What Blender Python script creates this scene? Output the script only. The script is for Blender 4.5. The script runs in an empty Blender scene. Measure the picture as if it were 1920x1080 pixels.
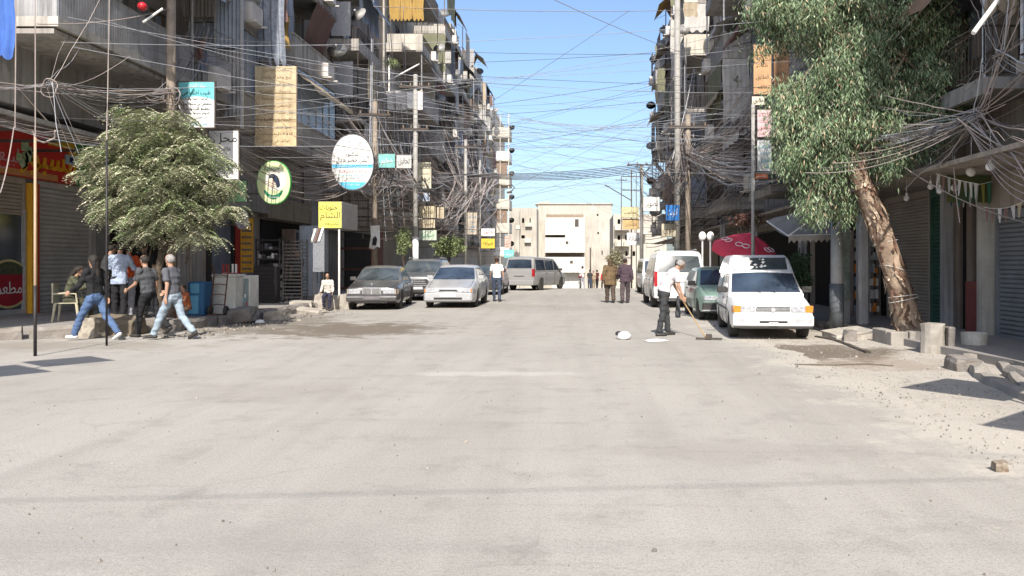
import bpy, math, random
import numpy as np
from mathutils import Vector, Matrix, Euler
R = math.radians
random.seed(7)
SC = bpy.context.scene
COL = SC.collection

# ------------------------------------------------------------------ camera, sky, sun, exposure
F = 1450.0            # focal length in pixels of the 1920 wide photograph
VX, VY, EYE = 1085.0, 495.0, 1.5
cam_d = bpy.data.cameras.new('camera')
cam = bpy.data.objects.new('camera', cam_d); COL.objects.link(cam)
cam.location = (0, 0, EYE); cam.rotation_euler = (R(90), 0, 0)
cam_d.sensor_width = 36; cam_d.lens = 36 * F / 1920
cam_d.shift_x = (960 - VX) / 1920; cam_d.shift_y = (VY - 540) / 1920
cam_d.clip_start = 0.1; cam_d.clip_end = 3000
SC.camera = cam

SUN_EL, SUN_AZ = R(43), R(177.5)      # azimuth clockwise from +Y: behind the camera, slightly to its right
world = bpy.data.worlds.new('World'); SC.world = world; world.use_nodes = True
wt = world.node_tree; wt.nodes.clear()
sky = wt.nodes.new('ShaderNodeTexSky'); sky.sky_type = 'NISHITA'; sky.sun_disc = False
sky.sun_elevation = SUN_EL; sky.sun_rotation = SUN_AZ
sky.air_density = 1.0; sky.dust_density = 3.0; sky.ozone_density = 3.2; sky.altitude = 300
bg = wt.nodes.new('ShaderNodeBackground'); bg.inputs['Strength'].default_value = 0.15
wo = wt.nodes.new('ShaderNodeOutputWorld')
wt.links.new(sky.outputs[0], bg.inputs['Color']); wt.links.new(bg.outputs[0], wo.inputs['Surface'])
sd = bpy.data.lights.new('sun', 'SUN'); sd.energy = 4.6; sd.angle = R(0.53); sd.color = (1.0, 0.935, 0.85)
sun = bpy.data.objects.new('sun', sd); COL.objects.link(sun); sun.location = (0, -20, 40)
_d = Vector((math.sin(SUN_AZ) * math.cos(SUN_EL), math.cos(SUN_AZ) * math.cos(SUN_EL), math.sin(SUN_EL)))
sun.rotation_euler = _d.to_track_quat('Z', 'Y').to_euler()
SC.view_settings.view_transform = 'Standard'; SC.view_settings.look = 'None'
SC.view_settings.exposure = 0.66; SC.view_settings.gamma = 1; SC.view_settings.use_curve_mapping = False
SC.render.engine = 'CYCLES'

def at(px, py, Y):
    "world point seen at a pixel of the photograph, Y metres down the street"
    return Vector(((px - VX) * Y / F, Y, EYE + (VY - py) * Y / F))
def gz(y):
    "height of the ground: level, then falling away beyond a crest"
    t = max(0.0, y - 46.0)
    return -0.036 * t * min(1.0, t / 8.0) if t < 90 else -3.24

# ------------------------------------------------------------------ materials
MATS = {}
def mat(name, c, c2=None, rough=0.8, scale=3.0, bump=0.0, bscale=40.0, streak=0.0, metal=0.0, spec=0.3,
        emit=None, world=False, dirt=0.0, dirtc=(0.16, 0.13, 0.10), island=0.0, detail=6, coat=0.0, trans=0.0):
    if name in MATS: return MATS[name]
    m = bpy.data.materials.new(name); m.use_nodes = True
    nt = m.node_tree; N = nt.nodes; L = nt.links
    b = N['Principled BSDF']
    b.inputs['Roughness'].default_value = rough; b.inputs['Metallic'].default_value = metal
    b.inputs['Specular IOR Level'].default_value = spec
    if coat: b.inputs['Coat Weight'].default_value = coat; b.inputs['Coat Roughness'].default_value = 0.08
    if trans: b.inputs['Transmission Weight'].default_value = trans
    if c2 is None: c2 = tuple(v * 0.72 for v in c)
    if world:
        g = N.new('ShaderNodeNewGeometry'); co = g.outputs['Position']
    else:
        g = N.new('ShaderNodeTexCoord'); co = g.outputs['Object']
    n = N.new('ShaderNodeTexNoise'); n.inputs['Scale'].default_value = scale; n.inputs['Detail'].default_value = detail
    n.inputs['Roughness'].default_value = 0.62
    L.new(co, n.inputs['Vector'])
    r = N.new('ShaderNodeMapRange'); r.inputs[1].default_value = 0.32; r.inputs[2].default_value = 0.68
    L.new(n.outputs['Fac'], r.inputs[0])
    mx = N.new('ShaderNodeMix'); mx.data_type = 'RGBA'
    mx.inputs[6].default_value = (*c, 1); mx.inputs[7].default_value = (*c2, 1)
    L.new(r.outputs[0], mx.inputs[0])
    out = mx.outputs[2]
    if streak:
        mp = N.new('ShaderNodeMapping'); mp.inputs['Scale'].default_value = (5.0, 5.0, 0.35)
        L.new(co, mp.inputs[0])
        n2 = N.new('ShaderNodeTexNoise'); n2.inputs['Scale'].default_value = 1.3; n2.inputs['Detail'].default_value = 8
        L.new(mp.outputs[0], n2.inputs['Vector'])
        r2 = N.new('ShaderNodeMapRange'); r2.inputs[1].default_value = 0.47; r2.inputs[2].default_value = 0.72
        r2.inputs[4].default_value = streak; L.new(n2.outputs['Fac'], r2.inputs[0])
        m2 = N.new('ShaderNodeMix'); m2.data_type = 'RGBA'; m2.inputs[7].default_value = (*[v * 0.30 for v in c], 1)
        L.new(r2.outputs[0], m2.inputs[0]); L.new(out, m2.inputs[6]); out = m2.outputs[2]
    if dirt:
        n3 = N.new('ShaderNodeTexNoise'); n3.inputs['Scale'].default_value = scale * 0.37; n3.inputs['Detail'].default_value = 9
        n3.inputs['Roughness'].default_value = 0.7
        L.new(co, n3.inputs['Vector'])
        r3 = N.new('ShaderNodeMapRange'); r3.inputs[1].default_value = 0.46; r3.inputs[2].default_value = 0.66
        r3.inputs[4].default_value = dirt; L.new(n3.outputs['Fac'], r3.inputs[0])
        m3 = N.new('ShaderNodeMix'); m3.data_type = 'RGBA'; m3.inputs[7].default_value = (*dirtc, 1)
        L.new(r3.outputs[0], m3.inputs[0]); L.new(out, m3.inputs[6]); out = m3.outputs[2]
    if island:
        gi = N.new('ShaderNodeNewGeometry')
        hv = N.new('ShaderNodeHueSaturation')
        rr = N.new('ShaderNodeMapRange'); rr.inputs[3].default_value = 1 - island; rr.inputs[4].default_value = 1 + island
        L.new(gi.outputs['Random Per Island'], rr.inputs[0]); L.new(rr.outputs[0], hv.inputs['Value'])
        L.new(out, hv.inputs['Color']); out = hv.outputs[0]
    L.new(out, b.inputs['Base Color'])
    if bump:
        n4 = N.new('ShaderNodeTexNoise'); n4.inputs['Scale'].default_value = bscale; n4.inputs['Detail'].default_value = 5
        L.new(co, n4.inputs['Vector'])
        bp = N.new('ShaderNodeBump'); bp.inputs['Strength'].default_value = bump; bp.inputs['Distance'].default_value = 0.02
        L.new(n4.outputs['Fac'], bp.inputs['Height']); L.new(bp.outputs[0], b.inputs['Normal'])
    if emit:
        b.inputs['Emission Color'].default_value = (*emit[0], 1); b.inputs['Emission Strength'].default_value = emit[1]
    MATS[name] = m
    return m
_pc = {}
def plain(r, g, b, rough=0.7, **k):
    key = 'flat_%03d_%03d_%03d_%02d' % (r * 255, g * 255, b * 255, rough * 10) + ('_s' if k.get('streak') else '') + ('_m' if k.get('metal') else '')
    k.setdefault('scale', 4.0); k.setdefault('c2', (r * 0.78, g * 0.77, b * 0.76))
    return mat(key, (r, g, b), rough=rough, **k)

# ------------------------------------------------------------------ mesh helper
class MB:
    def __init__(s): s.v = []; s.f = []; s.m = []
    def add(s, vs, fs, mi=0):
        o = len(s.v); s.v += [tuple(p) for p in vs]; s.f += [tuple(o + i for i in f) for f in fs]; s.m += [mi] * len(fs)
        return s
    def box(s, x0, x1, y0, y1, z0, z1, mi=0, M=None):
        vs = [(x, y, z) for z in (z0, z1) for y in (y0, y1) for x in (x0, x1)]
        if M is not None: vs = [M @ Vector(p) for p in vs]
        return s.add(vs, [(0, 2, 3, 1), (4, 5, 7, 6), (0, 1, 5, 4), (2, 6, 7, 3), (0, 4, 6, 2), (1, 3, 7, 5)], mi)
    def cbox(s, c, sz, rot=(0, 0, 0), mi=0):
        M = Matrix.Translation(c) @ Euler(rot).to_matrix().to_4x4()
        a, b, d = sz[0] / 2, sz[1] / 2, sz[2] / 2
        return s.box(-a, a, -b, b, -d, d, mi, M)
    def quad(s, a, b, c, d, mi=0): return s.add([a, b, c, d], [(0, 1, 2, 3)], mi)
    def tube(s, pts, r, n=5, mi=0, caps=True, sx=1.0):
        P = [Vector(p) for p in pts]; k = len(P)
        if not hasattr(r, '__len__'): r = [r] * k
        up = Vector((0, 0, 1)); vs = []
        for i in range(k):
            t = (P[min(i + 1, k - 1)] - P[max(i - 1, 0)])
            t = t.normalized() if t.length > 1e-9 else Vector((0, 0, 1))
            ref = up if abs(t.z) < 0.95 else Vector((0, 1, 0))
            a = t.cross(ref).normalized(); b = a.cross(t).normalized()
            for j in range(n):
                w = 2 * math.pi * j / n
                vs.append(P[i] + a * (math.cos(w) * r[i] * sx) + b * (math.sin(w) * r[i]))
        fs = [(i * n + j, i * n + (j + 1) % n, (i + 1) * n + (j + 1) % n, (i + 1) * n + j) for i in range(k - 1) for j in range(n)]
        if caps: fs += [tuple(range(n))[::-1], tuple((k - 1) * n + j for j in range(n))]
        return s.add(vs, fs, mi)
    def lathe(s, prof, c=(0, 0, 0), n=16, axis='z', mi=0, rot=None):
        vs = []
        for r, z in prof:
            for j in range(n):
                w = 2 * math.pi * j / n; a, b = math.cos(w) * r, math.sin(w) * r
                p = Vector((a, b, z)) if axis == 'z' else (Vector((z, a, b)) if axis == 'x' else Vector((a, z, -b)))
                if rot is not None: p = rot @ p
                vs.append(p + Vector(c))
        k = len(prof)
        fs = [(i * n + j, i * n + (j + 1) % n, (i + 1) * n + (j + 1) % n, (i + 1) * n + j) for i in range(k - 1) for j in range(n)]
        if prof[0][0] > 1e-6: fs.append(tuple(range(n))[::-1])
        if prof[-1][0] > 1e-6: fs.append(tuple((k - 1) * n + j for j in range(n)))
        return s.add(vs, fs, mi)
    def ball(s, c, r, n=10, m=6, mi=0, sc=(1, 1, 1)):
        c = Vector(c); vs = [c + Vector((0, 0, -r * sc[2]))]
        for i in range(1, m):
            a = math.pi * i / m - math.pi / 2
            for j in range(n):
                w = 2 * math.pi * j / n
                vs.append(c + Vector((math.cos(a) * math.cos(w) * r * sc[0], math.cos(a) * math.sin(w) * r * sc[1], math.sin(a) * r * sc[2])))
        vs.append(c + Vector((0, 0, r * sc[2])))
        fs = [(0, 1 + (j + 1) % n, 1 + j) for j in range(n)]
        for i in range(m - 2):
            for j in range(n):
                a0 = 1 + i * n
                fs.append((a0 + j, a0 + (j + 1) % n, a0 + n + (j + 1) % n, a0 + n + j))
        a0 = 1 + (m - 2) * n
        fs += [(a0 + j, a0 + (j + 1) % n, len(vs) - 1) for j in range(n)]
        return s.add(vs, fs, mi)
    def prism(s, poly, f0, f1, mi=0):
        "poly: list of 2d points; f0, f1 map a 2d point to the near and the far face"
        n = len(poly); vs = [f0(p) for p in poly] + [f1(p) for p in poly]
        fs = [tuple(range(n)), tuple(range(2 * n - 1, n - 1, -1))] + [(i, n + i, n + (i + 1) % n, (i + 1) % n) for i in range(n)]
        return s.add(vs, fs, mi)
    def mesh(s, name, mats, smooth=False):
        me = bpy.data.meshes.new(name); me.from_pydata(s.v, [], s.f)
        if not isinstance(mats, (list, tuple)): mats = [mats]
        for m in mats: me.materials.append(m)
        if len(mats) > 1: me.polygons.foreach_set('material_index', s.m)
        if smooth: me.polygons.foreach_set('use_smooth', [True] * len(me.polygons))
        me.update(); return me
    def build(s, name, mats, parent=None, smooth=False, bevel=0.0, fix=False, seg=1, org=None):
        if org is None and parent is not None and parent.name in ORG: org = ORG[parent.name]
        if org is not None:
            ox, oy, oz = org; s.v = [(p[0] - ox, p[1] - oy, p[2] - oz) for p in s.v]
        me = s.mesh(name, mats, smooth)
        if fix:
            import bmesh
            bm = bmesh.new(); bm.from_mesh(me); bmesh.ops.recalc_face_normals(bm, faces=bm.faces); bm.to_mesh(me); bm.free()
        o = bpy.data.objects.new(name, me); COL.objects.link(o)
        if parent is not None: o.parent = parent
        elif org is not None: o.location = org
        if org is not None: ORG[o.name] = org
        if bevel:
            b = o.modifiers.new('bevel', 'BEVEL'); b.width = bevel; b.segments = seg; b.limit_method = 'ANGLE'; b.angle_limit = R(40)
        return o
ORG = {}
def tag(o, label=None, cat=None, group=None, kind=None):
    if label: o['label'] = label
    if cat: o['category'] = cat
    if group: o['group'] = group
    if kind: o['kind'] = kind
    return o
def thing(name, label, cat, loc=(0, 0, 0), rotz=0.0, group=None, world=False, rot=None):
    o = bpy.data.objects.new(name, None); COL.objects.link(o); o.empty_display_size = 0.2
    o.location = loc; o.rotation_euler = rot if rot else (0, 0, rotz)
    if world: ORG[o.name] = tuple(loc)
    return tag(o, label, cat, group)
def inst(name, mesh, parent, loc=(0, 0, 0), rot=(0, 0, 0), sc=(1, 1, 1)):
    o = bpy.data.objects.new(name, mesh); COL.objects.link(o); o.parent = parent
    if parent is not None and parent.name in ORG:
        g = ORG[parent.name]; loc = (loc[0] - g[0], loc[1] - g[1], loc[2] - g[2])
    o.location = loc; o.rotation_euler = rot; o.scale = sc
    return o
def clone(o, parent=None):
    c = o.copy(); COL.objects.link(c); c.parent = parent
    for ch in list(o.children): clone(ch, c)
    return c

# ------------------------------------------------------------------ Arabic lettering
FONT_AR = None
import os as _os
for _f in ('NotoSansArabic-VariableFont_wdth,wght.woff2',):
    pass
AR = {  # letter: (isolated, final, initial, medial)
 'ا': (0xFE8D, 0xFE8E, 0, 0), 'أ': (0xFE83, 0xFE84, 0, 0), 'ب': (0xFE8F, 0xFE90, 0xFE91, 0xFE92), 'ت': (0xFE95, 0xFE96, 0xFE97, 0xFE98),
 'ة': (0xFE93, 0xFE94, 0, 0), 'ج': (0xFE9D, 0xFE9E, 0xFE9F, 0xFEA0), 'ح': (0xFEA1, 0xFEA2, 0xFEA3, 0xFEA4), 'خ': (0xFEA5, 0xFEA6, 0xFEA7, 0xFEA8),
 'د': (0xFEA9, 0xFEAA, 0, 0), 'ر': (0xFEAD, 0xFEAE, 0, 0), 'ز': (0xFEAF, 0xFEB0, 0, 0), 'س': (0xFEB1, 0xFEB2, 0xFEB3, 0xFEB4),
 'ش': (0xFEB5, 0xFEB6, 0xFEB7, 0xFEB8), 'ص': (0xFEB9, 0xFEBA, 0xFEBB, 0xFEBC), 'ض': (0xFEBD, 0xFEBE, 0xFEBF, 0xFEC0), 'ط': (0xFEC1, 0xFEC2, 0xFEC3, 0xFEC4),
 'ع': (0xFEC9, 0xFECA, 0xFECB, 0xFECC), 'ف': (0xFED1, 0xFED2, 0xFED3, 0xFED4), 'ق': (0xFED5, 0xFED6, 0xFED7, 0xFED8), 'ك': (0xFED9, 0xFEDA, 0xFEDB, 0xFEDC),
 'ل': (0xFEDD, 0xFEDE, 0xFEDF, 0xFEE0), 'م': (0xFEE1, 0xFEE2, 0xFEE3, 0xFEE4), 'ن': (0xFEE5, 0xFEE6, 0xFEE7, 0xFEE8), 'ه': (0xFEE9, 0xFEEA, 0xFEEB, 0xFEEC),
 'و': (0xFEED, 0xFEEE, 0, 0), 'ي': (0xFEF1, 0xFEF2, 0xFEF3, 0xFEF4), 'ى': (0xFEEF, 0xFEF0, 0, 0)}
def shape(s):
    out = []
    for w in s.split(' '):
        r = []
        i = 0
        prev_joins = False
        while i < len(w):
            ch = w[i]
            if ch not in AR: r.append(ch); prev_joins = False; i += 1; continue
            if ch == 'ل' and i + 1 < len(w) and w[i + 1] in 'اأ':
                base = 0xFEFB if w[i + 1] == 'ا' else 0xFEF7
                r.append(chr(base + (1 if prev_joins else 0))); prev_joins = False; i += 2; continue
            iso, fin, ini, med = AR[ch]
            nxt = i + 1 < len(w) and w[i + 1] in AR
            can = bool(ini) and nxt
            r.append(chr(med if (prev_joins and can) else fin if prev_joins else ini if can else iso))
            prev_joins = can; i += 1
        out.append(''.join(reversed(r)))
    return ' '.join(reversed(out))
_tm = {}
def text(body, size, m, parent, loc, rot, width=None, name='lettering', depth=0.002, bold=0.0, res=2):
    "lettering as real thin geometry; loc is the centre of the line, in the parent's coordinates"
    key = (body, size, m.name, width, bold)
    if key not in _tm:
        c = bpy.data.curves.new('t', 'FONT'); c.body = body; c.size = size; c.resolution_u = res; c.extrude = depth; c.offset = bold
        c.align_x = 'CENTER'; c.align_y = 'CENTER'
        o = bpy.data.objects.new('t', c)
        me = bpy.data.meshes.new_from_object(o)
        bpy.data.objects.remove(o); bpy.data.curves.remove(c)
        me.materials.clear(); me.materials.append(m); me.name = 'lettering'
        _tm[key] = me
    me = _tm[key]
    xs = [v.co.x for v in me.vertices] or [0, 1]
    sx = 1.0
    if width: sx = width / max(0.01, (max(xs) - min(xs)))
    return inst(name, me, parent, loc, rot, (sx, 1, 1))
CAMROT = (R(90), 0, 0); EASTROT = (R(90), 0, R(90)); WESTROT = (R(90), 0, R(-90))
# ------------------------------------------------------------------ ground
def ground_material(name, base, light, dark, stains=(), crack=0.5, gravel=0.4, verge=None):
    m = bpy.data.materials.new(name); m.use_nodes = True
    nt = m.node_tree; N = nt.nodes; L = nt.links; b = N['Principled BSDF']
    b.inputs['Roughness'].default_value = 0.93; b.inputs['Specular IOR Level'].default_value = 0.15
    g = N.new('ShaderNodeNewGeometry'); P = g.outputs['Position']
    def noise(sc, det=8, ro=0.6, vec=None, dist=0.0):
        n = N.new('ShaderNodeTexNoise'); n.inputs['Scale'].default_value = sc; n.inputs['Detail'].default_value = det
        n.inputs['Roughness'].default_value = ro; n.inputs['Distortion'].default_value = dist
        L.new(vec or P, n.inputs['Vector']); return n.outputs['Fac']
    def rng(s, a, c, d=0.0, e=1.0):
        r = N.new('ShaderNodeMapRange'); r.inputs[1].default_value = a; r.inputs[2].default_value = c
        r.inputs[3].default_value = d; r.inputs[4].default_value = e; L.new(s, r.inputs[0]); return r.outputs[0]
    def mix(f, a, c):
        x = N.new('ShaderNodeMix'); x.data_type = 'RGBA'
        if isinstance(f, float): x.inputs[0].default_value = f
        else: L.new(f, x.inputs[0])
        for i, q in ((6, a), (7, c)):
            if isinstance(q, tuple): x.inputs[i].default_value = (*q, 1)
            else: L.new(q, x.inputs[i])
        return x.outputs[2]
    def mul(a, c):
        x = N.new('ShaderNodeMath'); x.operation = 'MULTIPLY'
        for i, q in ((0, a), (1, c)):
            if isinstance(q, float): x.inputs[i].default_value = q
            else: L.new(q, x.inputs[i])
        return x.outputs[0]
    col = mix(rng(noise(0.16, 6), 0.36, 0.66), base, light)
    # long drawn-out wear from traffic along the street
    mp = N.new('ShaderNodeMapping'); mp.inputs['Scale'].default_value = (1.5, 0.10, 1); L.new(P, mp.inputs[0])
    col = mix(rng(noise(1.0, 8, 0.6, mp.outputs[0], 0.4), 0.44, 0.74, 0, 0.4), col, dark)
    mp2 = N.new('ShaderNodeMapping'); mp2.inputs['Scale'].default_value = (0.12, 1.9, 1); mp2.inputs['Rotation'].default_value = (0, 0, 0.25); L.new(P, mp2.inputs[0])
    col = mix(rng(noise(1.0, 8, 0.7, mp2.outputs[0], 0.5), 0.56, 0.80, 0, 0.42), col, dark)
    col = mix(rng(noise(1.7, 10, 0.72), 0.52, 0.76, 0, 0.75), col, dark)
    col = mix(rng(noise(38, 4, 0.7), 0.52, 0.80, 0, gravel), col, tuple(v * 0.5 for v in dark))
    col = mix(rng(noise(85, 2, 0.8), 0.50, 0.66, 0, gravel * 0.9), col, tuple(v * 0.62 for v in dark))
    col = mix(rng(noise(120, 3, 0.7), 0.56, 0.74, 0, gravel), col, tuple(min(1, v * 1.35) for v in light))
    # cracks
    wv = N.new('ShaderNodeVectorMath'); wv.operation = 'ADD'; L.new(P, wv.inputs[0])
    nn = N.new('ShaderNodeTexNoise'); nn.inputs['Scale'].default_value = 1.3; nn.inputs['Detail'].default_value = 6; L.new(P, nn.inputs['Vector'])
    sc_ = N.new('ShaderNodeVectorMath'); sc_.operation = 'SCALE'; sc_.inputs['Scale'].default_value = 0.9; L.new(nn.outputs['Color'], sc_.inputs[0]); L.new(sc_.outputs[0], wv.inputs[1])
    vo = N.new('ShaderNodeTexVoronoi'); vo.feature = 'DISTANCE_TO_EDGE'; vo.inputs['Scale'].default_value = 0.42; L.new(wv.outputs[0], vo.inputs['Vector'])
    ck = mul(rng(vo.outputs['Distance'], 0.0, 0.011, crack, 0.0), rng(noise(0.45, 3), 0.45, 0.6))
    col = mix(ck, col, tuple(v * 0.35 for v in dark))
    # stains with a shape of their own: (x, y, rx, ry, strength, colour)
    for (sx, sy, rx, ry, st, sc2) in stains:
        v = N.new('ShaderNodeVectorMath'); v.operation = 'SUBTRACT'; L.new(P, v.inputs[0]); v.inputs[1].default_value = (sx, sy, 0)
        w = N.new('ShaderNodeVectorMath'); w.operation = 'MULTIPLY'; L.new(v.outputs[0], w.inputs[0]); w.inputs[1].default_value = (1 / rx, 1 / ry, 0)
        ln = N.new('ShaderNodeVectorMath'); ln.operation = 'LENGTH'; L.new(w.outputs[0], ln.inputs[0])
        ad = N.new('ShaderNodeMath'); ad.operation = 'ADD'; L.new(ln.outputs['Value'], ad.inputs[0]); L.new(rng(noise(1.4, 8, 0.7), 0.3, 0.7, -0.55, 0.55), ad.inputs[1])
        col = mix(rng(ad.outputs[0], 0.55, 0.95, st, 0.0), col, sc2)
    if verge:
        sx = N.new('ShaderNodeSeparateXYZ'); L.new(P, sx.inputs[0]); ad = N.new('ShaderNodeMath'); ad.operation = 'ADD'; L.new(sx.outputs['X'], ad.inputs[0])
        a2 = N.new('ShaderNodeMath'); a2.operation = 'ADD'; L.new(rng(noise(1.1, 9, 0.72), 0.3, 0.7, -0.9, 0.9), a2.inputs[0]); L.new(rng(noise(14, 5, 0.7), 0.3, 0.7, -0.35, 0.35), a2.inputs[1])
        L.new(a2.outputs[0], ad.inputs[1]); vc = mix(rng(noise(38, 4, 0.7), 0.50, 0.72, 0, 0.5), verge[0], verge[1])
        col = mix(rng(ad.outputs[0], 2.75, 3.45, 0.0, 0.95), col, vc)
    L.new(col, b.inputs['Base Color'])
    hs = N.new('ShaderNodeMath'); hs.operation = 'ADD'; L.new(noise(22, 6, 0.75), hs.inputs[0]); L.new(mul(noise(90, 3), 0.5), hs.inputs[1])
    bp = N.new('ShaderNodeBump'); bp.inputs['Strength'].default_value = 0.55; bp.inputs['Distance'].default_value = 0.012
    L.new(hs.outputs[0], bp.inputs['Height']); L.new(bp.outputs[0], b.inputs['Normal'])
    return m
DUST = (0.44, 0.40, 0.345)
m_ground = ground_material('dusty_ground', (0.40, 0.365, 0.31), (0.45, 0.41, 0.35), (0.27, 0.24, 0.20))
m_road = ground_material('dusty_asphalt', (0.338, 0.320, 0.290), (0.395, 0.374, 0.338), (0.215, 0.201, 0.18),
    stains=((-5.3, 17.8, 2.5, 2.6, 0.95, (0.15, 0.125, 0.10)), (-7.6, 19.5, 1.6, 4.5, 0.7, (0.16, 0.14, 0.115)), (-3.2, 27.5, 3.0, 2.2, 0.25, (0.2, 0.17, 0.14)),
            (-1.2, 10.6, 1.4, 0.25, 0.35, (0.50, 0.48, 0.45)), (-3.5, 9.0, 1.6, 0.9, 0.3, (0.24, 0.22, 0.2)), (1.2, 6.2, 1.2, 0.5, 0.28, (0.24, 0.22, 0.2)), (-2.2, 4.2, 1.5, 0.6, 0.3, (0.26, 0.24, 0.22)), (-9.5, 14.2, 3.2, 1.0, 0.5, (0.22, 0.19, 0.155))), crack=0.16, gravel=0.55, verge=((0.43, 0.40, 0.35), (0.27, 0.24, 0.20)))
m_shoulder = ground_material('pale_rubble_dust', (0.43, 0.40, 0.35), (0.50, 0.465, 0.41), (0.25, 0.225, 0.19),
    stains=((4.1, 13.2, 1.6, 1.5, 0.92, (0.145, 0.12, 0.095)), (4.6, 11.6, 1.3, 0.9, 0.55, (0.25, 0.20, 0.16)), (4.4, 20, 1.3, 6, 0.5, (0.25, 0.21, 0.17))), gravel=0.65)
m_pave = ground_material('grey_pavement', (0.27, 0.255, 0.24), (0.33, 0.31, 0.285), (0.18, 0.165, 0.15), stains=(), crack=0.3, gravel=0.3)

def sheet(name, x0, x1, y0, y1, dz, nx, ny, m, amp=0.0, edge=None):
    mb = MB(); rn = random.Random(5)
    vs = []
    for j in range(ny + 1):
        y = y0 + (y1 - y0) * (j / ny)
        a, b = (x0, x1) if edge is None else edge(y, x0, x1)
        for i in range(nx + 1):
            x = a + (b - a) * i / nx
            vs.append((x, y, gz(y) + (dz if edge is None or i else -0.008) + amp * (math.sin(x * 1.1 + 0.7 * y) * math.sin(y * 0.83 + 1.2))))
    fs = [(j * (nx + 1) + i, j * (nx + 1) + i + 1, (j + 1) * (nx + 1) + i + 1, (j + 1) * (nx + 1) + i) for j in range(ny) for i in range(nx)]
    mb.add(vs, fs); return mb.build(name, m, smooth=True)
g0 = MB()
ys = [-60, -20, 0, 20, 40] + [46 + i * 2 for i in range(9)] + [70, 100, 136, 300, 1500]
vs = [(x, y, gz(y) - 0.03) for y in ys for x in (-900, -60, 60, 900)]
g0.add(vs, [(j * 4 + i, j * 4 + i + 1, j * 4 + 5 + i, j * 4 + 4 + i) for j in range(len(ys) - 1) for i in range(3)])
tag(g0.build('ground', m_ground, smooth=True), kind='structure')
tag(sheet('road', -40, 9.2, -12, 136, 0.0, 8, 148, m_road), kind='structure')
def ragged(y, a, b): return (a + 0.10 * math.sin(y * 2.1) + 0.07 * math.sin(y * 5.3 + 1) + 0.04 * math.sin(y * 13.7) + 0.25, b)
tag(sheet('dirt_shoulder', 3.02, 9.0, -12, 62, 0.004, 10, 420, m_shoulder, 0.0, ragged), kind='structure')

# pavements: raised slabs with kerb stones as parts
KL = [(-30, 14.2), (-14.5, 14.3), (-11.9, 14.9), (-10.1, 15.9), (-9.0, 17.6), (-8.65, 20.0), (-8.6, 26.0), (-8.6, 46), (-8.6, 96)]
mb = MB()
def pave_side(mb, line, xback, h, sgn):
    n = len(line)
    for i in range(n - 1):
        (xa, ya), (xb, yb) = line[i], line[i + 1]
        steps = max(1, int((yb - ya) / 3))
        for k in range(steps):
            t0, t1 = k / steps, (k + 1) / steps
            x0, y0 = xa + (xb - xa) * t0, ya + (yb - ya) * t0
            x1, y1 = xa + (xb - xa) * t1, ya + (yb - ya) * t1
            mb.quad((x0, y0, gz(y0) + h), (x1, y1, gz(y1) + h), (xback, y1, gz(y1) + h), (xback, y0, gz(y0) + h))
            mb.quad((x0, y0, gz(y0) - 0.05), (x1, y1, gz(y1) - 0.05), (x1, y1, gz(y1) + h), (x0, y0, gz(y0) + h))
pave_side(mb, [(x + 0.24 * (-1 if i > 2 else -0.4), y + (0.24 if i < 4 else 0)) for i, (x, y) in enumerate(KL)], -30, 0.22, -1)
pl = tag(mb.build('pavement', m_pave, fix=True), kind='structure')
m_kerb = mat('kerb_concrete', (0.27, 0.25, 0.23), (0.17, 0.155, 0.14), scale=5, bump=0.8, bscale=25, dirt=0.6, world=True)
def kerbstone_mesh(seed, L, w=0.24, h=0.30):
    rn = random.Random(seed); mb = MB(); n = 4
    vs = []
    for i in range(n + 1):
        y = -L / 2 + L * i / n + (0.012 if i == 0 else -0.012 if i == n else rn.uniform(-.02, .02))
        j = [rn.uniform(-.022, .022) for _ in range(8)]
        vs += [(-w / 2, y, -0.06), (w / 2 + j[0], y, -0.06), (w / 2 + j[1], y, h - 0.07 + j[2]), (w / 2 - 0.05 + j[3], y, h + j[4]), (-w / 2 + 0.02, y, h + j[5])]
    fs = [(i * 5 + k, i * 5 + (k + 1) % 5, i * 5 + 5 + (k + 1) % 5, i * 5 + 5 + k) for i in range(n) for k in range(5)]
    fs += [(4, 3, 2, 1, 0), tuple(n * 5 + k for k in range(5))]
    mb.add(vs, fs); return mb.mesh('kerb_stone', m_kerb)
KM = [kerbstone_mesh(s, 0.96) for s in range(6)]
def kerb_run(parent, line, h, side, step=1.0, ymax=60, gaps=(), rough=1.0):
    rn = random.Random(11)
    for i in range(len(line) - 1):
        a, b = Vector((*line[i], 0)), Vector((*line[i + 1], 0)); d = b - a; n = max(1, int(d.length / step)); st = d.length / n
        for k in range(n):
            p = a + d * ((k + .5) / n)
            if p.y > ymax or any(g0 < p.y < g1 for g0, g1 in gaps): continue
            ang = math.atan2(-d.x, d.y)
            if side > 0: ang += math.pi
            inst('kerb_stone', KM[rn.randrange(6)], parent, (p.x + rn.uniform(-.04, .04) * rough, p.y, gz(p.y) + (h - 0.30) + rn.uniform(-.04, .03) * rough),
                 (rn.uniform(-.05, .05) * rough, rn.uniform(-.04, .04) * rough, ang + rn.uniform(-.03, .03) * rough), (1, st / 1.0, 1))
kerb_run(pl, [(x, y) for x, y in KL if x > -15] , 0.235, -1)
KR = [(5.75, 30), (5.75, 17.2)]
mb = MB()
pave_side(mb, [(5.95, -6), (5.95, 5), (6.0, 9.6), (6.2, 11), (6.0, 13), (5.9, 16), (5.9, 64)], 12, 0.13, 1)
pr = tag(mb.build('pavement', m_pave, fix=True), kind='structure')
kerb_run(pr, [(5.80, 17.0), (5.75, 46)], 0.145, 1)
kerb_run(pr, [(5.2, 14.9), (5.75, 16.9)], 0.15, 1, rough=1.5)
kerb_run(pr, [(5.85, 1.0), (5.85, 7.2), (5.55, 9.0), (5.75, 10.4)], 0.15, 1, rough=1.6)

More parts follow.
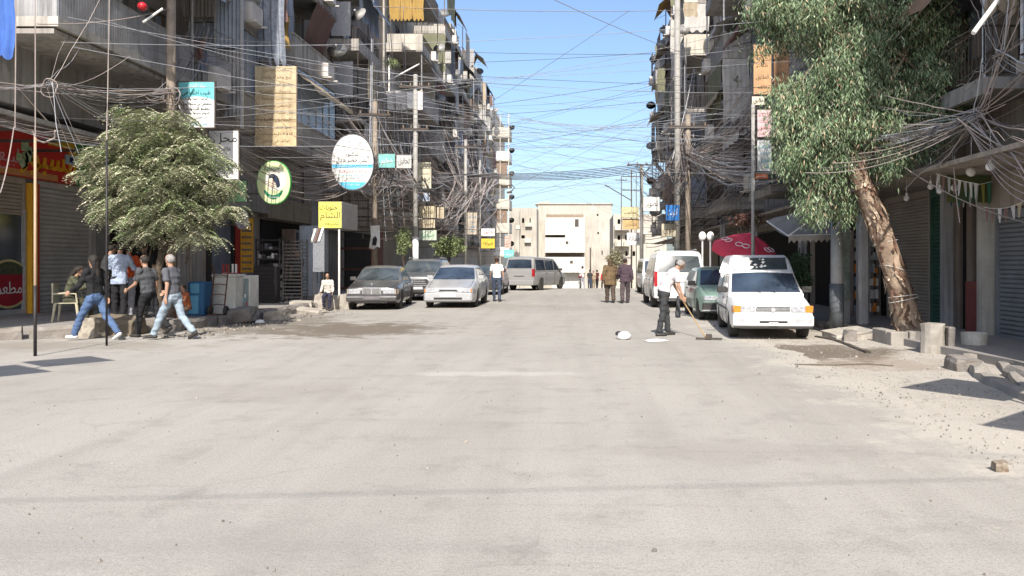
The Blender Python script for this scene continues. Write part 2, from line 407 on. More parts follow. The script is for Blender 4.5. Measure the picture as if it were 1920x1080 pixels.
# pebbles, crumbs and litter lying on the road
def scatter(name, n, region, smin, smax, m, seed, label, cat='stuff'):
    rn = random.Random(seed); mb = MB()
    for _ in range(n):
        x, y = region(rn); s = rn.uniform(smin, smax) * (1 if rn.random() > .03 else 2.2)
        z = gz(y) + 0.006
        a = rn.uniform(0, 6.28); k = 5
        vs = [(x + math.cos(a + 6.283 * i / k) * s * rn.uniform(.6, 1.2), y + math.sin(a + 6.283 * i / k) * s * rn.uniform(.6, 1.2), z - .004) for i in range(k)]
        vs += [(x + math.cos(a + 6.283 * i / k) * s * .6, y + math.sin(a + 6.283 * i / k) * s * .6, z + s * rn.uniform(.5, .9)) for i in range(k)]
        mb.add(vs, [(i, (i + 1) % k, k + (i + 1) % k, k + i) for i in range(k)] + [tuple(range(k, 2 * k))])
    return tag(mb.build(name, m), label, cat, kind='stuff')
m_peb = mat('pebble', (0.34, 0.31, 0.27), (0.16, 0.14, 0.12), scale=0.8, world=True, island=0.5)
scatter('pebbles', 900, lambda r: (r.uniform(-12, 3.4), 3.5 + 24 * r.random() ** 1.5), .003, .009, m_peb, 1, 'small pebbles and crumbs strewn over the dusty road', 'pebbles')
scatter('rubble_crumbs', 2600, lambda r: (r.uniform(3.1, 5.9), 3.2 + 18 * r.random() ** 1.3), .004, .013, m_peb, 2, 'loose gravel on the pale dirt shoulder', 'gravel')
scatter('kerbside_rubble', 900, lambda r: (r.gauss(-8.1, .45), r.uniform(15.5, 30)), .008, .035, mat('rubble', (0.28, 0.25, 0.21), (0.15, 0.13, 0.11), scale=2, world=True, island=.5), 3, 'broken crumbs lying along the left kerb', 'rubble')
# ------------------------------------------------------------------ apartment rows
def conc(name, r, g, b, st=0.75): return mat(name, (r, g, b), (r * .74, g * .72, b * .70), rough=.9, scale=1.1, bump=.35, bscale=14, streak=st, dirt=.35, world=True)
CONC = [conc('weathered_concrete_a', .42, .395, .36), conc('weathered_concrete_b', .37, .355, .335), conc('weathered_concrete_c', .50, .475, .43),
        conc('grey_render', .41, .41, .415), conc('brown_render', .38, .33, .28), conc('pale_render', .54, .51, .45, .5)]
m_iron = mat('dark_iron', (.05, .045, .04), (.09, .065, .05), rough=.6, scale=6)
m_black = mat('black_paint', (.02, .02, .022), (.035, .03, .03), rough=.5, scale=6)
m_alu = mat('aluminium', (.52, .53, .54), (.38, .38, .38), rough=.45, scale=8, metal=.3)
m_white = mat('white_paint', (.78, .77, .74), (.62, .60, .56), rough=.5, scale=3, dirt=.2)
m_glass = mat('window_glass', (.055, .075, .10), (.03, .04, .05), rough=.12, scale=1, spec=.7)
m_dark = mat('painted_interior_shade', (.022, .02, .018), (.012, .011, .01), rough=.95, scale=2)  # near-black colour stands in for unlit depth behind openings
m_bluegl = mat('pale_blue_glazing', (.42, .50, .60), (.26, .33, .42), rough=.25, scale=1.5, spec=.6)
m_corr = mat('corrugated_sheet', (.40, .40, .40), (.25, .24, .23), rough=.6, scale=1.5, streak=.7, world=True, metal=.2)
m_corrb = mat('blue_grey_sheet', (.34, .38, .44), (.24, .27, .31), rough=.6, scale=1.5, streak=.5, world=True)
m_brownsh = mat('brown_sheet', (.26, .21, .17), (.17, .135, .11), rough=.7, scale=1.5, streak=.7, world=True)
m_wood = mat('old_plywood', (.42, .30, .16), (.30, .20, .10), rough=.8, scale=2.5, streak=.5, world=True)
CURT = [mat('curtain_%s' % n, c, rough=.9, scale=3, bump=.3, bscale=12) for n, c in
        (('blue_grey', (.28, .33, .42)), ('dusty_white', (.52, .50, .47)), ('olive', (.20, .20, .13)), ('brown', (.27, .19, .14)), ('grey', (.36, .35, .34)),
         ('dull_maroon', (.20, .12, .10)), ('sand', (.42, .35, .25)), ('slate', (.12, .13, .15)), ('ochre', (.40, .26, .08)))]
m_cream = mat('cream_render', (.58, .54, .46), (.48, .44, .37), rough=.85, scale=1, streak=.35, world=True)

def wavy(w, h, waves, amp, n=18, seed=0):
    "hanging cloth in the local x-z plane, top edge at z=0"
    rn = random.Random(seed); mb = MB(); vs = []; ph = rn.random() * 6; k = 5
    for j in range(k + 1):
        for i in range(n + 1):
            x = -w / 2 + w * i / n
            vs.append((x + .03 * math.sin(j * 1.3 + ph), amp * (0.35 + .65 * j / k) * math.sin(waves * 6.283 * i / n + ph + .5 * math.sin(j + ph)), -h * j / k + (.05 * h * math.sin(i * .9 + ph) if j == k else 0)))
    mb.add(vs, [(j * (n + 1) + i, j * (n + 1) + i + 1, (j + 1) * (n + 1) + i + 1, (j + 1) * (n + 1) + i) for j in range(k) for i in range(n)])
    return mb
_cm = {}
def cloth_mesh(kind, mi):
    key = (kind, mi)
    if key not in _cm:
        w = wavy(1.0, 1.0, 4 + kind, .035, 20, kind * 7 + 3)
        _cm[key] = w.mesh('curtain', CURT[mi], True)
    return _cm[key]

def corr_panel(mb, p0, p1, z0, z1, pitch=.09, amp=.018):
    "corrugated sheet standing between two ground points"
    a, b = Vector((p0[0], p0[1], 0)), Vector((p1[0], p1[1], 0)); d = b - a; n = max(2, int(d.length / pitch) * 2); nn = Vector((-d.y, d.x, 0)).normalized()
    vs = []
    for i in range(n + 1):
        p = a + d * i / n + nn * (amp if i % 2 else -amp)
        vs += [(p.x, p.y, z0), (p.x, p.y, z1)]
    mb.add(vs, [(2 * i, 2 * i + 2, 2 * i + 3, 2 * i + 1) for i in range(n)])

def railing(mb, path, z0, z1, step=.13, r=.009):
    for i in range(len(path) - 1):
        a, b = Vector((*path[i], 0)), Vector((*path[i + 1], 0)); L = (b - a).length; n = max(1, int(L / step))
        for k in range(n + 1):
            p = a + (b - a) * k / n
            mb.box(p.x - r, p.x + r, p.y - r, p.y + r, z0, z1)
        for z in (z0, z1):
            q0, q1 = Vector((a.x, a.y, z)), Vector((b.x, b.y, z)); mb.tube([q0, q1], .02, 4)

def facade(mb_wall, mb_dark, X, s, y0, y1, z0, z1, openings, depth=.22):
    "street wall in the plane x=X with recessed openings; s=-1: wall of the left row facing +x"
    ycuts = sorted({y0, y1, *[o[0] for o in openings], *[o[1] for o in openings]})
    zcuts = sorted({z0, z1, *[o[2] for o in openings], *[o[3] for o in openings]})
    ins = X + s * depth
    for i in range(len(ycuts) - 1):
        for j in range(len(zcuts) - 1):
            ya, yb, za, zb = ycuts[i], ycuts[i + 1], zcuts[j], zcuts[j + 1]
            ym, zm = (ya + yb) / 2, (za + zb) / 2
            if any(o[0] < ym < o[1] and o[2] < zm < o[3] for o in openings): continue
            mb_wall.quad((X, ya, za), (X, yb, za), (X, yb, zb), (X, ya, zb))
    for (ya, yb, za, zb) in openings:
        mb_wall.quad((X, ya, za), (X, ya, zb), (ins, ya, zb), (ins, ya, za)); mb_wall.quad((X, yb, za), (X, yb, zb), (ins, yb, zb), (ins, yb, za))
        mb_wall.quad((X, ya, za), (X, yb, za), (ins, yb, za), (ins, ya, za)); mb_wall.quad((X, ya, zb), (X, yb, zb), (ins, yb, zb), (ins, ya, zb))
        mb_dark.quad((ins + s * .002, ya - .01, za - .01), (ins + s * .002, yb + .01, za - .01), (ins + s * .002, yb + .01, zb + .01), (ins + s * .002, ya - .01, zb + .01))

_win = {}
def window_part(root, X, s, ya, yb, za, zb, rn, style=None):
    fr = MB(); x0, x1 = sorted((X + s * .10, X + s * .16)); t = .05
    fr.box(x0, x1, ya, yb, za, za + t); fr.box(x0, x1, ya, yb, zb - t, zb); fr.box(x0, x1, ya, ya + t, za + t, zb - t); fr.box(x0, x1, yb - t, yb, za + t, zb - t)
    ym = (ya + yb) / 2; fr.box(x0 + .005, x1 - .005, ym - .025, ym + .025, za + t, zb - t)
    w = fr.build('window', rn.choice([m_alu, m_white, m_iron, m_wood]), root)
    g = MB(); xg = X + s * .13
    for a, b in ((ya + t, ym - .025), (ym + .025, yb - t)):
        g.box(xg - .006, xg + .006, a, b, za + t, zb - t)
    g.build('pane', rn.choice([m_glass, m_glass, m_bluegl]), w, org=ORG[root.name])

def roller(root, X, s, ya, yb, za, zb, m, pitch=.105, slats=True, face='x', name='roller_shutter'):
    "roller shutter made of single slats; face x: in a street wall, face y: facing the camera (then ya,yb are x and X is y)"
    fr = MB()
    if face == 'x':
        xa, xb = sorted((X, X + s * .12)); fr.box(xa, xb, ya, ya + .06, za, zb + .04); fr.box(xa, xb, yb - .06, yb, za, zb + .04); fr.box(xa - .003, xb + .003, ya + .002, yb - .002, zb, zb + .16)
        fr.box(xa + .02 * 0, xb, ya + .06, yb - .06, za, za + .05)
        fr.box(X + s * .10 - .004, X + s * .10 + .004, ya + .05, yb - .05, za, zb)
    else:
        fr.box(ya, ya + .06, X, X + .12, za, zb + .04); fr.box(yb - .06, yb, X, X + .12, za, zb + .04); fr.box(ya + .002, yb - .002, X - .003, X + .123, zb, zb + .16)
        fr.box(ya + .05, yb - .05, X + .10, X + .108, za, zb)
    r = fr.build(name, m, root)
    n = max(1, int((zb - za - .05) / pitch)); pitch = (zb - za - .05) / n; L = yb - ya - .13
    key = ('slat', m.name, round(L, 2), round(pitch, 3), face)
    if key not in _win:
        mb = MB(); h = pitch * .94
        prof = [(0, 0), (.022, h * .18), (.030, h * .5), (.022, h * .82), (0, h)]
        if face == 'x':
            d = -s
            vs = [(d * p[0], yy, p[1]) for yy in (-L / 2, L / 2) for p in prof]
        else: vs = [(xx, -p[0], p[1]) for xx in (-L / 2, L / 2) for p in prof]
        mb.add(vs, [(i, i + 1, 6 + i, 5 + i) for i in range(4)] + [(0, 1, 2, 3, 4), (9, 8, 7, 6, 5)])
        _win[key] = mb.mesh('slat', m)
    me = _win[key]
    for i in range(n):
        c = (X + s * .07, (ya + yb) / 2, za + .05 + i * pitch) if face == 'x' else ((ya + yb) / 2, X + .07, za + .05 + i * pitch)
        g = ORG[root.name]; o = bpy.data.objects.new('slat', me); COL.objects.link(o); o.parent = r; o.location = (c[0] - g[0], c[1] - g[1], c[2] - g[2])
    return r

def balcony(root, s, xf, xo, y0, y1, z, fh, style, rn, slabm, parm, enclosed=False, bare=False):
    """one balcony: slab with soffit at z; parts hang under it"""
    g = ORG[root.name]
    X = lambda d: xf - s * d            # d metres out from the facade
    D = abs(xo - xf)
    def bx(mb, d0, d1, ya, yb, za, zb):
        a, b = sorted((X(d0), X(d1))); mb.box(a, b, ya, yb, za, zb)
    mb = MB(); bx(mb, 0, D, y0, y1, z, z + .2)
    if rn.random() < .6: bx(mb, D - .10, D + .012, y0 - .012, y1 + .012, z - .10, z + .02)
    sl = mb.build('balcony', slabm, root, org=g)
    ph = rn.uniform(.85, 1.05)
    pth = [(X(.03), y0 + .04), (X(D - .04), y0 + .04), (X(D - .04), y1 - .04), (X(.03), y1 - .04)]
    mb = MB()
    if style == 'solid':
        bx(mb, D - .12, D, y0, y1, z + .2, z + .2 + ph); bx(mb, 0, D - .12, y0, y0 + .1, z + .2, z + .2 + ph); bx(mb, 0, D - .12, y1 - .1, y1, z + .2, z + .2 + ph)
        bx(mb, D - .15, D + .03, y0 - .03, y1 + .03, z + .2 + ph, z + .26 + ph)
    elif style == 'corr':
        for i in range(3): corr_panel(mb, pth[i], pth[i + 1], z + .1, z + .2 + ph)
        for i in range(3): mb.tube([(*pth[i], z + .22 + ph), (*pth[i + 1], z + .22 + ph)], .025, 4)
    elif style == 'half':
        bx(mb, D - .12, D, y0, y1, z + .2, z + .55); bx(mb, 0, D - .12, y0, y0 + .1, z + .2, z + .55)
    mb.build('parapet', parm, sl, org=g) if mb.v else None
    if style in ('rail', 'half'):
        mb = MB(); railing(mb, pth, z + (.55 if style == 'half' else .28), z + .2 + ph, .13 if abs(y0) < 60 else .22); mb.build('railing', m_iron, sl, org=g)
    # corner posts up to the slab above
    if rn.random() < .75 or enclosed:
        pm = rn.choice([m_iron, m_alu, m_brownsh])
        for yy in (y0 + .07, y1 - .07): mb = MB(); mb.tube([(X(D - .06), yy, z + .2), (X(D - .06), yy, z + fh)], .035, 4); mb.build('post', pm, sl, org=g)
    if enclosed:
        fr = MB(); gl = MB(); n = max(1, int((y1 - y0) / .85)); st = (y1 - y0 - .2) / n
        for k in range(n):
            a = y0 + .1 + k * st
            bx(fr, D - .09, D - .03, a, a + .05, z + .2 + ph, z + fh)
            bx(gl, D - .065, D - .055, a + .05, a + st, z + .26 + ph, z + fh - .03)
        m_ = int(D / .7) + 1
        for k in range(m_):
            a = .05 + k * (D - .1) / m_
            fr.box(*sorted((X(a), X(a + .05))), y0 + .03, y0 + .09, z + .2 + ph, z + fh); gl.box(*sorted((X(a + .05), X(a + (D - .1) / m_))), y0 + .055, y0 + .065, z + .26 + ph, z + fh - .03)
        f = fr.build('glazing_frame', m_alu, sl, org=g); gl.build('pane', enclosed if not isinstance(enclosed, bool) else m_bluegl, sl, org=g)
    elif not bare:
        # cloths and blinds hung against the sun
        k = rn.random()
        if k < .85:
            L = y1 - y0; w = rn.uniform(.35, .95) * L; yc = rn.uniform(y0 + w / 2, y1 - w / 2); hh = rn.uniform(.5, 1.0) * (fh - .35)
            tilt = rn.choice([0, 0, 0, rn.uniform(.25, .9)])
            o = inst('curtain', cloth_mesh(rn.randrange(4), rn.randrange(8)), sl); o.location = (X(D + .03) - g[0], yc - g[1], z + fh - .03 - g[2])
            o.rotation_euler = (0 if tilt == 0 else tilt * (1), 0, R(90) * (1)); o.rotation_euler = Euler((-s * tilt if True else 0, 0, R(90)), 'XYZ'); o.scale = (w, 1, hh)
        if rn.random() < .75:
            w = rn.uniform(.45, .98) * D
            o = inst('curtain', cloth_mesh(rn.randrange(4), rn.randrange(8)), sl); o.location = (X(D - w / 2) - g[0], y0 - .02 - g[1], z + fh - .03 - g[2])
            o.scale = (w, 1, rn.uniform(.4, .98) * (fh - .3))
    return sl

def slope_awning(root, s, xf, d0, d1, y0, y1, z0, z1, m, drop=.18, name='awning'):
    g = ORG[root.name]; X = lambda d: xf - s * d; mb = MB(); n = 8; vs = []
    for i in range(n + 1):
        y = y0 + (y1 - y0) * i / n; sg = .04 * math.sin(i * 2.2)
        vs += [(X(d0), y, z0), (X((d0 + d1) / 2), y, (z0 + z1) / 2 - .08 - sg), (X(d1), y, z1), (X(d1 + .01), y, z1 - drop * (1 if i % 2 else .7))]
    mb.add(vs, [(4 * i + k, 4 * i + 4 + k, 4 * i + 5 + k, 4 * i + 1 + k) for i in range(n) for k in range(3)])
    o = mb.build(name, m, root, org=g)
    for y in (y0, y1): mb = MB(); mb.tube([(X(d0), y, z0 - .5), (X(d1), y, z1 - .03), (X(d0), y, z0)], .015, 4); mb.build('awning_arm', m_iron, o, org=g)
    return o

def dish_mesh():
    mb = MB(); mb.lathe([(0.0, .0), (.15, .015), (.3, .06), (.42, .13)], n=12); mb.lathe([(.42, .13), (.3, .055), (.15, .01), (0.0, -.006)], n=12)
    mb.tube([(0, 0, 0), (0, 0, .38)], .012, 4); mb.cbox((0, 0, .40), (.07, .07, .09)); mb.tube([(0, 0, 0), (0, .1, -.35)], .02, 4)
    return mb.mesh('satellite_dish', mat('dish_grey', (.5, .5, .48), (.35, .33, .3), scale=3), True)
def tank_mesh():
    mb = MB(); mb.lathe([(0, 0), (.48, 0), (.5, .04), (.5, 1.0), (.44, 1.12), (.15, 1.2), (.15, 1.26), (0, 1.26)], n=14)
    return mb.mesh('water_tank', mat('tank_paint', (.30, .20, .15), (.18, .12, .09), scale=2), False)
def ac_mesh():
    mb = MB(); mb.box(-.4, .4, -.15, .15, 0, .55); mb.box(-.36, .36, -.165, -.15, .04, .51)
    mb.lathe([(.2, 0), (.2, .02), (0, .02)], (-.1, -.165, .28), 12, 'y'); mb.box(-.38, -.33, -.1, .3, -.05, 0); mb.box(.33, .38, -.1, .3, -.05, 0)
    return mb.mesh('air_conditioner', mat('ac_white', (.62, .60, .56), (.48, .45, .41), scale=2))
DISH, TANK, AC = dish_mesh(), tank_mesh(), ac_mesh()

def building(label, s, y0, y1, xf, xo, slabs, zt, wallm, spans, styles, seed, gtop, encl=(), bare=(), back=9, zb=None, group=None, xg=None, lower=True):
    """s=-1 left row, +1 right row. slabs: soffit heights; spans: balcony (ya,yb) along the street; gtop: height of the open shop floor"""
    rn = random.Random(seed)
    zb = gz(y1) - .3 if zb is None else zb
    root = thing('apartment_building', label, 'building', (xf, y0, 0), world=True, group=group); g = ORG[root.name]
    X = lambda d: xf - s * d
    wall = MB(); dark = MB(); ops = []
    fls = list(zip(slabs, list(slabs[1:]) + [zt]))
    for (z, zn) in fls:
        if zn - z < 2.2: continue
        y = y0 + .6
        while y < y1 - 1.5:
            w = rn.choice([1.1, 1.4, .9, 1.0]); onb = any(a - .2 < y and y + w < b + .2 for a, b in spans)
            ops.append((y, y + w, z + (.25 if onb and rn.random() < .6 else 1.15), z + 2.4)); y += w + rn.uniform(1.0, 1.9)
    zlo = gtop
    facade(wall, dark, xf, s, y0, y1, zlo, zt, ops)
    xb = xf + s * back; a, b = sorted((xf, xb))
    wall.quad((xf, y0, zlo), (xb, y0, zlo), (xb, y0, zt), (xf, y0, zt)); wall.quad((xf, y1, zlo), (xb, y1, zlo), (xb, y1, zt), (xf, y1, zt))
    wall.quad((xb, y0, zlo), (xb, y1, zlo), (xb, y1, zt), (xb, y0, zt)); wall.quad((xf, y0, zt), (xf, y1, zt), (xb, y1, zt), (xb, y0, zt))
    wall.quad((xf, y0, zlo), (xf, y1, zlo), (xb, y1, zlo), (xb, y0, zlo))
    # roof parapet
    wall.box(*sorted((xf - s * .06, xf + s * .12)), y0 - .02, y1 + .02, zt - .05, zt + .75)
    w = wall.build('wall', wallm, root); d = dark.build('painted_room_shade', m_dark, root)  # flat backing behind the windows, room shade put into its colour
    for o in ops: window_part(root, xf, s, *o, rn)
    for i, (z, zn) in enumerate(fls):
        fh = zn - z
        for j, (ya, yb) in enumerate(spans):
            st = styles[(i + j * 2 + seed) % len(styles)] if isinstance(styles, (list, tuple)) else styles
            en = False
            for e in encl:
                if e[0] == i and e[1] == j: en = e[2]
            balcony(root, s, xf, xo, ya, yb, z, fh, 'solid' if en else st, rn, rn.choice(CONC[:3]), {'corr': m_corr if y0 < 16 else rn.choice([m_corr, m_corr, m_brownsh, m_corrb])}.get(st, rn.choice([wallm, wallm, CONC[5], CONC[2]])), en, j in bare)
            if rn.random() < .55:
                o = inst('air_conditioner', AC, root, (X(abs(xo - xf) - .3 + .45), rn.uniform(ya + .5, yb - .5), z + .25), (0, 0, R(-90) * s * -1)); 
            if rn.random() < .35:
                inst('satellite_dish', DISH, root, (X(abs(xo - xf) + .05), rn.choice([ya, yb]) + rn.uniform(-.1, .1), z + 1.3 + rn.uniform(0, .5)), (R(-60), 0, R(rn.uniform(150, 200))))
            if rn.random() < .3:
                slope_awning(root, s, xf, abs(xo - xf) - .1, abs(xo - xf) + rn.uniform(.5, 1.0), ya + .1, yb - .1, z + fh - .1, z + fh - rn.uniform(.7, 1.3), rn.choice(CURT), .2)
    # pipes down the wall
    for _ in range(max(2, int((y1 - y0) / 3.5))):
        y = rn.uniform(y0 + .3, y1 - .3); mb = MB(); mb.tube([(X(.07), y, zlo), (X(.07), y, zt - rn.uniform(0, 6))], rn.choice([.03, .05]), 5); mb.build('drain_pipe', rn.choice([m_alu, m_iron]), root)
    for _ in range(max(1, int((y1 - y0) / 5))):
        y = rn.uniform(y0 + 1, y1 - 1)
        if rn.random() < .5: inst('water_tank', TANK, root, (xf + s * rn.uniform(.8, 2), y, zt))
        inst('satellite_dish', DISH, root, (xf + s * rn.uniform(.1, .8) - s * .3, y + .8, zt + 1.15), (R(-55), 0, R(rn.uniform(150, 210))), (1.2, 1.2, 1.2))
    return root

# ---------- left row
L1 = building('corner block over the red shop sign with long corrugated metal balconies', -1, 15.6, 23.5, -12.0, -10.5, [6.3, 9.5, 12.7, 15.9, 19.1], 22.0, CONC[1],
              [(15.6, 21.2), (21.6, 23.3)], ['corr'], 2, 4.9, back=12, bare=(0, 1))
L2 = building('grimy block behind the plywood board with one glazed pale blue balcony', -1, 23.5, 36, -12.0, -10.5, [5.7, 8.9, 12.1, 15.3, 18.5], 21.6, CONC[0],
              [(23.6, 25.6), (28.5, 33.6)], ['solid', 'corr', 'rail', 'solid'], 5, 3.75, encl=[(0, 1, m_bluegl), (1, 0, m_corrb), (0, 0, m_corrb)])
L3 = building('brown concrete block just before the white-walled balcony', -1, 36, 46.6, -11.8, -10.3, [4.9, 8.2, 11.5, 14.8, 18.1], 21.4, CONC[4],
              [(36.2, 40.0)], ['solid', 'rail', 'half'], 9, 3.6)
L4 = building('block with the white-walled balcony and ochre curtained one above it', -1, 46.6, 60, -11.7, -9.5, [4.1, 7.4, 10.9, 14.4, 17.9], 21.8, CONC[2],
              [(47.0, 52.5), (55, 59.5)], ['rail', 'solid', 'half'], 14, 3.6, bare=(0,))
L5 = building('tall cluttered block fourth along the left row, past the white-walled balcony', -1, 60, 78, -11.8, -10.0, [3.7, 6.8, 9.9, 13.0, 16.1, 19.2], 22.1, CONC[3],
              [(60.5, 64.5), (67, 71), (74, 77.5)], ['rail', 'corr', 'solid', 'half'], 21, 3.4)
L6 = building('last tall cluttered block of the left row before the cream balconies', -1, 78, 95, -11.9, -10.2, [3.0, 6.1, 9.2, 12.3, 15.4, 18.5], 21.5, CONC[0],
              [(78.5, 82.5), (85, 89), (91.5, 94.8)], ['solid', 'rail', 'corr', 'half'], 25, 3.0)
# the cream block that closes the left row, seen end-on
def cream_block():
    root = thing('apartment_building', 'slim cream block with stacked balconies closing the left row against the sky', 'building', (-11, 97, -1.9), world=True)
    mb = MB(); mb.box(-22, -10.7, 97, 112, -2.5, 20.6); mb.box(-22.1, -10.6, 96.9, 112.1, 20.6, 21.0); mb.build('wall', m_cream, root)
    for i in range(7):
        z = -.6 + i * 3.0
        m2 = MB(); m2.box(-10.7, -8.7, 97.0, 101, z, z + .2); b = m2.build('balcony', CONC[5], root)
        m3 = MB(); m3.box(-10.7, -8.7, 97.0, 97.12, z + .2, z + 1.25); m3.box(-8.82, -8.7, 97.12, 101, z + .2, z + 1.25); m3.build('parapet', [m_cream, m_white, m_cream, m_cream][i % 4], b, org=ORG[root.name])
        m4 = MB(); m4.box(-8.85, -8.72, 97.02, 97.14, z + 1.25, z + 3.0); m4.box(-9.9, -9.8, 97.03, 97.13, z + 1.25, z + 3.0); m4.build('post', m_cream, b, org=ORG[root.name])
        if i in (2, 4):
            m5 = MB(); m5.box(-10.6, -9.0, 97.2, 97.25, z + 1.25, z + 2.9); m5.build('blind', CURT[3], b, org=ORG[root.name])
        inst('satellite_dish', DISH, root, (-8.6, 98.5 + i * .2, z + 1.6), (R(-60), 0, R(170)))
cream_block()

# ---------- right row
R1 = building('near right block with its dark barred balcony over the shops', 1, -2, 17.5, 8.0, 6.9, [4.5, 7.5, 10.7, 13.9, 17.0], 20.0, CONC[4],
              [(-1.5, 12.2), (13.2, 17.2)], ['corr', 'rail'], 31, 3.3)
R2 = building('right block half hidden behind the eucalyptus crown', 1, 17.5, 25.2, 8.0, 6.6, [4.2, 7.4, 10.6, 13.8, 16.9], 19.9, CONC[0],
              [(17.8, 20.5), (22.2, 25.0)], ['solid', 'corr', 'rail'], 33, 3.2, encl=[(1, 1, m_glass)])
R3 = building('right block with the dark blue-grey closed balcony behind the red sunshade', 1, 25.2, 33.4, 8.0, 6.3, [3.9, 7.1, 10.3, 13.5, 16.7], 19.8, CONC[3],
              [(25.4, 28.6)], ['solid', 'half'], 37, 3.1)
R4 = building('right block with sagging cloth awnings on its balconies', 1, 33.4, 46, 8.1, 6.3, [3.9, 7.2, 10.5, 13.8, 17.0], 20.1, CONC[1],
              [(33.8, 38.4)], ['rail', 'solid', 'half'], 41, 3.1)
R5 = building('right block with the cream boxed balcony front high up', 1, 46, 57, 8.1, 6.3, [4.2, 7.4, 10.6, 13.9, 17.1], 20.3, CONC[2],
              [(46.3, 50.5), (53, 56.5)], ['rail', 'solid', 'corr'], 43, 3.1)
R6 = building('narrow last block of the right row bristling with dishes', 1, 57, 66, 8.0, 6.2, [3.9, 7.0, 10.1, 13.2, 16.3], 19.2, CONC[3],
              [(57.2, 61), (62.5, 65.8)], ['corr', 'half', 'solid'], 47, 3.0)

# special balcony dressings seen in the photo
def box_part(root, name, m, *b, parent=None, bevel=0):
    mb = MB()
    for q in b: mb.box(*q)
    return mb.build(name, m, parent or root, bevel=bevel, org=ORG[root.name])
box_part(L4, 'white_side_wall', m_white, (-11.65, -11.55, 47.3, 52.3, 11.1, 14.3), (-11.55, -9.7, 52.2, 52.3, 11.1, 14.3))
box_part(L4, 'white_front_panel', m_white, (-11.6, -9.46, 46.86, 46.95, 10.86, 11.95))
box_part(L4, 'white_square_panel', mat('bright_white', (.85, .85, .83), (.8, .8, .78), rough=.5), (-10.4, -9.75, 46.78, 46.84, 10.92, 11.9))
box_part(L4, 'tan_front_panel', CONC[5], (-11.6, -9.46, 46.86, 46.95, 14.38, 15.45)); box_part(L4, 'pale_notice', m_cream, (-10.5, -9.85, 46.78, 46.84, 14.45, 15.3))
for k in range(3):
    o = inst('curtain', cloth_mesh(k, 8), L4, (-9.75 - k * .7, 46.9, 17.8), (0, 0, 0), (.68, 1, 1.5))
box_part(L3, 'small_hatch', m_black, (-9.9, -9.35, 46.5, 46.56, 11.0, 13.0)) if False else None
# window in the end wall facing the camera of the brown block, and pale panels
for (x0, x1, z0, z1, mm) in ((-11.4, -10.6, 9.3, 10.9, m_glass), (-11.5, -10.7, 12.2, 13.7, m_bluegl)):
    box_part(L3, 'window', m_alu, (x0 - .05, x1 + .05, 36.10, 36.14, z0 - .05, z1 + .05)); 
box_part(R5, 'cream_front_panel', m_cream, (6.28, 8.05, 46.1, 46.2, 13.95, 15.2)); box_part(R5, 'cream_front_panel', m_cream, (6.28, 7.1, 46.1, 46.2, 17.1, 18.4))
slope_awning(R4, 1, 8.1, .0, 2.1, 33.7, 36.5, 12.9, 12.0, CURT[1], .3); slope_awning(R4, 1, 8.1, .2, 2.0, 34.0, 37.5, 9.9, 9.1, CURT[6], .3)
slope_awning(R3, 1, 8.0, 1.5, 2.7, 25.6, 28.5, 6.9, 5.9, CURT[1], .3)
box_part(R3, 'closed_balcony_front', mat('slate_sheeting', (.10, .11, .13), (.06, .065, .075), rough=.6, scale=2, streak=.5, world=True), (6.3, 8.0, 25.3, 25.36, 4.1, 5.6), (6.24, 6.3, 25.3, 28.6, 4.1, 5.6))
# near left end wall: grey blue lattice sheets of the second block facing the camera
for (x0, x1, z0, z1, mm) in ((-10.96, -10.24, 5.95, 8.0, m_corr), (-10.96, -10.24, 8.05, 10.2, m_corrb), (-10.96, -10.24, 10.25, 13, m_corrb), (-12.0, -11.0, 9.0, 13, CONC[3])):
    mb = MB(); corr_panel(mb, (x0, 23.46), (x1, 23.46), z0, z1, .11, .02); mb.build('sheet_panel', mm, L2)
box_part(L2, 'steel_upright', m_alu, (-10.23, -10.16, 23.38, 23.46, 5.6, 12.4), (-11.03, -10.97, 23.4, 23.46, 5.6, 12.4))
# ---------- ground floors: left
GL = thing('shop_row', 'left ground floor shops with shutters under the first flats', 'shop row', (-14.3, 15.6, 0.22), world=True)
box_part(GL, 'back_wall', CONC[1], (-20, -14.42, 15.6, 23.5, .1, 4.9), (-20, -12.12, 23.5, 23.72, .1, 5.6), (-20, -12.12, 23.72, 96, -2.9, 3.9))
box_part(GL, 'lintel', CONC[1], (-14.42, -14.2, 15.6, 23.5, 4.92, 6.2))
box_part(GL, 'ceiling', CONC[0], (-14.42, -10.6, 15.62, 23.4, 6.16, 6.26))
# glazed shop front with shutter half down
box_part(GL, 'shop_window', m_glass, (-14.41, -14.36, 17.0, 20.0, .35, 2.9)); box_part(GL, 'window_frame', m_alu, (-14.36, -14.28, 17.0, 20.0, .22, .35), (-14.36, -14.28, 19.92, 20.0, .35, 2.9), (-14.36, -14.28, 18.75, 18.81, .35, 2.9))
roller(GL, -14.3, -1, 17.0, 20.0, 2.75, 3.55, mat('shutter_beige', (.42, .37, .31), (.33, .28, .23), scale=2, world=True, dirt=.3), .085)
box_part(GL, 'red_post', mat('post_red', (.55, .07, .04), (.45, .05, .03)), (-14.34, -14.19, 20.27, 20.36, .22, 3.6))
box_part(GL, 'yellow_post', mat('post_yellow', (.85, .46, .04), (.75, .38, .03)), (-14.34, -14.17, 20.04, 20.25, .22, 3.6))
roller(GL, -14.3, -1, 20.42, 22.72, .22, 3.55, mat('shutter_grey', (.52, .50, .47), (.42, .40, .37), scale=2, world=True, dirt=.25), .12)
box_part(GL, 'wall_pier', CONC[1], (-14.42, -14.2, 22.74, 23.5, .2, 4.9))
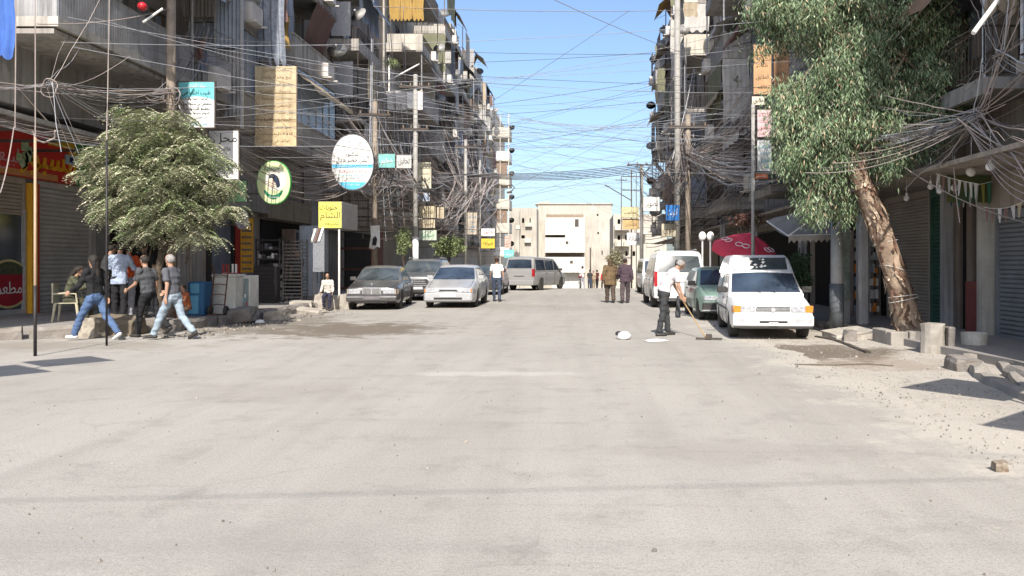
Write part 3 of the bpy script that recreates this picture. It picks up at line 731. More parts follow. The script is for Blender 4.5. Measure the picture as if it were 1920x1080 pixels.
# end wall with a serving hatch where people queue
box_part(GL, 'painted_hatch_shade', m_dark, (-14.15, -12.2, 23.38, 23.47, .25, 3.4)); box_part(GL, 'counter_shelf', m_wood, (-14.0, -12.4, 23.1, 23.36, 1.15, 1.2))  # tall dark sheet paints the shade inside the hatch
sm = [mat('shutter_brown', (.40, .34, .28), (.3, .25, .2), scale=2, world=True, dirt=.3), mat('shutter_dark', (.20, .19, .185), (.14, .135, .13), scale=2, world=True, dirt=.2), mat('shutter_light', (.44, .43, .41), (.34, .33, .31), scale=2, world=True, dirt=.25)]
roller(GL, -12.1, -1, 24.1, 25.1, .22, 3.2, sm[0], .12)
box_part(GL, 'shop_door', mat('door_slate', (.20, .225, .26), (.14, .16, .19)), (-12.12, -12.06, 25.2, 26.8, .22, 3.1)); box_part(GL, 'door_post', m_black, (-12.1, -11.95, 25.1, 25.2, .2, 3.3)); box_part(GL, 'door_post', m_black, (-12.1, -11.95, 26.8, 26.9, .2, 3.3))
box_part(GL, 'yellow_price_board', mat('board_orange_yellow', (.72, .42, .05), (.6, .25, .04), scale=9), (-11.79, -11.35, 26.96, 27.0, 1.2, 3.1)); [box_part(GL, 'dark_stripe', m_brownsh, (-11.74, -11.4, 26.94, 26.957, 1.3 + k * .22, 1.37 + k * .22)) for k in range(8)]
box_part(GL, 'striped_red_pillar', mat('pillar_red', (.42, .05, .03), (.3, .04, .03)), (-12.1, -11.8, 26.92, 27.1, .22, 3.4))
roller(GL, -12.1, -1, 27.7, 29.2, .22, 3.1, sm[0], .12); roller(GL, -12.1, -1, 34.2, 36.4, .15, 3.1, sm[2], .12); roller(GL, -12.1, -1, 37.0, 39.6, .15, 3.0, sm[1], .14)
box_part(GL, 'painted_shop_shade', m_dark, (-12.12, -12.07, 29.4, 33.9, .22, 3.2)); box_part(GL, 'painted_shop_shade', m_dark, (-12.12, -12.07, 40, 46, .0, 3.2))  # flat dark sheets on the wall paint the shade of open shops
box_part(GL, 'fascia_board', mat('fascia_tan', (.30, .26, .19), (.22, .19, .14), world=True, streak=.5), (-12.12, -11.75, 29.3, 34.0, 3.25, 4.1)); box_part(GL, 'fascia_board', CONC[3], (-12.12, -11.8, 34.1, 39.8, 3.2, 4.1))
box_part(GL, 'fascia_board', CONC[1], (-12.12, -11.7, 24.0, 29.2, 3.4, 4.4))
box_part(GL, 'blue_grey_sheet_door', mat('sheet_lightblue', (.52, .58, .66), (.38, .43, .5), streak=.4, world=True), (-10.9, -10.1, 30.2, 30.24, .25, 3.0))
for i in range(6): box_part(GL, 'hanging_goods', CURT[[3, 7, 4, 1, 6, 7][i]], (-11.9 + .02 * i, -11.4, 31.0 + i * .45, 31.2 + i * .45, .9 + .1 * (i % 3), 2.9 - .12 * (i % 2)))
box_part(GL, 'dark_red_lattice', mat('rust_red', (.13, .05, .035), (.08, .04, .03)), (-9.9, -9.85, 37, 39.0, .3, 3.2), (-11.5, -9.9, 37.0, 37.06, 2.2, 2.3), (-11.5, -9.9, 37.0, 37.06, 1.2, 1.3), (-11.5, -9.9, 37.0, 37.06, .3, .4), (-11.5, -11.4, 37.0, 37.06, .3, 3.2))
# ---------- ground floors: right
GR = thing('shop_row', 'right ground floor shops and pillars in the shade of the balconies', 'shop row', (8, -2, .13), world=True)
box_part(GR, 'back_wall', CONC[4], (8.14, 14, -2, 21.2, .05, 3.3), (9.5, 14, 21.2, 22.5, 0, 3.3), (8.14, 14, 22.5, 66, -1.6, 3.2))
box_part(GR, 'ceiling', CONC[4], (6.4, 8.14, -2, 66, 3.2, 3.28))
roller(GR, 8.0, 1, 13.0, 14.85, .13, 2.35, mat('shutter_slate', (.20, .21, .22), (.15, .155, .16), scale=2, world=True, dirt=.2), .085)
roller(GR, 8.0, 1, 9.8, 12.9, .13, 2.35, mat('shutter_slate', (.1, .1, .1)), .085)
box_part(GR, 'tan_pillar', CONC[5], (7.78, 8.14, 14.9, 15.12, .13, 3.2)); box_part(GR, 'fascia_board', CONC[4], (7.9, 8.14, 9, 14.9, 2.55, 3.2))
box_part(GR, 'painted_shop_shade', m_dark, (8.12, 8.15, 15.15, 16.6, .13, 2.9)); box_part(GR, 'brown_door', m_brownsh, (8.05, 8.11, 15.75, 16.05, .13, 2.8), (8.04, 8.1, 16.3, 16.6, .13, 2.9))  # shop shade painted as a dark sheet, no real opening
box_part(GR, 'red_cabinet', mat('cabinet_red', (.22, .06, .055), (.15, .05, .045)), (7.85, 8.1, 15.2, 15.7, .13, 1.15)); box_part(GR, 'grey_pillar', CONC[3], (7.85, 8.14, 16.62, 16.8, .13, 3.2))
roller(GR, 8.0, 1, 16.85, 17.6, .13, 3.0, mat('shutter_green', (.05, .14, .10), (.035, .09, .07), scale=2, world=True, dirt=.2), .085)
roller(GR, 8.0, 1, 17.65, 20.1, .13, 3.05, mat('shutter_tan', (.40, .355, .30), (.32, .28, .235), scale=1, world=True, dirt=.2), .075)
box_part(GR, 'inner_side_wall', CONC[1], (8.0, 9.5, 21.2, 21.3, .1, 3.2)); box_part(GR, 'painted_shop_shade', m_dark, (8.1, 8.13, 20.2, 26.5, .13, 2.9)); box_part(GR, 'painted_shop_shade', m_dark, (8.1, 8.13, 27.2, 45, -.1, 2.9))
box_part(GR, 'round_pillar', CONC[3], (6.15, 6.40, 16.95, 17.2, .13, 3.2), bevel=.06); box_part(GR, 'round_pillar', CONC[1], (6.15, 6.4, 21.5, 21.75, .13, 3.2), bevel=.06); box_part(GR, 'round_pillar', CONC[1], (6.15, 6.4, 27.5, 27.75, .13, 3.2), bevel=.06)
box_part(GR, 'round_pillar', CONC[1], (6.15, 6.4, 33.5, 33.75, .1, 3.2), bevel=.06)

# ---------- the pale building that closes the street
FB = thing('apartment_building', 'sunlit cream building closing the street with three long white balcony fronts', 'building', (0, 124, -3.2), world=True)
m_sand = mat('sand_render', (.50, .465, .40), (.41, .38, .325), rough=.9, scale=.35, streak=.45, dirt=.3, world=True, bump=.2, bscale=6)
m_whiteb = mat('white_balcony', (.60, .585, .55), (.50, .49, .455), rough=.8, scale=.5, streak=.45, world=True)
W_ = MB(); DK = MB()
def wy(x0, x1, z0, z1, ops, Y, mbw, mbd, dep=.3):
    xc = sorted({x0, x1, *[o[0] for o in ops], *[o[1] for o in ops]}); zc = sorted({z0, z1, *[o[2] for o in ops], *[o[3] for o in ops]})
    for i in range(len(xc) - 1):
        for j in range(len(zc) - 1):
            xm, zm = (xc[i] + xc[i + 1]) / 2, (zc[j] + zc[j + 1]) / 2
            if any(o[0] < xm < o[1] and o[2] < zm < o[3] for o in ops): continue
            mbw.quad((xc[i], Y, zc[j]), (xc[i + 1], Y, zc[j]), (xc[i + 1], Y, zc[j + 1]), (xc[i], Y, zc[j + 1]))
    for (a, b, c, d) in ops:
        for q in (((a, Y, c), (a, Y, d), (a, Y + dep, d), (a, Y + dep, c)), ((b, Y, c), (b, Y, d), (b, Y + dep, d), (b, Y + dep, c)), ((a, Y, c), (b, Y, c), (b, Y + dep, c), (a, Y + dep, c)), ((a, Y, d), (b, Y, d), (b, Y + dep, d), (a, Y + dep, d))): mbw.quad(*q)
        mbd.quad((a, Y + dep, c), (b, Y + dep, c), (b, Y + dep, d), (a, Y + dep, d))
k_ = 124 / F
zz = lambda py: EYE + (VY - py) * k_
xx = lambda px: (px - VX) * k_
wy(xx(1008), xx(1147), -3.2, zz(383), [(xx(1119), xx(1122), zz(405), zz(401)), (xx(1120), xx(1123), zz(439), zz(435)), (xx(1128), xx(1130), zz(478), zz(470))], 124, W_, DK)
W_.box(xx(1008), xx(1147), 124.3, 136, -3.2, zz(383) - .01); W_.box(xx(1003), xx(1150), 123.8, 136.2, zz(383), zz(381)); W_.box(xx(1012), xx(1030), 126, 130, zz(381), zz(376))
W_.build('wall', m_sand, FB); DK.build('window_recess', m_dark, FB)
for i, (pt, pb) in enumerate(((409, 438), (446, 471), (482, 508))):
    b = box_part(FB, 'balcony', m_whiteb, (xx(1023), xx(1096), 122.4, 124, zz(pb) - .25, zz(pb)))
    box_part(FB, 'parapet', m_whiteb, (xx(1023), xx(1096), 122.4, 122.55, zz(pb), zz(pt)), (xx(1023), xx(1023) + .15, 122.55, 124, zz(pb), zz(pt)), parent=b)
    box_part(FB, 'painted_balcony_shade', mat('shaded_room', (.30, .24, .18), (.22, .17, .12)), (xx(1024), xx(1094), 123.94, 123.98, zz(pt), zz(pt - 7 if i != 1 else 442)))  # shade of the room above each parapet put into a flat sheet
    box_part(FB, 'white_infill_panel', m_whiteb, (xx(1060), xx(1096), 122.42, 122.5, zz(pt), zz(pt - 5))) if i == 1 else None
    box_part(FB, 'small_hatch', m_iron, *(((xx(1078), xx(1085), 122.36, 122.40, zz(426), zz(412)),) if i == 0 else ((xx(1053 + i * 8), xx(1058 + i * 8), 122.36, 122.40, zz(pt + 12), zz(pt + 7)),)))
box_part(FB, 'ground_floor_panel', m_whiteb, (xx(1035), xx(1096), 123.9, 123.96, -3.0, zz(512)))
FB2 = thing('apartment_building', 'low sand coloured building left of the one closing the street', 'building', (-8, 118, -3.2), world=True)
W_ = MB(); DK = MB(); k_ = 118 / F
rn = random.Random(3)
wy(xx(957), xx(1006), -3.2, zz(390), [(xx(a + rn.uniform(-1, 1)), xx(a + rn.choice([3, 5, 6])), zz(b), zz(b - rn.choice([6, 9, 11]))) for a in (963, 978, 992) for b in (418, 447, 476, 505) if rn.random() < .75], 118, W_, DK)
W_.box(xx(957), xx(1006), 118.3, 130, -3.2, zz(390) - .01); W_.box(xx(957), xx(975), 117.0, 118, -3.2, zz(398)); W_.build('wall', m_sand, FB2); DK.build('window_recess', m_dark, FB2)
for q in ((968, 976, 430), (984, 996, 455), (966, 975, 480), (985, 998, 425)):
    box_part(FB2, 'balcony', m_cream, (xx(q[0]), xx(q[1]), 116.9 if q[0] < 975 else 117.4, 118, zz(q[2]), zz(q[2] - 7)))
FB3 = thing('apartment_building', 'sand coloured building seen past the end of the right row', 'building', (8, 100, -3.0), world=True)
W_ = MB(); DK = MB(); k_ = 100 / F
wy(xx(1150), xx(1250), -3.0, zz(402), [(xx(a), xx(a + 5), zz(b), zz(b - 9)) for a in (1158, 1172, 1186, 1200) for b in (420, 450, 480)], 100, W_, DK)
W_.box(xx(1150), xx(1250), 100.3, 112, -3, zz(402) - .01); W_.build('wall', m_sand, FB3); DK.build('window_recess', m_dark, FB3)
for q in ((1152, 1180, 432), (1152, 1180, 462), (1190, 1210, 440)): box_part(FB3, 'balcony', m_cream, (xx(q[0]), xx(q[1]), 98.8, 100, zz(q[2]), zz(q[2] - 9)))
# ------------------------------------------------------------------ vehicles
def interp(pts, y):
    if y <= pts[0][0]: return pts[0][1]
    for (a, b), (c, d) in zip(pts, pts[1:]):
        if y <= c: return b + (d - b) * ((y - a) / (c - a) if c > a else 0)
    return pts[-1][1]
m_tyre = mat('tyre_rubber', (.035, .034, .033), (.07, .065, .058), rough=.9, scale=6)
m_rim = mat('wheel_rim', (.34, .34, .34), (.22, .21, .2), rough=.4, metal=.6, scale=10)
m_lamp = mat('lamp_glass', (.50, .51, .53), (.22, .23, .25), rough=.1, spec=.9, scale=22)
m_amber = mat('amber_lens', (.72, .25, .03), (.6, .18, .02), rough=.2, spec=.6)
m_redl = mat('red_lens', (.42, .02, .03), (.3, .015, .02), rough=.2, spec=.6)
m_trim = mat('black_trim', (.03, .03, .03), (.05, .047, .045), rough=.6)
m_chrome = mat('chrome', (.72, .73, .75), (.5, .5, .52), rough=.25, metal=.6)
m_cglass = mat('car_glass', (.012, .018, .03), (.05, .07, .10), rough=.05, spec=.9, scale=1.2)  # lighter noise in the colour stands in for varying reflections
m_cglassg = mat('car_glass_grey', (.09, .105, .11), (.03, .04, .045), rough=.08, spec=.9, scale=1.2)
m_plate = mat('number_plate', (.62, .62, .60), (.5, .5, .48))
_wh = {}
def wheel(root, x, y, r, w, side):
    key = (round(r, 3), round(w, 3))
    if key not in _wh:
        t = MB(); t.lathe([(r * .62, -w / 2), (r * .93, -w / 2), (r, -w * .36), (r, w * .36), (r * .93, w / 2), (r * .62, w / 2)], n=28, axis='x')
        k = MB(); k.lathe([(r * .63, -w * .38), (r * .60, -w * .30), (r * .5, -w * .2), (r * .12, -w * .26), (0, -w * .28)], n=24, axis='x')
        for i in range(7):
            a = i * 6.283 / 7; M = Euler((a, 0, 0)).to_matrix().to_4x4(); k.box(-w * .42, -w * .22, -.022, .022, r * .08, r * .60, 0, M)
        _wh[key] = (t.mesh('tyre', m_tyre, True), k.mesh('rim', m_rim))
    t, k = _wh[key]
    o = inst('wheel', t, root, (x, y, r), (0, 0, 0 if side < 0 else math.pi)); inst('rim', k, o)
    return o

class Car:
    """front at y=0 facing -y, length along +y; x is width"""
    def __init__(s, label, cat, loc, yaw, paint, L, W, top, zb, cabin, belt_w, tumble, wheels, wr, glass=None, tapf=.10, tapr=.08, group=None, name='parked_car', crown=.03, sill=.0, flat=1.0):
        s.root = thing(name, label, cat, (loc[0], loc[1], gz(loc[1])), yaw, group)
        s.L, s.W, s.top, s.cabin, s.tumble, s.paint, s.crown = L, W, top, cabin, tumble, paint, crown
        s.tapf, s.tapr, s.belt_w, s.wheels, s.wr, s.zb = tapf, tapr, belt_w, wheels, wr, zb
        s.glass = glass or m_cglass
        s.body()
        s.do_cabin()
        for y in wheels:
            for sd_ in (-1, 1): wheel(s.root, sd_ * (W / 2 - .115), y, wr, .19, sd_)
    def hw(s, y):
        W = s.W / 2; t = 1.0
        if y < .55: t -= s.tapf * (1 - y / .55) ** 2.2
        if s.L - y < .5: t -= s.tapr * (1 - (s.L - y) / .5) ** 2.2
        return W * t
    def ring(s, y):
        w = s.hw(y); zt = interp(s.top, y); zb = interp(s.zb, y) if isinstance(s.zb, list) else s.zb
        arch = -1
        for wy_ in s.wheels:
            ra = s.wr * 1.16; d = y - wy_
            if abs(d) < ra: arch = max(arch, s.wr + math.sqrt(ra * ra - d * d))
        H = zt - zb; c = s.crown
        P = [(0, zb), (.72 * w, zb), (.94 * w, zb + .02), (.985 * w, zb + .16 * H), (1.0 * w, zb + .42 * H), (.995 * w, zb + .62 * H), (.965 * w, zb + .88 * H), (.90 * w, zt), (.5 * w, zt + .75 * c), (0, zt + c)]
        out = []
        for i, (x, z) in enumerate(P):
            if arch > 0 and i < 7: z = max(z, min(arch, zt - .06 + .0 * i)) if i >= 2 else max(z, min(arch, zt - .1))
            out.append((x, z))
        return out
    def body(s):
        ys = set()
        n = int(s.L / .09)
        for i in range(n + 1): ys.add(round(s.L * i / n, 4))
        for q in (.02, .06, .12): ys |= {q, round(s.L - q, 4)}
        for wy_ in s.wheels:
            for k in range(-10, 11): ys.add(round(wy_ + s.wr * 1.16 * math.sin(k / 10 * math.pi / 2), 4))
        for a, b in s.top: ys.add(round(a, 4))
        ys = sorted(y for y in ys if 0 <= y <= s.L)
        mb = MB(); vs = []
        nn = 10
        for y in ys:
            r = s.ring(y); vs += [(x, y, z) for x, z in r] + [(-x, y, z) for x, z in r[::-1][1:-1]]
        m = 2 * nn - 2
        fs = [(i * m + k, i * m + (k + 1) % m, (i + 1) * m + (k + 1) % m, (i + 1) * m + k) for i in range(len(ys) - 1) for k in range(m)]
        fs += [tuple(range(m))[::-1], tuple((len(ys) - 1) * m + k for k in range(m))]
        mb.add(vs, fs)
        o = mb.build('body', s.paint, s.root, fix=True)
        for p in o.data.polygons: p.use_smooth = len(p.vertices) == 4
        mod = o.modifiers.new('es', 'EDGE_SPLIT'); mod.split_angle = R(38)
        s.bodyo = o
    def ctop(s, y): return interp(s.cabin, y)
    def side(s, y, z):
        zt = interp(s.top, y)
        base = s.belt_w * s.W / 2
        e = 1.0
        return base * e - (z - interp(s.top, y)) * s.tumble
    def do_cabin(s):
        y0, y1 = s.cabin[0][0], s.cabin[-1][0]
        ys = sorted({y0, y1, *[a for a, b in s.cabin], *[y0 + (y1 - y0) * i / 26 for i in range(27)]})
        mb = MB(); vs = []
        for y in ys:
            zt = s.ctop(y); zb = interp(s.top, y) - .05; w0 = s.belt_w * s.W / 2
            zt = max(zt, zb + .01); h = zt - interp(s.top, y); wt = w0 - max(0, h) * s.tumble
            r = min(.07, max(.004, h * .3))
            P = [(w0, zb), (wt + r * s.tumble, zt - r), (wt - r * .35, zt - r * .3), (wt - r * 1.2, zt), (wt * .5, zt + s.crown * .75 * min(1, h * 3)), (0, zt + s.crown * min(1, h * 3))]
            vs += [(x, y, z) for x, z in P] + [(-x, y, z) for x, z in P[::-1][1:]]
        m = 11
        fs = [(i * m + k, i * m + k + 1, (i + 1) * m + k + 1, (i + 1) * m + k) for i in range(len(ys) - 1) for k in range(m - 1)]
        fs += [tuple(range(m))[::-1], tuple((len(ys) - 1) * m + k for k in range(m))]
        mb.add(vs, fs); o = mb.build('roof', s.paint, s.root, fix=True)
        for p in o.data.polygons: p.use_smooth = len(p.vertices) == 4
        mod = o.modifiers.new('es', 'EDGE_SPLIT'); mod.split_angle = R(35)
    def screen(s, ya, yb, name, u0=-.9, u1=.9, m=None, off=.008, marg=.0):
        "glass lying on the sloping front or rear of the cabin"
        mb = MB(); vs = []; nu, nv = 10, 6; sg = -1 if s.ctop(yb) > s.ctop(ya) else 1
        for j in range(nv + 1):
            y = ya + (yb - ya) * j / nv; zt = s.ctop(y); h = zt - interp(s.top, y); wt = s.belt_w * s.W / 2 - max(0, h) * s.tumble
            for i in range(nu + 1):
                u = u0 + (u1 - u0) * i / nu
                vs.append((u * wt, y + sg * off * .8, zt + s.crown * min(1, h * 3) * (1 - abs(u) ** 1.5) + off))
        mb.add(vs, [(j * (nu + 1) + i, j * (nu + 1) + i + 1, (j + 1) * (nu + 1) + i + 1, (j + 1) * (nu + 1) + i) for j in range(nv) for i in range(nu)])
        o = mb.build(name, m or s.glass, s.root, smooth=True); return o
    def side_glass(s, polys, m=None):
        for sd_ in (-1, 1):
            for pl_ in polys:
                mb = MB(); vs = [(sd_ * (s.side(y, z) + .006), y, z) for y, z in pl_]; mb.add(vs, [tuple(range(len(vs)))])
                mb.build('side_window', m or s.glass, s.root)
    def doors(s, spans, handle=True):
        for sd_ in (-1, 1):
            for (ya, yb) in spans:
                mb = MB(); ys = [ya + (yb - ya) * i / 6 for i in range(7)]; vs = []
                for y in ys:
                    r = s.ring(y)[3:8]; vs += [(sd_ * (x + .006), y, z + (.02 if k == 0 else 0)) for k, (x, z) in enumerate(r)]
                mb.add(vs, [(i * 5 + k, i * 5 + k + 1, i * 5 + 6 + k, i * 5 + 5 + k) for i in range(6) for k in range(4)])
                mb2 = MB()
                for y in (ya, yb):
                    pts = [(sd_ * (x + .004), y, z) for x, z in s.ring(y)[2:8]]; mb2.tube(pts, .006, 4)
                d = mb.build('door', s.paint, s.root, smooth=True); mb2.build('door_gap', m_trim, d)
                if handle:
                    r = s.ring(yb - .15); x, z = r[6]; hb = MB(); hb.cbox((sd_ * (x + .02), yb - .16, z - .03), (.03, .15, .03)); hb.build('handle', m_trim, d, bevel=.006)
    def front(s, name, m, x0, x1, z0, z1, y=0, th=.02, sym=False, bevel=.006, wrap=0, parent=None, end=False, sub=None):
        "panel on the nose (y=0) or on the tail (end=True)"
        L = []
        for sg in ((1, -1) if sym else (1,)):
            mb = MB(); a, b = sorted((x0 * sg, x1 * sg))
            ya, yb = (y - th, y + .03) if not end else (s.L - y - .03, s.L - y + th)
            mb.box(a, b, ya, yb, z0, z1)
            o = mb.build(name, m, parent or s.root, bevel=bevel); L.append(o)
            if wrap:
                mb = MB(); xs = [s.hw(q) + .006 for q in (0.02, wrap * .5, wrap)]
                yy = [0.0, wrap * .5, wrap] if not end else [s.L, s.L - wrap * .5, s.L - wrap]
                if end: xs = [s.hw(q) + .006 for q in yy]
                vs = [(sg * xs[i], yy[i], z) for i in range(3) for z in (z0, z1)]
                mb.add(vs, [(0, 2, 3, 1), (2, 4, 5, 3)]); mb.build(sub or 'lens', m, o)
        return L
    def seams(s):
        "bonnet gaps, wipers and the dark cowl under the windscreen"
        y1 = s.cabin[0][0]; mb = MB()
        for sd_ in (-1, 1):
            mb.tube([(sd_ * s.hw(y) * .80, y, interp(s.top, y) + s.crown * .3 + .004) for y in [.10 + (y1 - .10) * i / 8 for i in range(9)]], .006, 4)
        mb.tube([(s.hw(.12) * u, .10, interp(s.top, .10) + s.crown * (1 - abs(u)) * .9 + .003) for u in [-.8 + 1.6 * i / 8 for i in range(9)]], .006, 4)
        mb.build('bonnet_gap', m_trim, s.root)
        for a in (-.45, .12):
            mb = MB(); w = s.W / 2; ya = y1 + .01; yb = y1 + .20; z = lambda y: s.ctop(y) + s.crown + .012
            mb.tube([(a * w, ya, z(ya) + .01), ((a + .42) * w, yb, z(yb) + .01)], .008, 4); mb.build('wiper', m_trim, s.root)
    def mirrors(s, y, m=None):
        for sd_ in (-1, 1):
            x = s.side(y, interp(s.top, y) + .08); z = interp(s.top, y) + .08
            mb = MB(); mb.cbox((sd_ * (x + .13), y, z), (.2, .09, .13)); mb.tube([(sd_ * (x - .03), y + .02, z - .05), (sd_ * (x + .08), y, z - .03)], .02, 5)
            mb.build('wing_mirror', m or s.paint, s.root, bevel=.025)

def paintm(name, c, rough=.3, dirt=.15): return mat(name, c, tuple(v * .9 for v in c), rough=rough, scale=1.5, spec=.5, coat=.5, dirt=dirt, dirtc=(.36, .33, .29))

# white boxy van in front, right -------------------------------------------------
pw = paintm('paint_white', (.80, .80, .78), .35, .12)
v = Car('white small van with high ribbed box roof, amber corner lights, right kerb nearest', 'van', (3.82, 15.2), R(-5.5), pw, 3.9, 1.62,
        [(0, .60), (.03, .66), (.12, .70), (.95, .86), (1.05, .88), (3.8, .88), (3.9, .84)], [(0, .24), (.3, .2), (3.6, .2), (3.9, .26)],
        [(.95, .87), (1.55, 1.30), (1.62, 1.335), (3.72, 1.36), (3.82, 1.2), (3.86, .9)], .95, .20, (.72, 3.12), .275, tapf=.05)
v.screen(1.0, 1.53, 'windscreen', -.93, .93)
v.side_glass([[(1.22, .92), (1.95, .92), (1.95, 1.25), (1.66, 1.25)], [(2.05, .92), (2.9, .92), (2.9, 1.25), (2.05, 1.25)]])
v.doors([(1.12, 2.0)])
# raised box on the roof, set back from the windscreen
mb = MB(); vs = []
prof = [(1.78, 1.34), (1.98, 1.64), (2.15, 1.70), (3.6, 1.70), (3.78, 1.62), (3.82, 1.3)]
for y, z in prof:
    h = z - 1.3; w = .715 - h * .22
    vs += [(-.73, y, 1.28), (-w, y, max(1.29, z - .05)), (-w + .06, y, z), (w - .06, y, z), (w, y, max(1.29, z - .05)), (.73, y, 1.28)]
mb.add(vs, [(i * 6 + k, i * 6 + k + 1, i * 6 + 7 + k, i * 6 + 6 + k) for i in range(5) for k in range(5)] + [(0, 1, 2, 3, 4, 5)[::-1], tuple(30 + k for k in range(6))])
hb = mb.build('roof_box', paintm('paint_white_dusty', (.62, .63, .64), .45, .3), v.root, fix=True, bevel=.02, seg=2)
mb = MB(); mb.quad((-.58, 1.80, 1.375), (.58, 1.80, 1.375), (.56, 1.965, 1.635), (-.56, 1.965, 1.635)); mb.v = [(x, y - .012, z + .006) for x, y, z in mb.v]
mb.build('roof_box_window', m_cglassg, hb)
rn = random.Random(8); mb = MB()
for i in range(24):
    x, t = rn.uniform(-.5, .1), rn.uniform(.1, .95); w = rn.uniform(.015, .06)
    p = Vector((x, 1.80 + .165 * t - .022, 1.375 + .26 * t + .008)); mb.add([p + Vector((-w, 0, 0)), p + Vector((0, -.003, -w * .5)), p + Vector((w, 0, .01)), p + Vector((0, .01, w * .6))], [(0, 1, 2, 3)])
mb.build('flaking_sticker', m_white, hb)
mb = MB(); mb.quad((-.56, 1.79, 1.37), (-.22, 1.79, 1.37), (-.22, 1.955, 1.63), (-.56, 1.955, 1.63)); mb.v = [(x, y - .016, z + .01) for x, y, z in mb.v]; mb.build('white_sheet', m_white, hb)
v.front('headlight', m_lamp, .34, .62, .555, .675, sym=True); v.front('indicator', m_amber, .625, .765, .55, .68, sym=True, wrap=.14)
v.front('grille', m_trim, -.33, .33, .56, .665, th=.008)
for i in range(4): v.front('grille_bar', m_alu, -.325, .325, .573 + i * .026, .583 + i * .026, th=.014, bevel=0)
mb = MB(); mb.lathe([(0, .0), (.045, 0), (.045, .012), (0, .012)], (0, -.028, .60), 12, 'y'); mb.build('badge', m_chrome, v.root)
bm_ = v.front('bumper', paintm('bumper_white', (.74, .74, .72), .45, .2), -.775, .775, .28, .49, th=.07, bevel=.02)[0]
v.front('bumper_lip', m_trim, -.76, .76, .235, .285, th=.05, bevel=.01); v.front('air_intake', m_black, -.27, .27, .345, .385, th=.078, bevel=0); v.front('bumper_insert', m_alu, .30, .74, .35, .43, th=.076, sym=True, bevel=.004)
pp = v.front('number_plate', m_plate, -.09, .09, .295, .36, th=.085, bevel=0)[0]; text('417', .05, m_trim, pp, (0, -.088, .328), CAMROT)
text('٤١', .035, m_trim, pp, (-.02, -.074, .44), CAMROT)
v.mirrors(1.25, m_trim)
mb = MB(); mb.tube([(-.1, .98, .90), (-.45, 1.08, .965)], .008, 4); mb.tube([(.2, .98, .90), (-.15, 1.07, .96)], .008, 4); mb.build('wiper', m_trim, v.root)
mb = MB(); mb.tube([(-.81, .95, .56), (-.81, 3.6, .56)], .018, 4); mb.tube([(.81, .95, .56), (.81, 3.6, .56)], .018, 4); mb.build('side_moulding', m_trim, v.root)

# green car behind it
pg = paintm('paint_green', (.20, .31, .255), .4, .2)
c = Car('sea green hatchback with a white stripe on its roof front, between two white vans', 'car', (4.02, 20.3), R(0), pg, 3.75, 1.62,
        [(0, .58), (.05, .66), (.15, .70), (.95, .88), (3.4, .92), (3.75, .86)], [(0, .26), (.3, .2), (3.75, .26)],
        [(.98, .89), (1.62, 1.34), (1.8, 1.39), (2.9, 1.39), (3.3, 1.3), (3.62, .92)], .94, .30, (.70, 3.05), .275)
c.seams(); c.screen(1.02, 1.58, 'windscreen', -.9, .9); c.side_glass([[(1.25, .93), (1.98, .93), (1.98, 1.30), (1.75, 1.30)], [(2.06, .93), (2.8, .93), (2.75, 1.30), (2.06, 1.30)], [(2.88, .95), (3.25, .97), (3.1, 1.24), (2.86, 1.26)]]); c.doors([(1.1, 2.02), (2.03, 2.95)])
c.front('headlight', m_lamp, .40, .72, .54, .66, sym=True, wrap=.1); c.front('grille', m_trim, -.38, .38, .56, .64); c.front('bumper', m_trim, -.78, .78, .27, .49, th=.08, bevel=.03); c.front('number_plate', m_plate, -.2, .2, .40, .48, th=.10, bevel=0); c.mirrors(1.3, m_trim)
c.front('bumper_strip', m_alu, -.78, .78, .27, .30, th=.085, bevel=0)
mb = MB(); mb.box(-.55, .55, 1.66, 1.80, 1.405, 1.43); mb.build('roof_stripe', m_white, c.root, bevel=.01)
mb = MB(); mb.box(-.48, -.18, 0, .01, 0, .2, 0, Matrix.Translation((0, 1.30, 1.12)) @ Euler((R(-55), 0, 0)).to_matrix().to_4x4()); mb.build('windscreen_notice', m_white, c.root)

# white tall minivan seen from behind
pw2 = paintm('paint_white_van', (.74, .74, .73), .35, .2)
c = Car('white tall minivan seen from behind, tall red tail lights, wide rear window', 'van', (3.45, 31.0), R(180), pw2, 4.7, 1.86,
        [(0, .75), (.1, .85), (.9, 1.03), (1.1, 1.08), (4.6, 1.10), (4.7, 1.08)], [(0, .3), (.3, .25), (4.7, .32)],
        [(.9, 1.04), (1.7, 1.72), (2.0, 1.88), (4.2, 1.93), (4.38, 1.86), (4.66, 1.09)], .95, .17, (.85, 3.85), .33, glass=m_cglassg, tapr=.04)
c.screen(4.42, 4.62, 'rear_window', -.86, .86, off=.012); c.side_glass([[(1.3, 1.14), (2.2, 1.14), (2.2, 1.7), (1.85, 1.7)], [(2.3, 1.14), (3.2, 1.14), (3.2, 1.72), (2.3, 1.72)], [(3.3, 1.14), (4.15, 1.14), (4.1, 1.72), (3.3, 1.72)]]); c.doors([(1.2, 2.25), (2.26, 3.3)])
c.front('tail_light', m_redl, .77, .88, .74, 1.25, end=True, sym=True, wrap=.12); c.front('rear_bumper', pw2, -.88, .88, .33, .56, end=True, th=.09, bevel=.03); c.front('tailgate_handle', m_chrome, -.35, .35, .88, .91, end=True, th=.025)
c.front('number_plate', m_plate, -.24, .24, .70, .80, end=True, th=.02, bevel=0); c.front('rear_lower_trim', m_trim, -.8, .8, .28, .335, end=True, th=.06)
mb = MB(); mb.box(-.15, .15, 4.44, 4.62, 1.50, 1.58); mb.ball((-.1, 4.6, 1.6), .05); mb.ball((.1, 4.6, 1.6), .05); mb.build('rear_ornament', m_trim, c.root)
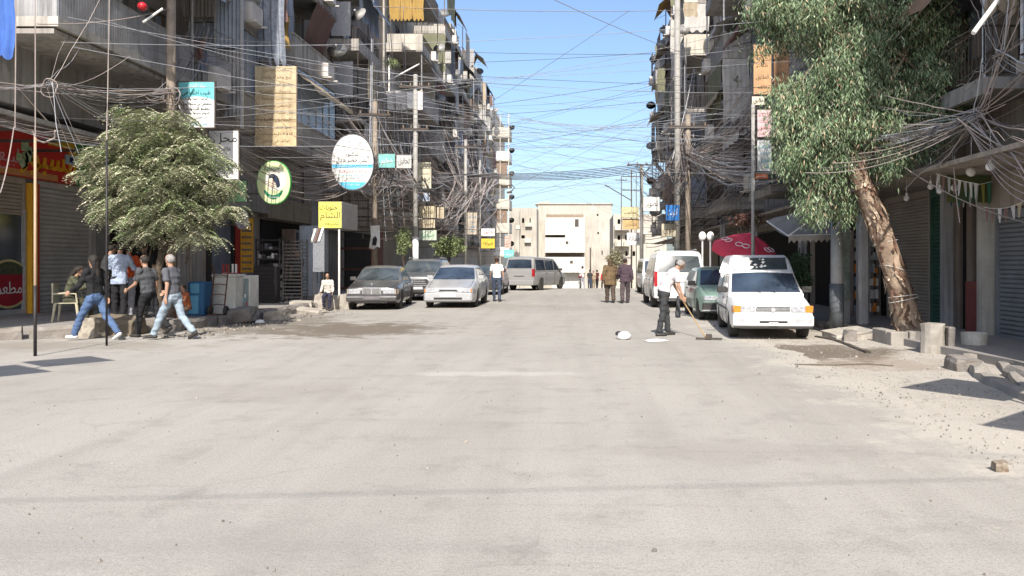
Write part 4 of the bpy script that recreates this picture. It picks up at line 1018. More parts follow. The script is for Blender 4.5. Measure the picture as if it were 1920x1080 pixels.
mb = MB(); mb.tube([(-.62, 2.1, 1.97), (-.62, 4.2, 2.0)], .02, 5); mb.tube([(.62, 2.1, 1.97), (.62, 4.2, 2.0)], .02, 5); mb.build('roof_rail', m_alu, c.root)

# small white minibus facing us further on
c = Car('small white minibus facing the camera, far down the right kerb', 'minibus', (3.9, 38.0), R(0), pw2, 4.0, 1.6,
        [(0, .9), (.08, .98), (.3, 1.02), (3.95, 1.05), (4, 1.0)], [(0, .28), (4, .28)], [(.1, 1.0), (.55, 1.68), (.8, 1.78), (3.8, 1.78), (3.97, 1.05)], .95, .14, (.6, 3.2), .3, tapf=.06)
c.screen(.14, .52, 'windscreen', -.88, .88); c.side_glass([[(.5, 1.08), (1.3, 1.08), (1.3, 1.6), (.75, 1.6)], [(1.4, 1.08), (3.6, 1.08), (3.6, 1.62), (1.4, 1.62)]]); c.doors([(.55, 1.4)])
c.front('headlight', m_lamp, .48, .72, .62, .76, sym=True); c.front('bumper', m_trim, -.76, .76, .32, .5, th=.06, bevel=.02); c.front('number_plate', m_plate, -.2, .2, .36, .46, th=.08, bevel=0); c.mirrors(.4, m_trim)

# left: dark saloon with upright chrome grille
pd = paintm('paint_dark_grey', (.062, .060, .060), .3, .25)
c = Car('dark grey saloon with upright chrome grille, nearest car on the left', 'car', (-6.72, 25.1), R(5.5), pd, 4.5, 1.74,
        [(0, .60), (.04, .70), (.15, .74), (1.2, .90), (1.35, .92), (3.5, .95), (4.4, .93), (4.5, .86)], [(0, .27), (.3, .2), (4.2, .22), (4.5, .3)],
        [(1.25, .91), (1.98, 1.36), (2.2, 1.42), (3.0, 1.42), (3.35, 1.34), (3.95, .95)], .90, .34, (.85, 3.55), .31, glass=m_cglassg)
c.seams(); c.screen(1.31, 1.93, 'windscreen', -.92, .92); c.screen(3.42, 3.88, 'rear_window', -.88, .88)
c.side_glass([[(1.62, .97), (2.3, .98), (2.3, 1.35), (2.05, 1.34)], [(2.38, .98), (3.1, .98), (3.0, 1.36), (2.38, 1.35)], [(3.2, .99), (3.55, .99), (3.28, 1.28), (3.16, 1.3)]]); c.doors([(1.3, 2.33), (2.34, 3.3)])
gr = c.front('grille', m_chrome, -.30, .30, .50, .735, th=.03, bevel=.02)[0]
for k in range(5): c.front('grille_slat', m_trim, -.265, -.012, .53 + k * .038, .55 + k * .038, th=.036, bevel=0, sym=True, parent=gr)
c.front('headlight', m_lamp, .36, .74, .52, .69, sym=True, bevel=.02); c.front('indicator', mat('smoked_lens', (.5, .42, .35)), .745, .775, .52, .685, sym=True, wrap=.2)
c.front('bumper', pd, -.80, .80, .28, .49, th=.09, bevel=.035); c.front('bumper_strip', m_chrome, -.79, .79, .42, .445, th=.098, bevel=.004); c.front('number_plate', mat('dusty_plate', (.16, .15, .16)), -.26, .26, .35, .46, th=.11, bevel=0); c.front('air_intake', m_black, -.5, .5, .235, .28, th=.06, bevel=0)
mb = MB(); mb.tube([(0, .02, .76), (0, .02, .82)], .004, 4); mb.lathe([(.028, 0), (.028, .006), (.022, .006), (.022, 0)], (0, .02, .845), 12, 'y'); mb.build('bonnet_ornament', m_chrome, c.root); c.mirrors(1.6)

# left: dark SUV behind it
ps = paintm('paint_slate', (.085, .095, .105), .3, .2)
c = Car('dark slate SUV with bold slatted grille behind the dark saloon', 'car', (-6.55, 31.2), R(2), ps, 4.7, 1.9,
        [(0, .82), (.06, .95), (.2, 1.0), (1.15, 1.12), (4.5, 1.18), (4.7, 1.1)], [(0, .33), (.3, .26), (4.7, .34)],
        [(1.1, 1.12), (1.95, 1.62), (2.2, 1.69), (3.9, 1.70), (4.2, 1.6), (4.6, 1.15)], .92, .28, (.9, 3.65), .36, glass=m_cglassg)
c.seams(); c.screen(1.16, 1.9, 'windscreen', -.92, .92); c.side_glass([[(1.6, 1.18), (2.35, 1.19), (2.35, 1.58), (2.05, 1.58)], [(2.45, 1.19), (3.3, 1.2), (3.25, 1.6), (2.45, 1.59)], [(3.4, 1.2), (4.1, 1.24), (3.9, 1.56), (3.4, 1.58)]]); c.doors([(1.3, 2.4), (2.41, 3.4)])
gr = c.front('grille', m_trim, -.45, .45, .55, .90, th=.03, bevel=.03)[0]
for k in range(4): c.front('grille_bar', m_chrome, -.43 + .03 * k, .43 - .03 * k, .62 + k * .075, .645 + k * .075, th=.045, bevel=.004, parent=gr)
c.front('headlight', m_lamp, .50, .84, .78, .90, sym=True, wrap=.35); c.front('fog_light', m_lamp, .55, .75, .47, .55, sym=True); c.front('bumper', m_trim, -.85, .85, .33, .46, th=.08, bevel=.03); c.front('number_plate', m_plate, -.26, .26, .48, .58, th=.07, bevel=0); c.mirrors(1.6)
mb = MB(); mb.tube([(-.66, 2.1, 1.76), (-.66, 4.0, 1.76)], .02, 5); mb.tube([(.66, 2.1, 1.76), (.66, 4.0, 1.76)], .02, 5); mb.build('roof_rail', m_alu, c.root)

# left: silver saloon
pl_ = paintm('paint_silver', (.36, .365, .37), .28, .12)
c = Car('silver-blue saloon with thin grille and amber-edged headlights, mid street left', 'car', (-4.42, 26.2), R(0.3), pl_, 4.7, 1.80,
        [(0, .56), (.05, .66), (.18, .71), (1.15, .92), (1.3, .94), (3.7, 1.0), (4.6, 1.0), (4.7, .9)], [(0, .22), (.3, .18), (4.7, .28)],
        [(1.15, .92), (2.0, 1.38), (2.25, 1.45), (3.0, 1.45), (3.5, 1.34), (4.15, 1.01)], .90, .33, (.92, 3.62), .31)
c.seams(); c.screen(1.21, 1.95, 'windscreen', -.93, .93); c.side_glass([[(1.65, 1.0), (2.35, 1.02), (2.35, 1.38), (2.1, 1.37)], [(2.43, 1.02), (3.2, 1.03), (3.15, 1.36), (2.43, 1.38)], [(3.28, 1.05), (3.65, 1.06), (3.4, 1.26), (3.24, 1.3)]]); c.doors([(1.35, 2.38), (2.39, 3.4)])
c.front('headlight', m_lamp, .46, .76, .54, .66, sym=True, wrap=.3); c.front('indicator', m_amber, .76, .80, .55, .65, sym=True, wrap=.12)
gr = c.front('grille', m_chrome, -.34, .34, .56, .65, th=.02, bevel=.02)[0]; c.front('grille_mesh', m_trim, -.30, .30, .58, .63, th=.026, bevel=0, parent=gr)
c.front('bumper', pl_, -.82, .82, .22, .53, th=.07, bevel=.05); c.front('air_intake', m_black, -.48, .48, .29, .37, th=.078, bevel=.01); c.front('fog_light', m_lamp, .62, .72, .3, .38, sym=True, th=.075); c.front('number_plate', mat('plate_white', (.8, .8, .8)), -.26, .26, .40, .52, th=.085, bevel=0); c.mirrors(1.65)

# further small cars
c = Car('pale compact car half hidden behind the dark SUV', 'car', (-6.0, 38), R(0), paintm('paint_pale', (.42, .43, .43)), 4.0, 1.65, [(0, .6), (.1, .7), (1, .9), (4, .9)], .25, [(1, .9), (1.7, 1.42), (3, 1.45), (3.8, .95)], .92, .3, (.8, 3.2), .29)
c.seams(); c.screen(1.05, 1.66, 'windscreen'); c.side_glass([[(1.4, .96), (3.2, .98), (2.9, 1.36), (1.8, 1.35)]]); c.front('headlight', m_lamp, .4, .7, .55, .67, sym=True); c.front('bumper', m_trim, -.78, .78, .3, .48, th=.06)
c = Car('dark hatchback waiting behind the man in the white shirt', 'car', (-4.5, 37.2), R(0), paintm('paint_black', (.035, .035, .04)), 4.0, 1.65, [(0, .6), (.1, .7), (1, .9), (4, .9)], .25, [(1, .9), (1.7, 1.42), (3, 1.45), (3.8, .95)], .92, .3, (.8, 3.2), .29)
c.seams(); c.screen(1.05, 1.66, 'windscreen', m=m_cglassg); c.side_glass([[(1.4, .96), (3.2, .98), (2.9, 1.36), (1.8, 1.35)]]); c.front('headlight', m_lamp, .4, .7, .55, .67, sym=True); c.front('bumper', m_trim, -.78, .78, .3, .48, th=.06)

# silver van crossing at an angle
pv = paintm('paint_silver_van', (.27, .268, .265), .32, .15)
c = Car('silver passenger van turned to the right across the street end', 'van', (-1.62, 48.3), R(160), pv, 5.1, 1.92,
        [(0, .75), (.08, .86), (.3, .95), (.95, 1.08), (1.1, 1.12), (5.0, 1.14), (5.1, 1.1)], [(0, .3), (.3, .24), (5.1, .32)],
        [(.85, 1.07), (1.55, 1.68), (1.85, 1.86), (4.7, 1.93), (4.9, 1.87), (5.07, 1.14)], .95, .17, (.95, 4.05), .35, glass=m_cglass, tapr=.05, tapf=.15)
c.screen(4.93, 5.04, 'rear_window', -.86, .86, off=.014); c.screen(.92, 1.5, 'windscreen', -.92, .92)
c.side_glass([[(1.3, 1.18), (2.0, 1.18), (2.0, 1.72), (1.72, 1.68)], [(2.1, 1.18), (3.35, 1.18), (3.35, 1.75), (2.1, 1.74)], [(3.42, 1.18), (4.75, 1.18), (4.7, 1.77), (3.42, 1.75)]]); c.doors([(1.2, 2.05), (2.1, 3.4)])
c.front('tail_light', m_redl, .80, .91, .82, 1.25, end=True, sym=True, wrap=.10); c.front('rear_bumper', pv, -.9, .9, .33, .6, end=True, th=.10, bevel=.03); c.front('number_plate_recess', m_trim, -.3, .3, .83, .86, end=True, th=.02, bevel=0); c.mirrors(1.3, m_trim)
c.front('headlight', m_lamp, .5, .85, .68, .84, sym=True, wrap=.4)

def motorbike(label, x, y, yaw):
    r = thing('motorcycle', label, 'motorcycle', (x, y, gz(y)), yaw)
    for yy in (-.6, .62):
        mb = MB(); mb.lathe([(.22, -.05), (.3, -.05), (.3, .05), (.22, .05), (.22, -.05)], (0, yy, .3), 18, 'x'); mb.build('wheel', m_tyre, r)
    mb = MB(); mb.tube([(0, -.6, .3), (0, -.35, .9)], .03, 5); mb.tube([(-.3, -.3, .98), (0, -.38, .92), (.3, -.3, .98)], .018, 5); mb.tube([(0, -.35, .75), (0, .1, .4), (0, .62, .3)], .035, 5); mb.build('frame', m_iron, r)
    mb = MB(); mb.box(-.13, .13, -.2, .15, .3, .55); mb.build('engine', m_alu, r, bevel=.04); mb = MB(); mb.box(-.13, .13, -.32, .05, .68, .88); mb.build('fuel_tank', m_redl, r, bevel=.07, seg=2); mb = MB(); mb.box(-.12, .12, .05, .7, .7, .8); mb.build('seat', m_black, r, bevel=.04)
    mb = MB(); mb.ball((0, -.45, .85), .09); mb.build('headlight', m_lamp, r)
motorbike('motorcycle standing at the crest of the street by the silver van nose', .1, 50.5, 0)
# ------------------------------------------------------------------ people
m_skin = mat('skin', (.40, .24, .165), (.34, .20, .135), rough=.6, scale=12)
m_hairb = mat('hair_black', (.018, .015, .013), (.03, .025, .02), rough=.7, scale=30, bump=.5)
m_hairg = mat('hair_grey', (.33, .32, .31), (.16, .155, .15), rough=.8, scale=30, bump=.5)
m_shoeb = mat('shoe_black', (.03, .028, .027), (.05, .045, .04), rough=.5)
m_shoew = mat('shoe_white', (.62, .62, .60), (.45, .45, .43), rough=.6)
def cap(mb, a, b, ra, rb, n=12, sx=1.0, flat=(False, False), sy=1.0):
    a, b = Vector(a), Vector(b); d = b - a; L = d.length; t = d.normalized() if L > 1e-6 else Vector((0, 0, 1))
    X = Vector((1, 0, 0)); X = (X - t * X.dot(t)); X = X.normalized() if X.length > .1 else Vector((0, 1, 0)).cross(t).normalized()
    Y = t.cross(X)
    rings = []
    if flat[0]: rings += [(a, .001), (a, ra)]
    else: rings += [(a - t * ra * math.sin(q), max(.001, ra * math.cos(q))) for q in (1.57, 1.1, .55, 0)]
    if flat[1]: rings += [(b, rb), (b, .001)]
    else: rings += [(b + t * rb * math.sin(q), max(.001, rb * math.cos(q))) for q in (0, .55, 1.1, 1.57)]
    vs = [c + X * (math.cos(6.2832 * j / n) * r * sx) + Y * (math.sin(6.2832 * j / n) * r * sy) for c, r in rings for j in range(n)]
    k = len(rings)
    mb.add(vs, [(i * n + j, i * n + (j + 1) % n, (i + 1) * n + (j + 1) % n, (i + 1) * n + j) for i in range(k - 1) for j in range(n)] + [tuple(range(n))[::-1], tuple((k - 1) * n + j for j in range(n))])
FUSED = []
def fuse(mb, name, m, parent, voxel, smooth=3, wrinkle=0.0, seed=0):
    me = mb.mesh(name, m); o = bpy.data.objects.new(name, me); COL.objects.link(o)
    r = o.modifiers.new('r', 'REMESH'); r.mode = 'VOXEL'; r.voxel_size = voxel
    s = o.modifiers.new('s', 'SMOOTH'); s.factor = .5; s.iterations = smooth
    FUSED.append((o, me, wrinkle, seed, m)); o.parent = parent
    return o
def fuse_all():
    from mathutils import noise as NZ
    dg = bpy.context.evaluated_depsgraph_get(); dg.update()
    L = [(o, me, w, sd, m, bpy.data.meshes.new_from_object(o.evaluated_get(dg))) for o, me, w, sd, m in FUSED]
    for o, me, w, sd, m, m2 in L:
        o.modifiers.clear()
        if w:
            n = len(m2.vertices); co = np.empty(n * 3, np.float32); no = np.empty(n * 3, np.float32)
            m2.vertices.foreach_get('co', co); m2.vertices.foreach_get('normal', no); co = co.reshape(-1, 3); no = no.reshape(-1, 3)
            nz = np.array([NZ.noise((p[0] * 7, p[1] * 7, p[2] * 13 + sd)) for p in co.tolist()], np.float32)
            m2.vertices.foreach_set('co', (co + no * (nz * w)[:, None]).ravel())
        m2.polygons.foreach_set('use_smooth', [True] * len(m2.polygons)); m2.name = o.name.split('.')[0]
        if not m2.materials: m2.materials.append(m)
        o.data = m2
PEOPLE_GROUP = None
def person(label, x, y, yaw, h=1.75, lean=0, bend=0, th=((5, 0), (-5, 0)), arms=((5, 15), (-5, 15)), abd=(8, 8), headp=0, heady=0,
           top=None, bot=None, skin=None, hair=None, shoe=None, sleeve='short', longhair=False, hat=None, skirt=0.0, robe=False, fat=1.0, seat=None, zoff=None, vox=.013, shorts=False, loose=1.0, group=None, foot=None, splay=3):
    """th: (thigh angle, knee bend) left/right; arms: (shoulder swing, elbow). local +y is the way the person faces"""
    skin = skin or m_skin
    k = h / 1.75
    def d2(a): return Vector((0, math.sin(R(a)), -math.cos(R(a))))
    P0 = Vector((0, 0, 0)); t1 = Vector((0, math.sin(R(lean)), math.cos(R(lean)))); t2 = Vector((0, math.sin(R(lean + bend)), math.cos(R(lean + bend))))
    waist = P0 + t1 * .17; chest = waist + t2 * .20; neck = chest + t2 * .17
    a3 = R(lean + bend * 1.2 - headp); t3 = Vector((0, math.sin(a3), math.cos(a3)))
    head = neck + t2 * .05 + t3 * .13
    J = {}
    for i, sd in ((0, -1), (1, 1)):
        hip = P0 + Vector((sd * .088, 0, -.02)); T, K = th[i]
        kd = d2(T) + Vector((sd * math.sin(R(splay)), 0, 0)); knee = hip + kd.normalized() * .43
        sdn = d2(T - K); ank = knee + sdn * .415
        fa = foot[i] if foot else (max(-50, (T - K)) * .75 if (T - K) < -12 else 0)
        fd = Vector((sd * .12, math.cos(R(fa)), math.sin(R(fa)))).normalized()
        J[sd] = dict(hip=hip, knee=knee, ank=ank, fd=fd)
        S = neck - t2 * .035 + Vector((sd * .175 * fat ** .5, 0, 0)); A, E = arms[i]
        tor = lean + bend * .5
        ud = d2(A + tor * 0) + Vector((sd * math.sin(R(abd[i])), 0, 0)); el = S + ud.normalized() * .29
        fdn = d2(A + E) + Vector((sd * math.sin(R(abd[i] * .5 - (8 if E > 40 else 0))), 0, 0)); wr = el + fdn.normalized() * .25
        J[sd].update(S=S, el=el, wr=wr, hd=fdn.normalized())
    zmin = min([(J[s]['ank'] + Vector((0, 0, -.075))).z for s in (-1, 1)] + [(J[s]['ank'] + J[s]['fd'] * .17 + Vector((0, 0, -.06))).z for s in (-1, 1)])
    z0 = (zoff if zoff is not None else gz(y)) - (zmin * k if seat is None else 0) + (0 if seat is None else seat)
    root = thing('person', label, 'person', (x, y, z0), yaw, group); root.scale = (k, k, k)
    b = MB()
    cap(b, P0 + Vector((0, 0, -.01)), waist, .108 * fat, .100 * fat, sx=1.42); cap(b, waist, chest, .100 * fat, .112 * fat ** .5, sx=1.40); cap(b, chest, neck - t2 * .05, .110, .075, sx=1.75)
    cap(b, neck - t2 * .03, head - t3 * .05, .052, .050)
    cap(b, head - t3 * .045 + Vector((0, 0.012, 0)), head + t3 * .035, .066, .088, sx=.86, sy=1.05)
    hy = Matrix.Rotation(R(heady), 3, t3)
    F_ = hy @ (Vector((0, math.cos(a3), -math.sin(a3)))); S_ = hy @ Vector((1, 0, 0))
    cap(b, head + F_ * .082 + t3 * .012, head + F_ * .102 - t3 * .022, .011, .014); cap(b, head + F_ * .066 - t3 * .085, head + F_ * .07 - t3 * .08, .026, .026)
    cap(b, head + F_ * .08 + t3 * .03 + S_ * -.03, head + F_ * .08 + t3 * .03 + S_ * .03, .012, .012)
    for sd in (-1, 1): cap(b, head + S_ * sd * .078 + t3 * .015, head + S_ * sd * .078 - t3 * .03, .014, .011)
    for sd in (-1, 1):
        j = J[sd]
        cap(b, j['hip'], j['knee'], .082 * fat ** .5, .055); cap(b, j['knee'], j['ank'], .054, .036); cap(b, j['ank'] + Vector((0, 0, -.03)), j['ank'] + j['fd'] * .13 + Vector((0, 0, -.045)), .034, .028)
        cap(b, j['S'], j['el'], .050, .038); cap(b, j['el'], j['wr'], .038, .025)
        hd = j['hd']; palm = j['wr'] + hd * .085; side = Vector((0, 1, 0)) if abs(hd.y) < .7 else Vector((0, 0, 1)); side = (side - hd * side.dot(hd)).normalized(); inn = Vector((-sd, 0, 0)); inn = (inn - hd * inn.dot(hd)).normalized()
        cap(b, j['wr'], palm - hd * .015, .026, .034, sx=.6)
        for fi, (o_, fl) in enumerate(((-.030, .062), (-.010, .074), (.011, .07), (.031, .056))):
            q = palm + side * -o_; m1 = q + (hd + inn * .25).normalized() * fl * .55; cap(b, q - hd * .02, m1, .0105, .010, n=6); cap(b, m1, m1 + (hd + inn * .9).normalized() * fl * .5, .010, .008, n=6)
        q = j['wr'] + hd * .03 + side * .03; m1 = q + (hd + side * .9).normalized() * .035; cap(b, q, m1, .012, .011, n=6); cap(b, m1, m1 + (hd + side * .25 + inn * .3).normalized() * .03, .011, .009, n=6)
    fuse(b, 'body', skin, root, vox * .85, 2)
    g = .013 * loose
    if top:
        c = MB()
        cap(c, P0 + t1 * .02, waist, .108 * fat + g, .102 * fat + g, sx=1.42, flat=(True, False)); cap(c, waist, chest, .102 * fat + g, .113 + g, sx=1.42); cap(c, chest, neck - t2 * .045, .112 + g, .078 + g, sx=1.76); cap(c, neck - t2 * .06, neck - t2 * .005, .075 + g, .058 + g)
        for sd in (-1, 1):
            j = J[sd]
            if sleeve == 'short': e = j['S'].lerp(j['el'], .78); cap(c, j['S'], e, .056 + g, .056 + g, flat=(False, True))
            elif sleeve == 'long': cap(c, j['S'], j['el'], .055 + g, .046 + g); cap(c, j['el'], j['wr'] - j['hd'] * .01, .046 + g, .032 + g, flat=(False, True))
        if robe:
            ft = (J[-1]['ank'] + J[1]['ank']) / 2; cap(c, P0 + Vector((0, 0, .02)), Vector((ft.x, ft.y, min(J[-1]['ank'].z, J[1]['ank'].z) + robe)), .12 * fat, .15 * fat, sx=1.35, flat=(False, True))
        elif skirt: cap(c, P0 + t1 * .04, P0 - t1 * skirt, .11 * fat + g, .122 * fat + g, sx=1.42, flat=(False, True))
        fuse(c, 'robe' if robe else 'shirt', top, root, vox, 3, .018, len(label))
    if bot:
        c = MB(); cap(c, P0 + Vector((0, 0, -.02)), P0 + t1 * .075, .106 * fat + g, .106 * fat + g * .6, sx=1.40, flat=(False, True))
        for sd in (-1, 1):
            j = J[sd]; cap(c, j['hip'], j['knee'], .090 * fat ** .5 + g * .6, .060 + g)
            if shorts: pass
            else: cap(c, j['knee'], j['ank'] + (j['knee'] - j['ank']).normalized() * -.0, .060 + g, .048 + g, flat=(False, True))
        fuse(c, 'trousers', bot, root, vox, 3, .022, len(label) + 5)
    for sd in (-1, 1):
        j = J[sd]; c = MB(); a = j['ank'] + Vector((0, 0, -.035)); perp = Vector((0, 0, 1)) - j['fd'] * j['fd'].z
        cap(c, a - j['fd'] * .04 - perp * .004, a + j['fd'] * .145 - perp * .008, .040, .034, sx=1.1, n=10); cap(c, a + perp * .03, a, .038, .038, n=10)
        c.build('shoe', shoe or m_shoeb, root, smooth=True)
    if hair and not hat:
        c = MB(); hc = head + t3 * .015 - F_ * .012; n, m = 14, 9; vs = []; keep = []
        for i in range(m + 1):
            a = math.pi * i / m
            for q in range(n):
                w = 6.2832 * q / n
                d = t3 * math.cos(a) + (F_ * math.cos(w) + S_ * math.sin(w)) * math.sin(a)
                r = (.109 if longhair else .100) * (1 + .05 * math.sin(q * 3.1 + i * 2) + random.uniform(-.035, .035))
                # hairline: short at the face, lower at the nape
                lim = 1.05 if math.cos(w) > .45 else (1.75 if math.cos(w) > -.2 else 2.25)
                aa = min(a, lim); d = t3 * math.cos(aa) + (F_ * math.cos(w) + S_ * math.sin(w) * .9) * math.sin(aa)
                vs.append(hc + d * r)
        c.add(vs, [(i * n + q, i * n + (q + 1) % n, (i + 1) * n + (q + 1) % n, (i + 1) * n + q) for i in range(m) for q in range(n)])
        c.build('hair', hair, root, smooth=True)
        if longhair:
            c = MB(); cap(c, head - F_ * .05, head - F_ * .085 - t3 * .32, .085, .05, sx=1.15); fuse(c, 'long_hair', hair, root, .016, 2, .01)
    if hat:
        c = MB(); cap(c, head - t3 * .10 - F_ * .02, head + t3 * .03, .098, .108, sx=.95); cap(c, head - t3 * .15 - F_ * .02, head - t3 * .12, .11, .09)
        # leave the face open
        fuse(c, 'headscarf', hat, root, .014, 2, .004)
    for sd in (-1, 1):
        c = MB(); c.ball(head + F_ * .086 + t3 * .012 + S_ * sd * .031, .009, 8, 5); c.build('eye', m_black, root)
    return root, J, k
def cl(name, r, g, b): return mat('cloth_' + name, (r, g, b), (r * .75, g * .75, b * .75), rough=.9, scale=9, bump=.4, bscale=40)
jeans_m, jeans_l, jeans_d = cl('mid_denim', .085, .14, .26), cl('light_denim', .30, .37, .43), cl('dark_denim', .05, .065, .10)
blk, chr_, dgry = cl('black', .018, .018, .020), cl('charcoal', .045, .047, .05), cl('dark_grey', .075, .078, .085)
G_ = 0.0; PV = .22
# left group. yaw: 0 looks away from the camera, 90 looks left
person('young woman with long black hair in black top and blue jeans striding left', -9.5, 15.2, R(78), 1.72, lean=4, th=((32, 8), (-24, 16)), arms=((25, 30), (-22, 20)), top=blk, bot=jeans_m, hair=m_hairb, longhair=True, shoe=m_shoew, sleeve='long', vox=.013)
person('man leaning over in the crowd, dark shirt, beside the woman in blue jeans', -11.25, 18.3, R(-40), 1.76, lean=8, bend=10, th=((4, 2), (-6, 4)), top=chr_, bot=dgry, hair=m_hairb, zoff=PV, arms=((40, 60), (30, 60)))
person('person in pale blue shirt and black trousers with back turned in the crowd', -10.45, 17.6, R(8), 1.74, lean=3, th=((3, 2), (-4, 3)), top=cl('pale_blue', .34, .40, .52), bot=blk, hair=m_hairb, sleeve='long', zoff=PV, arms=((30, 55), (25, 60)), abd=(16, 14), skirt=.12)
person('person in orange top and light grey trousers with back turned', -10.6, 18.2, R(-6), 1.72, lean=2, th=((2, 2), (-3, 3)), top=cl('orange', .62, .10, .03), bot=cl('light_grey', .34, .34, .37), hair=m_hairb, zoff=PV, arms=((20, 60), (25, 50)), shoe=m_shoew)
person('man all in black standing at the end of the queue behind the dark figure', -10.36, 18.4, R(-12), 1.80, lean=2, th=((4, 2), (-5, 3)), top=blk, bot=blk, hair=m_hairb, zoff=PV, arms=((8, 20), (8, 20)), abd=(14, 14))
person('young man in charcoal t-shirt and black trousers walking left beside the grey haired man', -8.85, 15.9, R(74), 1.68, lean=7, th=((17, 10), (-20, 26)), arms=((12, 50), (-14, 20)), top=dgry, bot=blk, hair=m_hairb, headp=-6)
person('grey haired man in grey polo shirt and faded light jeans striding left', -8.05, 15.35, R(80), 1.72, lean=5, th=((26, 2), (-15, 28)), arms=((-16, 20), (22, 30)), top=cl('slate_polo', .10, .105, .12), bot=jeans_l, hair=m_hairg, headp=-4)
sx_, sy_ = -11.35, 17.2
person('seated woman with dark hair in olive patterned dress on a plastic chair', sx_, sy_, R(-70), 1.62, lean=10, bend=8, th=((82, 80), (78, 84)), arms=((45, 60), (40, 70)), top=mat('cloth_olive_print', (.10, .10, .06), (.04, .045, .03), scale=30, rough=.9), bot=cl('olive', .06, .06, .04), hair=m_hairb, longhair=True, sleeve='long', seat=PV + .50, headp=-8)
person('small child in orange and brown squatting by the blue tank', -9.05, 17.9, R(150), 1.12, lean=10, bend=6, th=((78, 82), (74, 84)), arms=((35, 60), (35, 60)), top=mat('cloth_orange_print', (.48, .12, .04), (.16, .07, .04), scale=24, rough=.9), bot=cl('brown', .12, .07, .045), hair=m_hairb, seat=PV + .28, vox=.014)
# boy on the kerb
person('boy in striped sweater and dark trousers sitting on broken kerb blocks', -8.10, 25.0, R(188), 1.36, lean=6, bend=8, th=((62, 60), (70, 84)), arms=((12, 30), (15, 35)), top=mat('stripe_base', (.55, .52, .46), (.5, .47, .42)), bot=cl('indigo', .03, .03, .055), hair=m_hairb, sleeve='long', seat=.56, headp=-4, shoe=m_shoeb)
# man in white shirt seen from behind by the silver saloon
person('man in white shirt and jeans with back turned beside the silver-blue saloon', -3.27, 30.9, R(4), 1.74, lean=0, th=((7, 3), (-9, 5)), arms=((10, 18), (-10, 14)), abd=(14, 14), top=cl('white', .76, .76, .75), bot=jeans_d, hair=mat('hair_reddish', (.05, .022, .016), (.03, .015, .01)))
# the couple walking away
person('woman in brown striped coat and headscarf walking away beside a companion', 1.22, 29.9, R(3), 1.68, lean=4, th=((12, 4), (-12, 8)), arms=((-12, 20), (12, 30)), abd=(12, 10), top=mat('cloth_brown_stripe', (.17, .115, .06), (.07, .05, .03), scale=5, rough=.9), bot=cl('brown_trousers', .085, .065, .05), hat=cl('brown_scarf', .09, .06, .035), sleeve='long', skirt=.22, fat=1.2, loose=2.6)
person('companion in dark plum shirt walking away next to the brown striped coat', 1.78, 29.6, R(-2), 1.70, lean=3, th=((-10, 8), (14, 4)), arms=((12, 25), (-14, 20)), abd=(14, 14), top=cl('plum', .075, .05, .065), bot=cl('plum_trousers', .085, .065, .07), hair=mat('hair_dark_brown', (.04, .03, .022), (.03, .02, .015)), sleeve='long', fat=1.1, skirt=.1, loose=2.2)
# man sweeping
BR = person('grey haired man in white patterned t-shirt bending forward over a long handled scraper', 1.78, 16.2, R(-78), 1.70, lean=12, bend=22, th=((13, 8), (-8, 3)), arms=((18, 12), (6, 16)), abd=(6, 10), top=mat('cloth_white_print', (.66, .64, .64), (.46, .40, .44), scale=26, rough=.9), bot=chr_, hair=m_hairg, headp=-14, heady=0, fat=1.18)
root, J, k = BR
Mr = Matrix.Translation(root.location) @ Matrix.Rotation(R(-78), 4, 'Z')
hand = Mr @ ((J[-1]['wr'] + J[-1]['hd'] * .10) * k)
tip = Vector((2.52, 15.3, .03))
bro = thing('scraper', 'long handled floor scraper held by the bending man', 'scraper', hand)
mb = MB(); mb.tube([Vector((0, 0, 0)) + (hand - tip).normalized() * .12, tip - hand], .014, 6); mb.build('handle', m_wood, bro)
mb = MB(); q = tip - hand; mb.cbox(q + Vector((.05, -.05, 0)), (.52, .05, .035), (0, 0, -.15)); mb.cbox(q + Vector((.05, -.05, .05)), (.12, .05, .08), (0, 0, -.15)); mb.build('head', m_iron, bro, bevel=.01)
mb = MB(); mb.lathe([(.0, 0), (.055, .01), (.06, .1), (.025, .42), (.03, .47), (.0, .47)], n=14); bb = mb.build('cloth_bag', dgry, None, smooth=True); bb.location = hand + Vector((-.08, -.05, -.42)); tag(bb, 'dark cloth bag hanging from the hand of the bending man', 'bag')
# far figures at the crest
for i, (px, hh, tp, bt, lb) in enumerate(((1106, 1.72, chr_, jeans_d, 'tiny far figure in charcoal, left of the far trio'), (1113, 1.66, cl('tan', .40, .32, .22), cl('khaki', .25, .2, .13), 'tiny far figure in tan, middle of the far trio'), (1120, 1.74, cl('maroon', .10, .03, .03), blk, 'tiny far figure in maroon, right of the far trio'))):
    person(lb, (px - VX) * 66 / F, 66 + i * .5, R(10 + 150 * i), hh, th=((6, 3), (-6, 3)), top=tp, bot=bt, hair=m_hairb, vox=.03)
person('far figure in bright red near the couple walking away', (1131 - VX) * 60 / F, 60, R(40), 1.45, th=((6, 3), (-6, 3)), top=cl('red', .55, .03, .03), bot=blk, hair=m_hairb, vox=.03, sleeve='long')
person('far figure in pale clothes by the motorcycle', (1092 - VX) * 56 / F, 56, R(40), 1.7, th=((6, 3), (-6, 3)), top=cl('white', .76, .76, .75), bot=cl('light_grey', .34, .34, .37), hair=m_hairb, vox=.03)
person('shadowy figure in grey standing inside the arcade behind the dark saloon', -10.3, 28.3, R(170), 1.75, th=((3, 3), (-3, 3)), top=dgry, bot=chr_, hair=m_hairb, zoff=PV)

